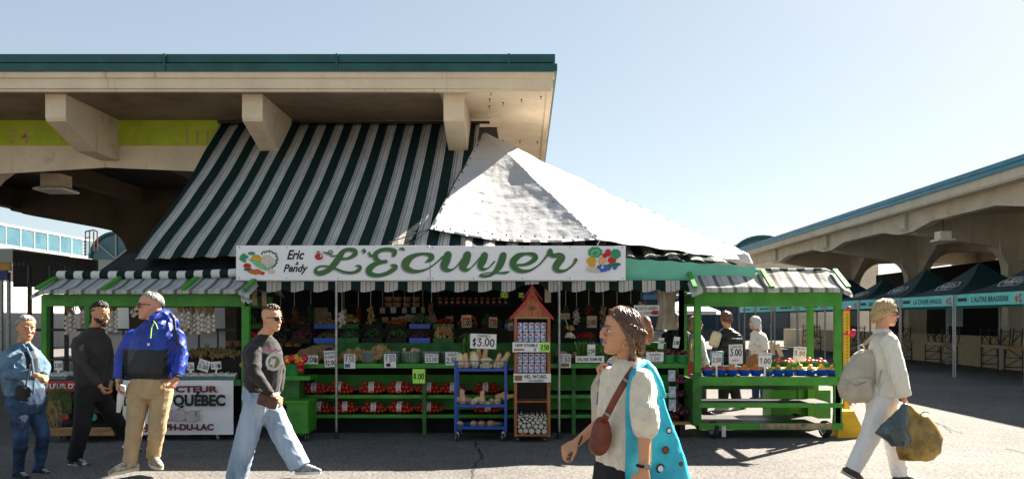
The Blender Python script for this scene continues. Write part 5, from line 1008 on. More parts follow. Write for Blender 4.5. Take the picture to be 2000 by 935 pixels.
# --- blue squash rack
D = 9.92; t = thing('squash_rack', (SX(938, D), D, 0), 'blue metal rack on casters filled with squash', 'rack'); x0, x1 = SX(887, D), SX(990, D); y0, y1 = D, D+.42
for x in (x0, x1-.032):
    for y in (y0, y1-.032): MB().bx(x, x+.032, y, y+.032, .105, SZ(704, D), bev=.003).build('upright', BLUEP, t)
for py, nm in ((722, 'top'), (792, 'mid'), (835, 'low')):
    z = SZ(py, D); m = MB().bx(x0+.033, x1-.033, y0+.002, y0+.03, z-.016, z+.018).bx(x0+.033, x1-.033, y1-.03, y1-.002, z-.016, z+.018).bx(x0+.002, x0+.03, y0+.033, y1-.033, z-.016, z+.018).bx(x1-.03, x1-.002, y0+.033, y1-.033, z-.016, z+.018); m.build('shelf_frame', BLUEP, t)
    MB().bx(x0+.03, x1-.03, y0+.031, y1-.031, z-.004, z+.002).build('shelf', BLUEP, t)
    m = MB(); hz = {722: .11, 792: .055, 835: .05}[py]
    m.tube([(x0+.02, y0+.005, z+hz), (x1-.02, y0+.005, z+hz)], .004, 5)
    for q in range(14 if py == 722 else 0): xx = x0+.04+q*(x1-x0-.08)/13; m.tube([(xx, y0+.005, z), (xx, y0+.005, z+hz)], .0025, 4)
    if py == 722: m.tube([(x0+.02, y0+.005, z+hz*.5), (x1-.02, y0+.005, z+hz*.5)], .003, 4)
    m.build('wire_rail', BLUEP, t)
MB().bx(x1, x1+.16, y0+.1, y0+.13, SZ(722, D)-.01, SZ(722, D)+.015).build('handle', BLUEP, t)
for x in (x0+.03, x1-.05):
    for y in (y0+.03, y1-.03):
        q = wheel(t, x, y, .05, .028, 'caster'); MB().bar((x+.02, y, .05), (x+.0, y, .12), .03, .035).build('fork', ZINC, q)
BNS = mat('butternut', (.72, .43, .20), .45, var=.12, vs_=6); PAL = mat('pale_squash', (.74, .60, .32), .45, var=.1, vs_=6)
DEL = stripes('striped_squash', [(0, (.74, .58, .28)), (.75, (.08, .16, .03)), (.86, (.7, .5, .2)), (.92, (.1, .2, .04))], .024, 0, rough=.45, dirt=.1)
def sq(prof, m_, nm): o = MB().lathe((0, 0, 0), prof, 18).build(nm, m_, org=(0, 0, 0), smooth=True); MB().tube([(0, 0, prof[-1][1]-.004), (.004, 0, prof[-1][1]+.02)], [.008, .006], 7).build('stem', mat('squash_stem', (.25, .18, .07), .8), o); tag(o, 'x', 'squash', 'squash on the blue rack'); return Kind(o)
KBN = sq([(.012, 0), (.04, .008), (.052, .035), (.05, .065), (.036, .10), (.031, .14), (.033, .175), (.02, .192), (.006, .195)], BNS, 'butternut_squash')
KSP = sq([(.01, 0), (.035, .01), (.052, .05), (.055, .10), (.045, .15), (.022, .185), (.008, .195)], PAL, 'pale_squash')
KDE = sq([(.01, 0), (.03, .01), (.042, .05), (.043, .10), (.035, .14), (.015, .165), (.006, .17)], DEL, 'striped_squash')
z1 = SZ(722, D)+.004
def place(K, lst, tier):
    for (px, py, d, rx, ry, rz, s, lab) in lst: K.put(W(px, py, d), lab+' on the '+tier+' tier of the blue rack', rot=(R(rx), R(ry), R(rz)), scale=s)
place(KSP, [(898, 719, 10.0, 0, 2, 0, 1.0, 'leftmost upright pale squash'), (928, 719, 10.0, 0, -3, 0, 1.1, 'upright fat pale squash second from the left'), (960, 712, 10.06, 0, 88, 10, 1.0, 'pale squash lying across the middle')], 'top')
place(KBN, [(911, 719, 10.0, 0, -4, 0, 1.0, 'upright butternut between two pale squash'), (920, 717, 10.12, 0, 5, 0, 1.05, 'butternut peeking from behind'), (945, 706, 10.1, 0, 10, 0, .9, 'butternut behind the striped squash'), (968, 717, 10.04, 0, 18, 0, .95, 'tilted butternut near the right side'), (978, 716, 10.0, 0, 30, 0, 1.1, 'rightmost butternut leaning outwards'), (938, 708, 10.15, 0, -8, 0, .95, 'butternut at the back')], 'top')
place(KDE, [(938, 703, 9.99, 0, 90, 4, .9, 'striped squash lying uppermost'), (937, 714, 9.98, 0, 90, -3, .95, 'striped squash lying at the front rail'), (962, 714, 9.98, 0, 90, 5, .85, 'right striped squash at the front rail')], 'top')
place(KBN, [(904, 789, 10.05, 0, -4, 0, 1.0, 'upright butternut'), (941, 789, 10.05, 0, 3, 0, .9, 'second upright butternut'), (895, 781, 10.2, -95, 0, 0, .9, 'butternut lying end-on at the left'), (920, 784, 10.15, -80, 0, 20, .9, 'butternut behind the striped one'), (957, 784, 10.1, -95, 0, -30, .9, 'butternut lying end-on in the middle'), (968, 778, 10.2, 0, 60, 0, .9, 'butternut leaning right'), (973, 784, 10.05, -95, 0, 15, .95, 'butternut lying end-on at the right'), (980, 776, 10.2, 0, 80, 0, .85, 'rightmost butternut lying sideways')], 'middle')
place(KDE, [(920, 788, 10.0, 0, 60, 30, .9, 'striped squash'), (955, 788, 10.0, -90, 0, 20, .8, 'small striped squash at the front')], 'middle')
place(KBN, [(898, 829, 10.15, -92, 0, 0, .95, 'leftmost butternut pointing back'), (923, 828, 10.15, -92, 0, -15, .9, 'second butternut from the left'), (938, 828, 10.15, -92, 0, -20, .9, 'third butternut from the left'), (952, 828, 10.15, -92, 0, -60, 1.0, 'rightmost butternut lying aslant')], 'bottom')
# --- red roofed wooden stand with cans and logs
D = 9.85; x0, x1 = SX(1004, D), SX(1075, D); xm = (x0+x1)/2; y0, y1 = D, D+.34
t = thing('roofed_stand', (xm, D+.17, 0), 'tall wooden stand with a red gable roof holding cans and logs', 'stand')
for x in (x0, x1-.035):
    for y in (y0, y1-.035): MB().bx(x, x+.035, y, y+.035, .07, SZ(620, D)).build('post', WOODR, t)
MB().bx(x0+.001, x1-.001, y0+.036, y1-.036, .07, .095).build('base_board', WOODR, t); MB().bx(x0+.036, x1-.036, y0-.004, y0+.02, .075, .10).build('base_rail', WOODR, t)
MB().bx(x0+.036, x1-.036, y1-.01, y1-.002, .095, SZ(622, D)).build('back_panel', DARK, t)
for py in (668, 728, 783): MB().bx(x0+.036, x1-.036, y0+.003, y1-.012, SZ(py, D)-.014, SZ(py, D)).build('shelf', WOODR, t)
zr = SZ(622, D); zp = SZ(573, D); m = MB().prism([Vector((x0-.03, D-.01, zr)), Vector((x1+.03, D-.01, zr)), Vector((xm, D-.01, zp-.02))], (0, .025, 0)); m.build('gable', WOODR, t)
MB().bx(x0, x1, D-.018, D-.011, zr-.0, zr+.03).build('gable_rail', WOOD, t)
for s, xe in ((-1, SX(996, D)), (1, SX(1081, D))): MB().prism([Vector((xm, D-.05, zp+.012)), Vector((xm, D-.05, zp-.02)), Vector((xe, D-.05, zr-.02)), Vector((xe-s*.0, D-.05, zr+.012))], (0, .46, 0)).build('roof_slope', REDP, t)
zr2, zp2 = SZ(586, D), SZ(556, D); MB().prism([Vector((xm-.08, D+.12, zr2-.1)), Vector((xm+.08, D+.12, zr2-.1)), Vector((xm+.09, D+.12, zr2)), Vector((xm, D+.12, zp2-.01)), Vector((xm-.09, D+.12, zr2))], (0, .14, 0)).build('cupola', WOODR, t)
for s in (-1, 1): MB().prism([Vector((xm, D+.08, zp2+.008)), Vector((xm, D+.08, zp2-.012)), Vector((xm+s*.125, D+.08, zr2-.01)), Vector((xm+s*.125, D+.08, zr2+.01))], (0, .22, 0)).build('cupola_roof', REDP, t)
m = MB(); c = Vector((xm, D-.012, SZ(602, D)))   # carved maple leaf outline
P = [(0, .06), (.012, .035), (.03, .045), (.026, .015), (.055, .02), (.045, -.005), (.05, -.015), (.015, -.022), (.004, -.026), (.004, -.05), (-.004, -.05), (-.004, -.026), (-.015, -.022), (-.05, -.015), (-.045, -.005), (-.055, .02), (-.026, .015), (-.03, .045), (-.012, .035)]
m.prism([c+Vector((a*.85, 0, b*.85)) for a, b in P], (0, -.004, 0)); m.build('carved_leaf', mat('carved_brown', (.16, .05, .012), .6), t)
for x in (x0+.05, x1-.06):
    for y in (y0+.04, y1-.05): wheel(t, x, y, .034, .022, 'caster')
cm = MB().lathe((0, 0, 0), [(.031, 0), (.034, .004), (.034, .118), (.031, .122), (.028, .12)], 16); co_ = cm.build('can', mat('tin', (.6, .6, .6), .3, metal=.9), org=(0, 0, 0), smooth=True); tag(co_, 'x', 'can', 'syrup cans on the roofed stand')
wrap = MB()
for q in range(16):
    a0, a1 = 2*math.pi*q/16, 2*math.pi*(q+1)/16; wrap.add([(.0348*math.cos(a0), .0348*math.sin(a0), .008), (.0348*math.cos(a1), .0348*math.sin(a1), .008), (.0348*math.cos(a1), .0348*math.sin(a1), .114), (.0348*math.cos(a0), .0348*math.sin(a0), .114)], [(0, 1, 2, 3)])
wrap.build('wrapper', mat('can_label', (.55, .60, .68), .4, var=.5, vs_=28, col2=(.10, .22, .42), thr=(.42, .5)), co_)
MB().box((0, -.0365, .09), (.036, .002, .022)).build('red_print', MATS['sign_red'], co_); MB().box((0, -.0365, .04), (.03, .002, .012)).build('red_print', MATS['sign_red'], co_)
KC = Kind(co_); R4 = ['top', 'second', 'third', 'bottom']
for r_, zc in enumerate((SZ(668, D)+.125, SZ(668, D)+.001, SZ(728, D)+.125, SZ(728, D)+.001)):
    for i in range(5): KC.put((x0+.066+i*.0745, D+.06, zc), ORD[i]+' syrup can from the left in the '+R4[r_]+' row of the red roofed stand', rot=(0, 0, R((i*37+r_*11) % 40-20)))
def plate(py0, py1, px0, px1, lines, label, extra=()):
    c = W((px0+px1)/2, (py0+py1)/2, D-.03); k = (D-.03)/F; w_, h = (px1-px0)*k, (py1-py0)*k; q = thing('shelf_sign', c-Z_*h/2, label, 'sign', 'signs on the roofed stand'); MB().box(c, (w_, .006, h)).build('board', PAPER, q)
    for (tx, rx, ry, rh, ink) in lines: m = MB(); hand_text(m, tx, c+X_*(rx-.5)*w_+Z_*(ry-.5)*h+NY*.0035, X_, Z_, NY, rh*h, th=.17, maxw=.62*w_); m.build('lettering', ink, q)
    for (rx, ry, rw, rh, mm_) in extra: MB().box(c+X_*(rx-.5)*w_+Z_*(ry-.5)*h+NY*.006, (rw*w_, .002, rh*h)).build('patch', mm_, q)
    if extra and extra[0][4] is NEON: m = MB(); hand_text(m, '7.50', c+X_*.36*w_-Z_*.3*h+NY*.0085, X_, Z_, NY, .5*h, th=.17, maxw=.23*w_); m.build('lettering', INK, q)
    return q
plate(668, 687, 1001, 1074, [("SIROP D'ERABLE", .37, .56, .28, INK)], "white sign reading SIROP D'ERABLE with a lime 7.50 patch", [(.86, .5, .27, .96, NEON), (.18, .25, .28, .18, BR), (.6, .25, .06, .3, BLUEINK)])
plate(729, 746, 1003, 1076, [('MIEL NATUREL', .6, .5, .34, INK), ('DU QUEBEC', .62, .08, .24, INK)], 'white sign reading MIEL NATUREL DU QUEBEC under the cans', [(.13, .5, .2, .6, BR)])
LG = mat('birch_bark', (.45, .42, .38), .8, var=.3, vs_=20); LE = mat('cut_wood', (.62, .54, .42), .8, var=.15, vs_=25); rr = random.Random(12)
lo = MB().lathe((0, 0, 0), [(.96, 0), (1, .03), (1, .97), (.96, 1)], 18, Euler((R(-90), 0, 0)).to_matrix()).build('log', LG, org=(0, 0, 0), smooth=False); MB().lathe((0, -.004, 0), [(.86, 0), (.86, .004)], 18, Euler((R(-90), 0, 0)).to_matrix()).build('cut_face', LE, lo); tag(lo, 'x', 'log', 'round logs stacked in the roofed stand'); KL = Kind(lo)
placed = []; bx0, bx1, bz0, bz1 = x0+.038, x1-.038, .098, SZ(786, D)
for rad in [.038, .034, .034, .032, .032, .03, .03, .028, .028, .026, .026, .024, .024, .022, .022, .02, .02]+[.017]*8+[.013]*12+[.01]*10:
    best = None
    for _ in range(500):
        x, z = rr.uniform(bx0+rad, bx1-rad), rr.uniform(bz0+rad, bz1-rad)
        if all((x-a)**2+(z-b)**2 > (rad+r2+.0008)**2 for a, b, r2 in placed):
            if best is None or z < best[1]: best = (x, z)
    if best: placed.append((best[0], best[1], rad))
for (x, z, r_) in placed:
    szn = 'thick' if r_ > .027 else 'medium' if r_ > .018 else 'thin'; zn = 'low' if z < .22 else 'middle' if z < .36 else 'upper'
    KL.put((x, D+.012, z), szn+' pale log in the '+zn+' part of the stack under the cans', scale=(r_, .28, r_), group=szn+' logs in the '+zn+' part of the stack')
# --- garlic strings and garlic boxes
GB = mat('garlic_skin', (.72, .66, .56), .6, var=.18, vs_=18, col2=(.42, .33, .30)); gm = MB().lathe((0, 0, 0), [(.004, -.022), (.02, -.018), (.0265, -.004), (.024, .01), (.012, .022), (.005, .034), (.003, .045)], 10).mesh('bulb', GB, Vector((0, 0, 0)), True)
rr = random.Random(15)
strs = [(134, 576, 612, 650, 'leftmost garlic string by the cart post'), (143, 578, 615, 646, 'second garlic string from the left'), (160, 577, 606, 634, 'garlic string left of the black haired man'), (212, 590, 612, 650, 'garlic string at the black shirted man\'s nose'), (223, 580, 606, 646, 'garlic string just right of the black haired man'), (262, 582, 600, 616, 'garlic string left of the sunglasses'), (352, 578, 612, 640, 'garlic string at the blue hood'), (365, 580, 608, 644, 'second garlic string right of the blue hood'), (377, 577, 613, 650, 'third garlic string right of the blue hood'), (391, 576, 612, 650, 'fourth garlic string right of the blue hood'), (404, 577, 616, 648, 'fifth garlic string right of the blue hood'), (414, 579, 614, 644, 'rightmost garlic string')]
for i, (px, pa, pb_, pc, lab) in enumerate(strs):
    d = 10.12+.05*(i % 3); c = W(px, pa, d); t = thing('garlic_string', c, lab+' hanging from the green beam', 'garlic', 'garlic strings on the garlic cart')
    m = MB()
    for k in range(16): a = rr.uniform(-.05, .05); m.tube([c+Vector((a*1.8, rr.uniform(-.03, .03), rr.uniform(-.02, .06))), c+Vector((a*1.2, rr.uniform(-.03, .02), -(pb_-pa)*.4*d/F)), W(px, pb_+4, d)+Vector((a*.2, 0, 0))], [.004, .006, .004], 4)
    m.build('stalks', STRAW, t); n = max(4, int((pc-pb_)/3.0))
    for k in range(n):
        o = bpy.data.objects.new('bulb', gm); COL.objects.link(o); o.parent = t; a = k*2.1; o.location = W(px, pb_+(pc-pb_)*k/n+3, d)-c+Vector((.026*math.cos(a), .022*math.sin(a)-.01, 0)); s = rr.uniform(.85, 1.12); o.scale = (s, s, s); o.rotation_euler = (rr.uniform(-.5, .5), rr.uniform(-.5, .5), a)
gbx = MB().bx(-.085, .085, -.06, -.055, 0, .055).bx(-.085, .085, .055, .06, 0, .055).bx(-.085, -.08, -.0549, .0549, 0, .055).bx(.08, .085, -.0549, .0549, 0, .055).bx(-.079, .079, -.0549, .0549, .002, .006).build('teal_tray', mat('pulp_teal', (.10, .22, .22), .7), org=(0, 0, 0)); tag(gbx, 'x', 'tray', 'teal trays of garlic'); KG = Kind(gbx)
gl = bpy.data.objects.new('garlic_bulb', gm); COL.objects.link(gl); tag(gl, 'x', 'garlic', 'loose garlic'); KGL = Kind(gl); zt_ = SZ(744, 10.05)+.004
for i, px in enumerate((98, 122, 345, 365, 386, 408, 430, 450)):
    c = Vector((SX(px, 10.14), 10.14, zt_)); KG.put(c, ORD[i]+' teal tray from the left on the garlic cart')
    for k in range(10): KGL.put(c+Vector((-.06+.03*(k % 5), -.025+.05*(k//5), .058+rr.uniform(0, .018))), 'white garlic bulb in the '+ORD[i]+' teal tray from the left', rot=(rr.uniform(-1, 1), rr.uniform(-1, 1), 0), group='garlic in the '+ORD[i]+' teal tray')
c = Vector((SX(415, 10.5), 10.5, zt_)); hp = heap('x', None, (SX(412, 10.6), 10.62, SZ(700, 10.6)), .50, .12, .13, 420, .02, 55, elong=1.9).build('dried_garlic_heap', mat('dry_stalks', (.30, .19, .07), .8, var=.35, vs_=16, col2=(.10, .06, .02)), org=(SX(412, 10.6), 10.6, 1.0)); tag(hp, 'heap of dry brown garlic stalks on the step of the garlic cart', 'garlic', None, 'stuff')
c = Vector((SX(110, 10.6), 10.6, 1.0)); hp = heap('x', None, (SX(125, 10.5), 10.5, zt_+.03), .2, .1, .05, 90, .02, 56).build('garlic_heap', GB, org=(SX(125, 10.5), 10.5, .8), smooth=True); tag(hp, 'pale heap of small garlic behind the left trays', 'garlic', None, 'stuff')
# --- yellow base and post right of the fruit cart, netted bags at the stall end
YEL = mat('yellow_paint', (.75, .42, .01), .5, var=.12, vs_=5, bump=.1)
D = 10.22; t = thing('barrier_block', (SX(1668, D), D, 0), 'yellow wedge shaped concrete block behind the fruit cart', 'barrier')
c = lambda px, py: W(px, py, D); MB().prism([Vector((SX(1636, D), D, 0)), Vector((SX(1694, D), D, 0)), c(1668, 802), c(1640, 802)], (0, .22, 0)).build('block', YEL, t)
D = 10.6; t = thing('yellow_post', (SX(1655, D), D, 0), 'yellow perforated post with red ribbons beside the fruit cart', 'post')
MB().bx(SX(1649, D), SX(1660, D), D, D+.05, 0, SZ(606, D)).build('post', YEL, t)
m = MB(); 
for q in range(20): MB().lathe(Vector((SX(1654.5, D), D-.001, SZ(614+q*6.5, D))), [(.008, 0), (.008, .002)], 8, Euler((R(90), 0, 0)).to_matrix()).build('hole', BLACKM, t)
PK = mat('pink_ribbon', (.70, .04, .09), .5)
for (px, py, r_) in ((1655, 603, .03), (1664, 650, .045), (1652, 651, .02)):
    m = MB().ell(W(px, py, D)+Vector((0, -.03, 0)), (r_*.9, .02, r_*1.2)); m.ell(W(px-5, py+2, D)+Vector((0, -.03, 0)), (r_*.9, .015, r_*.4)); m.ell(W(px+3, py-3, D)+Vector((0, -.03, 0)), (r_*.5, .015, r_*.6)); fuse(m, 'ribbon', PK, t, .006, 2, .02, 20, 3)
# netted purple onions at the stall end
PUR = mat('purple_onion', (.12, .02, .04), .4, var=.3, vs_=12)
bg_ = [(1318, 800, .12, .12), (1328, 775, .11, .12), (1326, 745, .09, .13), (1312, 812, .1, .08), (1335, 806, .1, .08)]
for i, (px, py, rx, rz) in enumerate(bg_):
    c = W(px, py, 10.35+.05*(i % 2)); m = heap('x', None, c-Vector((0, 0, rz*.3)), rx, .09, rz, 34, .032, 70+i); o = m.build('onion_sack', PUR, org=c-Vector((0, 0, rz)), smooth=True); tag(o, ['large', 'middle', 'topmost', 'lowest left', 'lowest right'][i]+' netted sack of purple onions at the stall end', 'sack', 'onion sacks at the stall end')
for i, (px, py) in enumerate(((1312, 733), (1313, 765), (1313, 790))):
    m = MB().grid(lambda u, v: W(px-7+14*u, py-11+22*v, 10.2-.02*math.sin(u*3.14)), 5, 5, th=.003); o = m.build('sack_label', mat('pale_film', (.5, .55, .6), .3, var=.3, vs_=14), org=W(px, py, 10.2)); tag(o, ['top', 'middle', 'bottom'][i]+' pale plastic label hanging on the onion sacks', 'label', 'labels on the onion sacks')
pl_ = thing('pallet', (SX(1318, 10.4), 10.4, 0), 'low wooden pallet under the onion sacks', 'pallet')
MB().bx(SX(1296, 10.2), SX(1350, 10.2), 10.22, 10.7, .17, .20).build('deck', WOOD, pl_); MB().bx(SX(1300, 10.2), SX(1310, 10.2), 10.25, 10.65, 0, .169).bx(SX(1330, 10.2), SX(1340, 10.2), 10.25, 10.65, 0, .169).build('runner', DARK, pl_)

# --- bunches and bags hanging high in the stall
rr = random.Random(64)
HM = [mat('dried_chili', (.22, .02, .012), .5, var=.3, vs_=20), STRAW, mat('brown_bunch', (.14, .075, .03), .7, var=.3, vs_=20), DLF, GB]
for i, (px, py, d_) in enumerate(((520, 600, 11.2), (548, 596, 11.6), (575, 598, 11.5), (607, 592, 11.8), (668, 604, 11.2), (700, 600, 11.9), (724, 598, 11.3), (843, 590, 11.4), (1105, 596, 11.3), (1126, 600, 11.5), (1150, 594, 11.4), (1178, 598, 11.2), (1205, 596, 11.6), (1232, 592, 11.2), (1252, 588, 11.5))):
    c = W(px, py, d_); mm_ = HM[i % 5]; m = MB()
    for k in range(26): z = -rr.uniform(0, .20); m.caps([c+Vector((rr.uniform(-.035, .035), rr.uniform(-.03, .03), z)), c+Vector((rr.uniform(-.05, .05), rr.uniform(-.04, .04), z-.05))], [.007, .011], 5)
    o = m.build('hanging_bunch', mm_, org=c, smooth=True); tag(o, ['dried chilli', 'straw coloured stalk', 'brown herb', 'dark green leaf', 'pale garlic'][i % 5]+' bunch hanging under the stall roof, '+ORD[i]+' from the left', 'bunch', 'bunches hanging under the stall roof')
    MB().tube([c, Vector((c.x, c.y, 2.2))], .003, 4).build('string', PAPER, o)
for i, (px, py, w_, h_) in enumerate(((747, 606, 10, 11), (768, 605, 11, 12), (790, 606, 9, 11), (808, 605, 8, 12), (826, 605, 7, 12), (672, 612, 10, 18))):
    c = W(px, py, 12.3); o = MB().box(c, (w_*12.3/F, .02, h_*12.3/F), bev=.004).build('hanging_packet', mat('pale_packet', (.42, .48, .52), .4, var=.3, vs_=12) if i % 2 else OLD, org=c-Z_*.05); tag(o, ORD[i]+' small pale packet hanging below the little baskets', 'packet', 'packets hanging at the back'); MB().tube([c+Vector((0, 0, .04)), Vector((c.x, c.y, 2.2))], .002, 4).build('string', PAPER, o)
# ---------------------------------------------------------------- people
SK_L = mat('fair_skin', (.60, .30, .17), .5, var=.06, vs_=9, spec=.35); SK_T = mat('tan_skin', (.48, .23, .12), .5, var=.06, vs_=9, spec=.35)
EYW = mat('eye_white', (.6, .58, .55), .3); IRI = mat('dark_iris', (.03, .02, .015), .2); LIP = mat('lip_skin', (.42, .17, .12), .5); BROW = mat('brow_hair', (.06, .035, .02), .8)
GLS = mat('black_lens', (.008, .008, .01), .12, spec=.7)
HTAB = [(-.118, .016, .070, .036), (-.108, .032, .083, .012), (-.088, .047, .086, -.018), (-.062, .056, .084, -.050), (-.035, .064, .083, -.074), (-.005, .069, .081, -.093), (.020, .072, .083, -.101), (.040, .074, .086, -.104), (.062, .073, .082, -.102), (.085, .064, .066, -.088), (.103, .046, .040, -.062), (.113, .022, .012, -.034)]
def frame_of(yaw, pitch=0, roll=0):
    a = R(yaw); f = Vector((math.sin(a), -math.cos(a), 0)); r_ = Vector((-math.cos(a), -math.sin(a), 0))   # r_ = person's right
    M = Matrix((r_, f, Z_)).transposed(); return M @ Matrix.Rotation(R(pitch), 3, 'X') @ Matrix.Rotation(R(roll), 3, 'Y')
class Head:
    def __init__(s, c, yaw, pitch=0, roll=0, k=1.0): s.c = Vector(c); s.M = frame_of(yaw, pitch, roll); s.k = k
    def P(s, x, y, z): return s.c+s.M@(Vector((x, y, z))*s.k)
    def body(s, mb, neck_to, nr=.056, jaw=1.0):
        n = 20; V = []; 
        for (z, w_, yf, yb) in HTAB:
            cy = (yf+yb)/2; ry = (yf-yb)/2; w2 = w_*(jaw if z < 0 else 1)
            for q in range(n):
                a = 2*math.pi*q/n; cx, sy = math.cos(a), math.sin(a); e = .82
                V.append(s.P(w2*math.copysign(abs(cx)**e, cx), cy+ry*math.copysign(abs(sy)**e, sy), z))
        m = len(HTAB); mb.add(V, [(i*n+q, i*n+(q+1) % n, (i+1)*n+(q+1) % n, (i+1)*n+q) for i in range(m-1) for q in range(n)]+[tuple(range(n))[::-1], tuple((m-1)*n+q for q in range(n))])
        k = s.k
        mb.caps([s.P(0, .078, .022), s.P(0, .095, -.005), s.P(0, .106, -.026)], [.008*k, .011*k, .0125*k], 10)   # nose
        for sx in (-1, 1):
            mb.ell(s.P(sx*.012, .092, -.030), (.010*k, .011*k, .009*k), s.M, 10, 7)
            mb.ell(s.P(sx*.030, .070, .024), (.026*k, .017*k, .009*k), s.M, 10, 7)      # brow ridge
            mb.ell(s.P(sx*.038, .058, -.030), (.024*k, .026*k, .022*k), s.M, 10, 7)     # cheek
            mb.ell(s.P(sx*.073, -.006, -.006), (.009*k, .018*k, .031*k), s.M, 10, 7)    # ear
        mb.ell(s.P(0, .084, -.056), (.024*k, .013*k, .0075*k), s.M, 12, 7); mb.ell(s.P(0, .083, -.070), (.021*k, .013*k, .0075*k), s.M, 12, 7)
        mb.ell(s.P(0, .074, -.098), (.022*k, .017*k, .016*k), s.M, 12, 7)
        mb.caps([s.P(0, -.030, -.03), s.P(0, -.028, -.10), neck_to], [nr*k, nr*k*.98, nr*k*1.12], 16)
    def face(s, par, glasses=False, lip=None, brow=None, smile=False, beard=None):
        k = s.k
        for sx in (-1, 1):
            e = MB().ell(s.P(sx*.031, .074, .003), (.0135*k, .0115*k, .0085*k), s.M, 10, 8).build('eye', EYW, par, smooth=True)
            MB().ell(s.P(sx*.031, .0835, .003), (.006*k, .004*k, .006*k), s.M, 8, 6).build('iris', IRI, e)
            MB().caps([s.P(sx*.012, .088, .021), s.P(sx*.03, .0895, .029), s.P(sx*.052, .078, .024)], [.0022*k, .0032*k, .002*k], 6).build('eyebrow', brow or BROW, par)
            MB().caps([s.P(sx*.018, .0875, .010), s.P(sx*.031, .0875, .014), s.P(sx*.046, .079, .009)], [.001*k, .0016*k, .001*k], 5).build('lashes', BROW, par)
        cz = .006 if smile else 0
        m = MB().caps([s.P(-.024, .086, -.061+cz), s.P(-.01, .0955, -.0585), s.P(0, .0955, -.060), s.P(.01, .0955, -.0585), s.P(.024, .086, -.061+cz)], [.002*k, .0038*k, .0035*k, .0038*k, .002*k], 7); m.caps([s.P(-.02, .086, -.064+cz), s.P(0, .095, -.070), s.P(.02, .086, -.064+cz)], [.002*k, .0045*k, .002*k], 7); m.build('lips', lip or LIP, par, smooth=True)
        if smile: MB().caps([s.P(-.016, .094, -.064), s.P(0, .0985, -.0655), s.P(.016, .094, -.064)], [.002*k, .003*k, .002*k], 6).build('teeth', EYW, par)
        if glasses:
            g_ = MB()
            for sx in (-1, 1):
                c = s.P(sx*.033, .094, .004); pts = [(-.026, .014), (-.02, .019), (.02, .019), (.028, .013), (.024, -.012), (.012, -.02), (-.012, -.02), (-.024, -.01)]
                g_.prism([c+s.M@(Vector((a, -abs(a+sx*.02)*.18*(1 if sx*a > 0 else .3), b))*k) for a, b in pts], s.M@Vector((0, .005*k, 0)))
                g_.caps([s.P(sx*.060, .088, .012), s.P(sx*.074, .05, .012), s.P(sx*.079, -.002, .008)], [.004*k, .0035*k, .003*k], 6)
            g_.caps([s.P(-.012, .10, .012), s.P(.012, .10, .012)], .003*k, 6); g_.build('sunglasses', GLS, par)
    def surf(s, ang, z, off=0.0):
        for i in range(len(HTAB)-1):
            if HTAB[i][0] <= z <= HTAB[i+1][0]:
                t = (z-HTAB[i][0])/(HTAB[i+1][0]-HTAB[i][0]); w_, yf, yb = [HTAB[i][q]+(HTAB[i+1][q]-HTAB[i][q])*t for q in (1, 2, 3)]; break
        else: w_, yf, yb = HTAB[0][1:]
        cy = (yf+yb)/2; ry = (yf-yb)/2; sx, cy_ = math.sin(ang), math.cos(ang)
        return s.P((w_+off)*math.copysign(abs(sx)**.82, sx), cy+(ry+off)*math.copysign(abs(cy_)**.82, cy_), z)
    def stubble(s, n, seed, r=.005):
        rr = random.Random(seed); m = MB()
        for k in range(n):
            a = rr.uniform(-1.75, 1.75); z = rr.uniform(-.116, -.036-.0*abs(a))
            if abs(a) < .5 and z > -.078 and not (-.052 < z): continue
            if abs(a) < 1.0 and z > -.05 and abs(a) > .35: continue
            if abs(a) > 1.3 and z < -.09: continue
            m.ell(s.surf(a, z, .0015), (r, r, r*1.2), nu=5, nv=4)
        return m
    def scalp(s, phi, th, r=1.06, lift=0):
        """point on the skull: phi 0=front, th from the crown"""
        x = .0745*math.sin(th)*math.sin(phi); y = -.010+(.092 if math.cos(phi) > 0 else .095)*math.sin(th)*math.cos(phi); z = .018+.098*math.cos(th)
        return s.P(x*r, (y+.01)*r-.01, .018+(z-.018)*r+lift)
    def cap(s, mb, front=58, side=88, back=118, r=1.05, thick=.9):
        """closed shell over the hair region"""
        n = 28; mth = 8; V = []
        for layer, rr_ in ((0, r), (1, thick)):
            for j in range(mth+1):
                for q in range(n):
                    ph = 2*math.pi*q/n; f = abs(math.cos(ph/2))**1.6; tmax = back+(front-back)*f; tmax = tmax+(side-(back+front)/2)*abs(math.sin(ph))**2
                    V.append(s.scalp(ph, R(tmax)*max(.02, j/mth), rr_))
        L = (mth+1)*n; Fc = []
        for o_, rev in ((0, 0), (L, 1)):
            for j in range(mth):
                for q in range(n): f_ = (o_+j*n+q, o_+j*n+(q+1) % n, o_+(j+1)*n+(q+1) % n, o_+(j+1)*n+q); Fc.append(f_[::-1] if rev else f_)
        for q in range(n): Fc.append((mth*n+q, mth*n+(q+1) % n, L+mth*n+(q+1) % n, L+mth*n+q))
        Fc.append(tuple(range(n))); Fc.append(tuple(L+q for q in range(n))[::-1]); return mb.add(V, Fc)
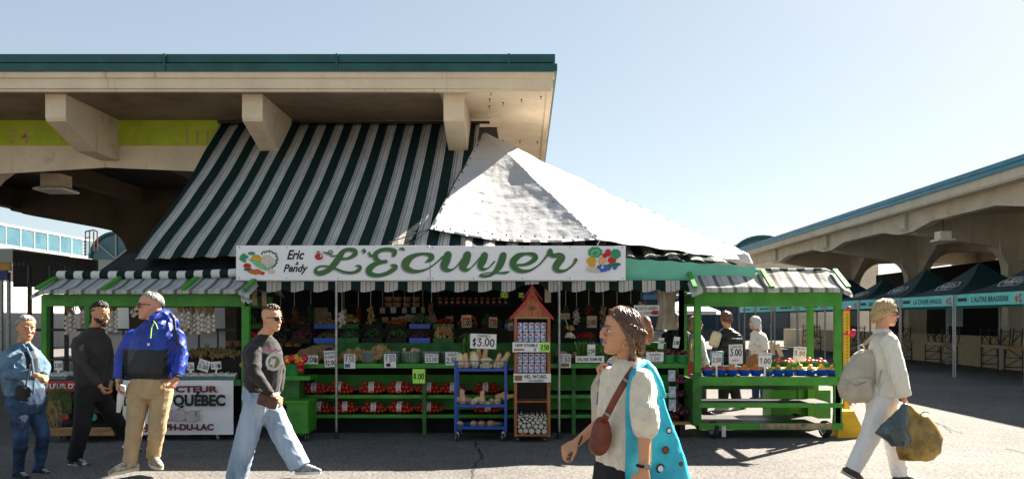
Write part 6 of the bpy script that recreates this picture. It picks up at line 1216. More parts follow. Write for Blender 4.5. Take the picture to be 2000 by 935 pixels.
    def locks(s, mb, n, seed, front=50, side=90, back=105, drop=0, r=.006, part=0, lift=1.07, wave=.004, tuck=0, fdrop=None, base=6):
        rr = random.Random(seed)
        for k in range(n):
            ph = rr.uniform(-math.pi, math.pi); f = abs(math.cos(ph/2))**1.6; tm = back+(front-back)*f+(side-(back+front)/2)*abs(math.sin(ph))**2
            t0 = R(rr.uniform(base, tm*.6)); P = []; m = 6; w0 = rr.uniform(0, 6); rl = lift+rr.uniform(-.02, .04)
            for j in range(m+1):
                t = t0+(R(tm)-t0)*j/m; pp = s.scalp(ph+.12*math.sin(w0+j), t, rl); P.append(pp)
            dd = drop*(1 if fdrop is None else (fdrop+(1-fdrop)*(1-f)))*rr.uniform(.8, 1.1)
            if dd > .01:
                last = P[-1]; out = (last-s.c); out.z = 0; out = out.normalized() if out.length > 0 else Vector((0, 0, 0))
                for j in range(1, 6): P.append(last+Vector((0, 0, -dd*j/5))+out*(.012*math.sin(j/5*2.2)-tuck*(j/5)**2)+Vector((wave*math.sin(w0+j*1.3), wave*math.cos(w0+j*1.7), 0)))
            q = len(P); mb.tube(P, [r*s.k*(.5+.6*math.sin(math.pi*min(1, .15+.8*j/q))) for j in range(q)], 5)
        return mb
def hand(mb, w_, d, palm, side, k=1.0, curl=(35, 35, 25), thumb=1, spread=.0, L=1.0, tcurl=.6):
    """w_: wrist, d: finger direction, palm: palm-facing normal, side: towards the thumb"""
    d = Vector(d).normalized(); palm = Vector(palm); palm = (palm-d*palm.dot(d)).normalized(); s_ = Vector(side); s_ = (s_-d*s_.dot(d)-palm*s_.dot(palm)).normalized()
    for q in (-.026, -.009, .009, .026): mb.caps([w_+d*.004*k+s_*q*.6*k, w_+d*.045*k+s_*q*.95*k, w_+d*.086*k+s_*q*1.12*k], [.013*k, .014*k, .0105*k], 8)
    for i, (q, ln) in enumerate(((.030, .95), (.010, 1.05), (-.010, .98), (-.030, .78))):
        p = w_+d*(.088-.004*abs(i-1))*k+s_*q*k; dr = (d+s_*q*spread*8).normalized(); pts = [p-dr*.015*k, p]; ang = 0
        for sg, c_ in zip((.042, .027, .022), curl):
            ang += R(c_*(1+.08*i)); v = dr*math.cos(ang)+palm*math.sin(ang); p = p+v*sg*ln*k*L; pts.append(p)
        mb.caps(pts, [.0095*k, .0092*k, .0083*k, .0075*k, .0062*k], 8)
    t = w_+d*.022*k+s_*.022*k; a = (d*.62+s_*.72+palm*.25).normalized(); b = (d*.9+s_*.25+palm*tcurl).normalized()
    mb.caps([t-a*.01*k, t+a*.036*k, t+a*.036*k+b*.030*k, t+a*.036*k+b*.052*k], [.013*k, .011*k, .0095*k, .0075*k], 8)
def shoe(par, ank, d, m_up, m_sole, k=1.0, name='shoe', h=0.0, vox=.006):
    """ank: ankle point; d: toe direction (may tilt)"""
    d = Vector(d).normalized(); sd = d.cross(Z_).normalized(); up = sd.cross(d).normalized(); c = ank-up*.075*k
    mb = MB(); mb.caps([ank-d*.01*k+up*.01*k, c+up*.035*k-d*.02*k], [.042*k, .040*k], 12)
    mb.caps([c-d*.045*k+up*.022*k, c+d*.06*k+up*.025*k, c+d*.13*k+up*.012*k, c+d*.165*k+up*.005*k], [.036*k, .040*k, .036*k, .028*k], 12, flat=(up, .8))
    mb.caps([c+d*.02*k+up*.05*k, c+d*.10*k+up*.025*k], [.032*k, .03*k], 10)
    o = fuse(mb, name, m_up, par, vox, 3)
    pts = []; 
    for a in range(20):
        t = 2*math.pi*a/20; x = math.cos(t); y = math.sin(t); wd = .043 if x > 0 else .035; pts.append(c-up*.024*k+d*(.055+.135*x)*k+sd*y*wd*k*(1.1 if -.2 < x < .8 else .95))
    MB().prism(pts, up*.026*k).build('sole', m_sole, o)
    for q in range(3): MB().caps([c+d*(.07+.025*q)*k+up*(.062-.009*q)*k-sd*.02*k, c+d*(.075+.025*q)*k+up*(.067-.009*q)*k, c+d*(.07+.025*q)*k+up*(.062-.009*q)*k+sd*.02*k], .0035*k, 5).build('lace', PAPER, o)
    return o
def limb_pts(d0, pts): return [W(px, py, d0+dy) for px, py, dy in pts]
def torso(mb, rows, yaw, n=18):
    """rows from bottom to top: (centre point, half width, half depth)"""
    a = R(yaw); sd = Vector((-math.cos(a), -math.sin(a), 0)); fw = Vector((math.sin(a), -math.cos(a), 0)); V = []
    for (c, rx, ry) in rows:
        for q in range(n):
            t = 2*math.pi*q/n; cx, sy = math.cos(t), math.sin(t); V.append(c+sd*rx*math.copysign(abs(cx)**.85, cx)+fw*ry*math.copysign(abs(sy)**.85, sy))
    m = len(rows); return mb.add(V, [(i*n+q, i*n+(q+1) % n, (i+1)*n+(q+1) % n, (i+1)*n+q) for i in range(m-1) for q in range(n)]+[tuple(range(n))[::-1], tuple((m-1)*n+q for q in range(n))])
def person(d0, label, base, **s):
    """generic figure from joint positions (photo px, px, depth offset)"""
    J = lambda t: W(t[0], t[1], d0+t[2]); vox = s.get('vox', .0065)
    t = thing('person', (SX(base[0], d0), d0, 0), label, 'person')
    skin = s.get('skin', SK_L); hk = s.get('hk', 1.0)
    H = Head(J(s['head']), s['hyaw'], s.get('hpitch', 0), s.get('hroll', 0), hk)
    b = MB(); H.body(b, J(s['neck']), s.get('nr', .056), s.get('jaw', 1))
    rows = [(J(r_[:3]), r_[3], r_[4]) for r_ in s['torso']]
    torso(b, [(c, rx*.86, ry*.84) for c, rx, ry in rows], s['tyaw'])
    for nm in ('armL', 'armR'):
        if nm not in s: continue
        P = limb_pts(d0, s[nm]); rs = s.get('armr', (.045, .037, .026)); b.caps(P, list(rs), 12)
        hd = s[nm+'_hand']; hand(b, P[-1], hd[0], hd[1], hd[2], hd[3] if len(hd) > 3 else 1.0, hd[4] if len(hd) > 4 else (35, 35, 25))
    for nm in ('legL', 'legR'):
        if nm in s: P = limb_pts(d0, s[nm]); b.caps(P, [.072, .048, .034], 12)
    bo = fuse(b, 'body', skin, t, vox*.8, 3)
    H.face(bo if False else t, s.get('glasses', False), s.get('lip'), s.get('brow'), s.get('smile', False))
    # garments
    if 'top' in s:
        m_, slv, amp = s['top']; g_ = MB(); torso(g_, rows, s['tyaw'])
        for nm, (ra, rb, rc, cut) in slv.items():
            P = limb_pts(d0, s[nm]); end = P[1]+(P[2]-P[1])*cut if cut <= 1 else P[2]; 
            if cut < 0: g_.caps([P[0], P[0]+(P[1]-P[0])*(-cut)], [ra, rb], 14)
            else: g_.caps([P[0], P[1]], [ra, rb], 14); g_.tube([P[1], (P[1]+end)/2, end], [rb, (rb+rc)/2*1.03, rc], 14)
        for ex in s.get('topx', []): ex(g_, t)
        s['top_o'] = fuse(g_, s.get('topname', 'jacket'), m_, t, vox, 3, amp, s.get('fr', 9), s.get('seed', 1), stretch=s.get('st', (1, 1, 1)))
    if 'trousers' in s:
        m_, rs, amp = s['trousers']; g_ = MB(); hp = J(s['hip']); torso(g_, [(hp-Z_*.12, s['hipw']*.8, s['hipd']*.8), (hp-Z_*.03, s['hipw'], s['hipd']), (hp+Z_*.07, s['hipw']*.96, s['hipd']*.95), (hp+Z_*.13, s['hipw']*.9, s['hipd']*.9)], s.get('hyw', s['tyaw']))
        for nm in ('legL', 'legR'): P = limb_pts(d0, s[nm]); g_.caps([P[0], (P[0]+P[1])/2, P[1]], [rs[0], (rs[0]+rs[1])/2, rs[1]], 14); g_.tube([P[1], (P[1]+P[2])/2, P[2], P[2]-(P[1]-P[2]).normalized()*.02], [rs[1], (rs[1]+rs[2])/2, rs[2], rs[2]], 14)
        fuse(g_, s.get('trname', 'trousers'), m_, t, vox, 3, amp, 7, s.get('seed', 1)+9)
    for nm, dv in s.get('feet', {}).items():
        P = limb_pts(d0, s[nm]); shoe(t, P[2]+Vector(dv[1] if len(dv) > 1 else (0, 0, 0)), dv[0], s['shoe'][0], s['shoe'][1], s.get('sk', 1.0), vox=vox)
    return t, H, J, rows
def hairmesh(t, mb, m_, name='hair'): return mb.build(name, m_, t, smooth=True)
GREYH = mat('grey_hair', (.34, .32, .30), .55, var=.3, vs_=60, col2=(.14, .13, .12)); BLKH = mat('black_hair', (.018, .013, .010), .45, var=.3, vs_=60); BRNH = mat('brown_hair', (.14, .060, .026), .36, var=.3, vs_=50, col2=(.07, .028, .014), spec=.7); BLOH = mat('blonde_hair', (.62, .44, .22), .45, var=.25, vs_=50, col2=(.36, .22, .09)); WHIH = mat('silver_hair', (.66, .65, .62), .45, var=.2, vs_=50); SHBR = mat('short_brown_hair', (.10, .06, .035), .5, var=.3, vs_=60)
D_ = lambda x, y, z: Vector((x, y, z))
# 1 --- grey haired woman in a denim jacket, far left
DEN = mat('denim_jacket', (.11, .19, .27), .8, var=.25, vs_=9, bump=.2, bs=120, col2=(.035, .07, .12)); JEAN = mat('blue_jeans', (.035, .085, .19), .8, var=.35, vs_=5, bump=.2, bs=120, col2=(.006, .014, .035), thr=(.38, .62)); BLKF = mat('black_cloth', (.012, .012, .014), .8, var=.3, vs_=8, bump=.2)
d0 = 7.7
t, H, J, rows = person(d0, 'grey haired woman in a blue denim jacket and jeans walking right at the far left', (55, 0), head=(51, 640, 0), hyaw=48, hpitch=-6, neck=(45, 674, .03), skin=SK_T, vox=.008,
  torso=[(48, 770, 0, .175, .13), (45, 750, 0, .18, .135), (42, 722, 0, .175, .135), (42, 698, 0, .185, .125), (43, 686, .01, .155, .10), (44, 676, .01, .10, .08), (45, 668, .01, .06, .06)], tyaw=52,
  armR=[(20, 694, -.10), (14, 728, -.18), (74, 733, -.16)], armR_hand=(D_(1, -.2, -.15), D_(0, .3, -1), D_(.3, -1, .3), .95, (55, 45, 30)),
  armL=[(66, 694, .10), (86, 715, .18), (84, 738, .05)], armL_hand=(D_(-.4, -.6, -.6), D_(-1, .2, 0), D_(0, 0, 1), .95),
  legL=[(64, 790, .08), (84, 850, .10), (76, 912, .22)], legR=[(38, 790, -.05), (40, 855, -.12), (36, 918, -.02)],
  hip=(50, 782, 0), hipw=.172, hipd=.14, trousers=(JEAN, (.095, .068, .048), .014), top=(DEN, {'armR': (.075, .062, .05, .85), 'armL': (.07, .06, .05, .95)}, .012), topname='denim_jacket',
  feet={'legL': (D_(1, -.35, -.05),), 'legR': (D_(1, -.5, -.05),)}, shoe=(BLKF, BLACKM), sk=.95, brow=GREYH)
hm = MB(); H.cap(hm, 52, 84, 116, 1.07); H.locks(hm, 170, 3, 50, 86, 116, .0, .006, lift=1.08); hairmesh(t, hm, GREYH)
MB().tube([J((52, 678, -.12)), J((62, 700, -.16)), J((66, 730, -.17)), J((66, 770, -.16))], .012, 6).build('jacket_placket', DEN, t)
m = MB(); torso(m, [(J((64, 735, -.13)), .05, .03), (J((62, 700, -.12)), .05, .03), (J((53, 680, -.08)), .04, .03)], 52); m.build('black_shirt', BLKF, t)
for a, b_ in (((40, 673, -.08), (58, 690, -.13)), ((56, 672, -.02), (66, 686, -.10))): MB().box((J(a)+J(b_))/2+Vector((0, -.03, .01)), (.05, .012, .08), (R(15), R(-25), 0), bev=.005).build('collar', DEN, t)
hb = MB().box(J((44, 768, -.24)), (.17, .07, .14), (0, R(4), R(-30)), bev=.03); o = hb.build('handbag', BLKF, org=J((44, 785, -.24)), smooth=True); tag(o, 'small black handbag at the denim jacketed woman\'s hip', 'bag'); MB().tube([J((66, 681, -.05)), J((58, 715, -.2)), J((50, 755, -.26))], .007, 6).build('strap', BLKF, o)
# 2 --- black haired man in a dark long sleeved shirt
d0 = 8.35; CHAR = mat('charcoal_shirt', (.035, .03, .026), .8, var=.2, vs_=10, bump=.1)
t, H, J, rows = person(d0, 'black haired bearded man in a dark long sleeved shirt and black trousers', (190, 0), head=(196, 614, 0), hyaw=72, hpitch=-8, neck=(184, 645, .02), skin=SK_T, vox=.0085,
  torso=[(180, 752, 0, .165, .12), (178, 725, 0, .165, .12), (178, 695, 0, .18, .125), (178, 672, 0, .19, .12), (180, 658, 0, .16, .10), (183, 646, 0, .10, .08), (185, 638, 0, .06, .06)], tyaw=42,
  armR=[(156, 669, -.09), (160, 712, -.22), (196, 753, -.24)], armR_hand=(D_(.6, -.1, -.9), D_(.5, .5, .3), D_(.6, -.8, .2), .95, (45, 45, 30)),
  armL=[(204, 667, .12), (214, 705, .22), (216, 745, .1)], armL_hand=(D_(0, -.2, -1), D_(-1, 0, 0), D_(0, -1, 0), .95),
  legR=[(168, 768, -.05), (160, 835, -.10), (146, 892, -.02)], legL=[(192, 768, .06), (226, 820, .4), (258, 862, .85)],
  hip=(180, 760, 0), hipw=.165, hipd=.125, trousers=(BLKF, (.105, .085, .075), .012), top=(CHAR, {'armR': (.075, .056, .038, .97), 'armL': (.07, .055, .038, .97)}, .008), topname='shirt',
  feet={'legR': (D_(1, -.25, -.08),), 'legL': (D_(1, .1, -.45),)}, shoe=(mat('shoe_black_white', (.02, .03, .04), .6, var=.5, vs_=14, col2=(.5, .5, .5), thr=(.42, .46)), WHITE), brow=BLKH)
hm = MB(); H.cap(hm, 48, 80, 104, 1.05); rr = random.Random(31)
for k in range(420):
    ph = rr.uniform(-3.14, 3.14); f = abs(math.cos(ph/2))**1.6; th = R(rr.uniform(0, 96+(52-96)*f-14*abs(math.sin(ph)))); hm.ell(H.scalp(ph, th, 1.08+rr.uniform(0, .2)*(1-th/2.2)), (rr.uniform(.007, .012),)*3, nu=6, nv=4)
hairmesh(t, hm, BLKH)
bd = H.stubble(420, 4, .0048); bd.build('beard', BLKH, t)
# 3 --- man in a blue and black anorak
d0 = 7.7; ANB = mat('blue_nylon', (.012, .045, .36), .45, var=.25, vs_=6, bump=.3, bs=14, col2=(.004, .02, .18)); BEI = mat('beige_chinos', (.44, .31, .17), .8, var=.12, vs_=8, bump=.15, bs=100); NYB = mat('black_nylon', (.008, .010, .014), .4, var=.3, vs_=6, bump=.3, bs=12)
def anorak(g_, t): g_.caps([W(322, 616, 7.85), W(338, 632, 7.88), W(322, 628, 7.72)], [.07, .07, .05], 12); g_.caps([W(300, 622, 7.62), W(318, 615, 7.7)], [.05, .06], 10)
t, H, J, rows = person(d0, 'grey haired man in sunglasses, blue and black anorak and beige trousers', (290, 0), head=(293, 597, 0), hyaw=-62, hpitch=0, neck=(306, 632, .03), skin=mat('ruddy_skin', (.60, .28, .18), .5, var=.06), vox=.008, hk=1.12, nr=.066, jaw=1.08,
  torso=[(296, 738, 0, .215, .155), (296, 725, 0, .235, .175), (298, 700, 0, .24, .18), (300, 675, 0, .24, .165), (302, 655, 0, .235, .15), (304, 641, 0, .185, .125), (306, 630, 0, .12, .10), (307, 621, .01, .08, .07)], tyaw=-8,
  armR=[(258, 658, 0), (240, 698, 0), (231, 742, -.06)], armR_hand=(D_(.05, -.2, -1), D_(1, .3, 0), D_(.2, -1, 0), 1.05, (35, 30, 20)),
  armL=[(344, 655, 0), (353, 697, -.03), (345, 738, -.16)], armL_hand=(D_(-.35, -.35, -.9), D_(-.9, .2, .2), D_(0, -1, 0), 1.05, (50, 45, 30)),
  legR=[(272, 760, 0), (264, 828, -.04), (254, 898, -.08)], legL=[(316, 760, .02), (308, 828, -.02), (300, 888, .10)],
  hip=(295, 752, 0), hipw=.195, hipd=.15, trousers=(BEI, (.112, .083, .066), .011), top=(ANB, {'armR': (.08, .074, .05, .95), 'armL': (.08, .074, .05, .92)}, .018), topname='anorak', topx=[anorak], fr=7,
  feet={'legR': (D_(-.75, -1, -.05),), 'legL': (D_(.9, -.9, -.05),)}, shoe=(mat('beige_sneaker', (.46, .38, .28), .7, var=.35, vs_=22), mat('cream_sole', (.62, .55, .42), .6)), glasses=True, sk=1.1, brow=GREYH)
hm = MB(); H.cap(hm, 46, 70, 104, 1.035); H.locks(hm, 220, 8, 44, 70, 104, 0, .005, lift=1.05); hairmesh(t, hm, GREYH)
an = [o_ for o_ in t.children if o_.name.startswith('anorak')][0]; an.data.materials.append(NYB); og = ORG[an.name]
for p_ in an.data.polygons:
    q = Vector(p_.center)+og; px_, py_ = 1025+(q.x)*F/d0, 623+(HC-q.z)*F/d0
    if py_ > 681+1.2*math.sin(px_*.2) and 246 < px_ < 338: p_.material_index = 1
MB().tube([J((302, 628, -.155)), J((296, 640, -.168)), J((294, 660, -.186))], .006, 6).build('zip', mat('lime_zip', (.45, .75, .15), .5), t)
MB().tube([J((300, 626, -.15)), J((305, 633, -.165)), J((308, 642, -.17))], .004, 6).build('zip_cord', MATS['lime_zip'], t)
MB().box(J((290, 672, -.20)), (.022, .004, .022)).build('chest_badge', WHITE, t)
MB().tube([J((345, 733, -.15))+Vector((-.036, 0, .01)), J((345, 733, -.15))+Vector((.02, -.037, 0)), J((345, 733, -.15))+Vector((.045, 0, -.01))], .012, 8).build('watch', BLKF, t)
m = MB(); pts = [J((240, 752, .10)), J((236, 775, .12)), J((231, 805, .1))]; m.tube(pts, [.03, .04, .02], 8, flat=(Y_, .3)); o = m.build('tote_bag', PAPER, org=pts[-1], smooth=True); tag(o, 'white folded cloth bag hanging behind the anorak man\'s thigh', 'bag')
m = MB(); m.tube([J((332, 612, .1)), J((340, 625, -.02)), J((342, 645, -.10)), J((347, 672, -.11))], .016, 8, flat=(Y_, .5)); o = m.build('shoulder_strap', NYB, org=J((342, 645, -.1))); tag(o, 'black backpack strap over the anorak man\'s shoulder', 'strap')
# 4 --- striding man in a black sweatshirt and pale jeans
d0 = 7.6; SWB = mat('black_sweatshirt', (.022, .020, .020), .85, var=.15, vs_=10, bump=.15, bs=100, sheen=.1); PJ = mat('pale_jeans', (.36, .45, .56), .85, var=.22, vs_=5, bump=.25, bs=90, col2=(.20, .28, .38), stretch=(2, 2, .5))
t, H, J, rows = person(d0, 'man in sunglasses, black printed sweatshirt and wide pale jeans striding right', (515, 0), head=(531, 622, 0), hyaw=66, hpitch=-4, neck=(515, 656, .03), skin=SK_L, vox=.008, hk=1.0,
  torso=[(511, 764, 0, .165, .14), (512, 745, 0, .175, .15), (514, 715, -.01, .18, .155), (513, 690, 0, .19, .14), (513, 676, 0, .165, .115), (514, 664, 0, .12, .095), (515, 653, .01, .065, .06)], tyaw=38,
  armR=[(496, 687, -.12), (496, 728, -.24), (532, 772, -.24)], armR_hand=(D_(.75, .0, -.45), D_(-.2, .6, -.7), D_(.2, -.9, .5), 1.0, (50, 45, 30)),
  armL=[(533, 684, .14), (546, 722, .24), (544, 765, .18)], armL_hand=(D_(-.2, -.5, -.7), D_(-1, 0, 0), D_(0, 0, 1), 1.0),
  legR=[(502, 785, -.06), (480, 860, -.05), (462, 930, -.02)], legL=[(522, 785, .06), (552, 850, .04), (584, 908, .02)],
  hip=(510, 772, 0), hipw=.175, hipd=.135, trousers=(PJ, (.122, .108, .102), .018), trname='wide_jeans', top=(SWB, {'armR': (.078, .062, .042, .95), 'armL': (.075, .062, .042, .95)}, .012), topname='sweatshirt',
  feet={'legR': (D_(1, -.1, -.5),), 'legL': (D_(1, -.15, .06), (.03, 0, .015))}, shoe=(mat('grey_sneaker', (.40, .41, .40), .7, var=.4, vs_=22), WHITE), glasses=True, brow=SHBR)
hm = MB(); H.cap(hm, 42, 52, 70, 1.05); H.cap(hm, 50, 76, 104, 1.012, .95); rr = random.Random(8)
for k in range(150):
    ph = rr.uniform(-3.14, 3.14); th = R(rr.uniform(0, 50-6*math.cos(ph))); hm.ell(H.scalp(ph, th, 1.09+rr.uniform(0, .12)), (rr.uniform(.008, .014),)*3, nu=6, nv=4)
hairmesh(t, hm, SHBR)
a = R(38); fw = Vector((math.sin(a), -math.cos(a), 0)); ux = Vector((math.cos(a), math.sin(a), 0))
c = J((522, 705, 0))+fw*.172; m = MB(); disc(m, c, .078, ux, Z_, fw, 0, 24, 1.05); m.build('chest_print', mat('print_white', (.6, .6, .55), .7), t)
m = MB(); disc(m, c, .055, ux, Z_, fw, .002, 24, 1.05); m.build('chest_print_inner', mat('print_olive', (.20, .20, .08), .7), t)
m = MB(); disc(m, c-ux*.01, .03, ux, Z_, fw, .004, 9, 1.3, .25); m.build('chest_print_figure', MATS['print_white'], t)
m = MB(); type_text(m, 'Brooklyn', J((520, 682, 0))+fw*.162, ux, Z_, fw, .035, bold=.03, shear=.3, width=.15); m.build('lettering', mat('pink_print', (.5, .15, .28), .7), t) if False else None
m = MB(); hand_text(m, 'SURF CLUB', J((524, 719, 0))+fw*.182, ux, Z_, fw, .022, th=.2); m.build('lettering', MATS['print_white'], t)
m = MB(); brush(m, [(-.075, 0, .012), (-.06, .03, .016), (-.045, -.01, .012), (-.02, .012, .014), (0, -.008, .012), (.025, .014, .014), (.05, -.006, .012), (.075, .01, .01)], lambda x, y: J((521, 683, 0))+ux*x+Z_*y, fw, .162, .163); m.build('script_print', mat('pink_print', (.5, .15, .28), .7), t)
pb = MB().box(J((523, 782, -.26)), (.19, .06, .12), (0, R(18), R(-10)), bev=.025); o = pb.build('waist_pouch', mat('brown_leather', (.10, .035, .015), .4, var=.3, vs_=10), org=J((523, 794, -.26)), smooth=True); tag(o, 'dark brown leather pouch at the striding man\'s hip', 'bag')
MB().tube([J((494, 757, -.12)), J((508, 762, -.19)), J((518, 768, -.22))], .016, 8, flat=(Z_, 1)).build('belt', mat('olive_belt', (.13, .11, .05), .6), o)
# 5 --- woman in cream sweater with a blue tote, foreground
d0 = 4.0; SWC = mat('cream_knit', (.80, .70, .54), .9, var=.10, vs_=20, bump=.2, bs=180, sheen=.2)
def knit(m):
    N = m.node_tree.nodes; L = m.node_tree.links; tc = N.new('ShaderNodeTexCoord'); wv = N.new('ShaderNodeTexWave'); wv.inputs['Scale'].default_value = 34; wv.inputs['Distortion'].default_value = 1.2; wv.bands_direction = 'X'; wv.inputs['Detail'].default_value = 1
    L.new(tc.outputs['Object'], wv.inputs['Vector']); bp = N['Bump']; b2 = N.new('ShaderNodeBump'); b2.inputs['Strength'].default_value = .45; b2.inputs['Distance'].default_value = .004; L.new(wv.outputs[0], b2.inputs['Height']); L.new(bp.outputs[0], b2.inputs['Normal']); L.new(b2.outputs[0], N['Principled BSDF'].inputs['Normal'])
knit(SWC)
def cuffs(g_, t):
    for q, (py, r_) in enumerate(((806, .066), (818, .068), (829, .064))): g_.caps([W(1261, py, 3.74)+Vector((0, 0, 0)), W(1261, py+4, 3.74)], [r_, r_], 14)
t, H, J, rows = person(d0, 'smiling brown haired woman in a cream sweater walking left in the foreground', (1215, 0), head=(1214, 648, 0), hyaw=-80, hpitch=3, neck=(1228, 707, .03), skin=mat('warm_skin', (.62, .29, .15), .45, var=.05, spec=.4), vox=.0055, hk=.97, nr=.048,
  torso=[(1218, 910, 0, .175, .115), (1219, 890, 0, .18, .12), (1222, 850, 0, .17, .108), (1227, 800, 0, .165, .105), (1231, 760, 0, .18, .105), (1232, 735, 0, .16, .095), (1231, 720, 0, .125, .085), (1229, 708, .0, .085, .075), (1229, 700, .01, .062, .058)], tyaw=-66,
  armL=[(1251, 745, -.19), (1259, 828, -.26), (1258, 915, -.30)], armL_hand=(D_(-.1, -.1, -1), D_(-.3, 1, 0), D_(-1, 0, 0), .9, (30, 30, 20)),
  armR=[(1196, 738, .18), (1186, 812, .22), (1128, 862, .12)], armR_hand=(D_(-.85, -.2, -.5), D_(.3, .5, -.8), D_(-.4, -.9, -.3), .92, (48, 50, 35)), armr=(.042, .034, .024),
  top=(SWC, {'armL': (.068, .064, .056, .05), 'armR': (.066, .058, .052, .05)}, .009), topname='sweater', topx=[cuffs], fr=7, st=(1, 1, .5), smile=True, seed=3)
m = MB(); torso(m, [(J((1216, 1010, 0)), .20, .15), (J((1214, 960, 0)), .19, .14), (J((1214, 900, 0)), .165, .11)], -66, 24); fuse(m, 'skirt', BLKF, t, .008, 2, .016, 4, 6)
b_ = MB()
for x in (1208, 1226): b_.caps([J((x, 990, 0)), J((x-6, 1090, -.05)), J((x, 1190, 0))], [.06, .05, .04], 10)
fuse(b_, 'tights', BLKF, t, .008, 2)
for x, dy in ((1208, .06), (1226, -.06)): shoe(t, J((x, 1195, dy)), D_(-1, -.1, 0), BLKF, WHITE, .95)
hm = MB(); H.cap(hm, 50, 92, 118, 1.07); rr = random.Random(17)
H.locks(hm, 620, 12, 40, 84, 106, .085, .0036, lift=1.09, wave=.005, tuck=.012, fdrop=.05)
H.locks(hm, 160, 13, 46, 80, 96, .05, .003, lift=1.14, wave=.008, tuck=.01, fdrop=0)
for k in range(110):   # strands from the part down over the temple behind the ear
    s_ = rr.choice((-1, 1)); z0 = rr.uniform(.10, .118); P = [H.P(s_*.008, .055+rr.uniform(-.05, .02), z0), H.P(s_*.05, .045+rr.uniform(-.03, .02), .085), H.P(s_*.078, .015+rr.uniform(-.02, .015), .03), H.P(s_*.084, -.012+rr.uniform(-.02, .01), -.03), H.P(s_*.078, -.035+rr.uniform(-.02, .01), -.09), H.P(s_*.068, -.04+rr.uniform(-.02, .02), -.135-rr.uniform(0, .02))]; hm.tube(P, [.002, .0034, .004, .004, .0034, .0015], 5)
hairmesh(t, hm, BRNH)
er = MB(); c = H.P(-.076, -.004, -.052); er.tube([c+Vector((.016*math.cos(a*.5236), 0, .016*math.sin(a*.5236)-.012)) for a in range(13)], .0022, 6); er.build('earring', mat('gold', (.7, .45, .15), .25, metal=1), t)
c = J((1257, 908, -.30)); MB().tube([c+Vector((.03*math.cos(a*.5236), .03*math.sin(a*.5236), 0)) for a in range(13)], .007, 6).build('watch_strap', BLKF, t); MB().lathe(c+Vector((.012, -.034, 0)), [(.015, 0), (.015, .006)], 14, Euler((R(90), 0, 0)).to_matrix()).build('watch_face', STEEL, t)
c = J((1132, 860, .12)); MB().tube([c+Vector((.012*math.cos(a*.5236), .029*math.sin(a*.5236), .026*math.cos(a*.5236))) for a in range(13)], .004, 6).build('bracelet', BLKF, t)
# cross-body bag
LEA = mat('rust_leather', (.20, .045, .018), .45, var=.2, vs_=12, bump=.2); c = J((1170, 838, .02))
m = MB().ell(c+Vector((0, -.13, -.01)), (.052, .042, .095)); m.ell(c+Vector((-.012, -.13, -.05)), (.055, .045, .06)); o = fuse(m, 'crossbody_bag', LEA, None, .006, 3, .008, 8, 2, org=c-Z_*.1); tag(o, 'rust brown leather bag at the cream sweater woman\'s front', 'bag')
sp = MB(); P = [J((1248, 708, -.10)), J((1236, 722, -.20)), J((1222, 742, -.22)), J((1203, 775, -.19)), J((1186, 808, -.16)), J((1178, 822, -.14))]; sp.tube(P, .017, 8, flat=(Vector((-.3, -1, 0)).normalized(), .22)); sp.build('strap', LEA, o, smooth=True)
for q in (P[2], P[4]): MB().box(q+Vector((0, -.008, 0)), (.035, .01, .014), (0, R(35), 0), bev=.003).build('buckle', STEEL, o)
# tote
TOT = mat('turquoise_nylon', (.03, .47, .62), .45, var=.15, vs_=6, bump=.35, bs=9, col2=(.01, .27, .40)); tc_ = W(1290, 850, 3.98); t5 = t
m = MB(); a = Vector((1, .35, 0)).normalized(); nn = Vector((-.35, 1, 0)).normalized()
rowsT = [(1290, 1010, .20, .07), (1292, 960, .175, .085), (1286, 900, .145, .075), (1279, 840, .11, .06), (1270, 780, .075, .035), (1268, 758, .06, .015)]
V = []; n = 24
for (px, py, rx, ry) in rowsT:
    for q in range(n): th = 6.283*q/n; V.append(W(px, py, 3.96)+a*rx*math.copysign(abs(math.cos(th))**.7, math.cos(th))+nn*ry*math.copysign(abs(math.sin(th))**.8, math.sin(th)))
m.add(V, [(i*n+q, i*n+(q+1) % n, (i+1)*n+(q+1) % n, (i+1)*n+q) for i in range(len(rowsT)-1) for q in range(n)]+[tuple(range(n))[::-1], tuple((len(rowsT)-1)*n+q for q in range(n))])
o = fuse(m, 'tote_bag', TOT, None, .007, 3, .02, 5, 4, org=W(1290, 1010, 3.96)); tag(o, 'turquoise tote bag with black ringed dots on the foreground woman\'s shoulder', 'bag')
m = MB(); m.tube([W(1252, 985, 3.84), W(1244, 920, 3.82), W(1237, 860, 3.79), W(1232, 800, 3.77), W(1231, 760, 3.77), W(1237, 730, 3.77), W(1248, 713, 3.83), W(1258, 707, 3.92)], [.075, .058, .036, .026, .020, .018, .017, .016], 10, flat=(Y_, .22)); m.build('front_handle', TOT, o, smooth=True)
m = MB(); m.tube([W(1262, 708, 3.93), W(1276, 722, 3.90), W(1288, 748, 3.88), W(1294, 775, 3.86)], [.018, .020, .022, .026], 8, flat=(Vector((.5, -.8, 0)).normalized(), .3)); m.build('rear_handle', TOT, o, smooth=True)
WD = mat('print_white2', (.62, .75, .75), .6)
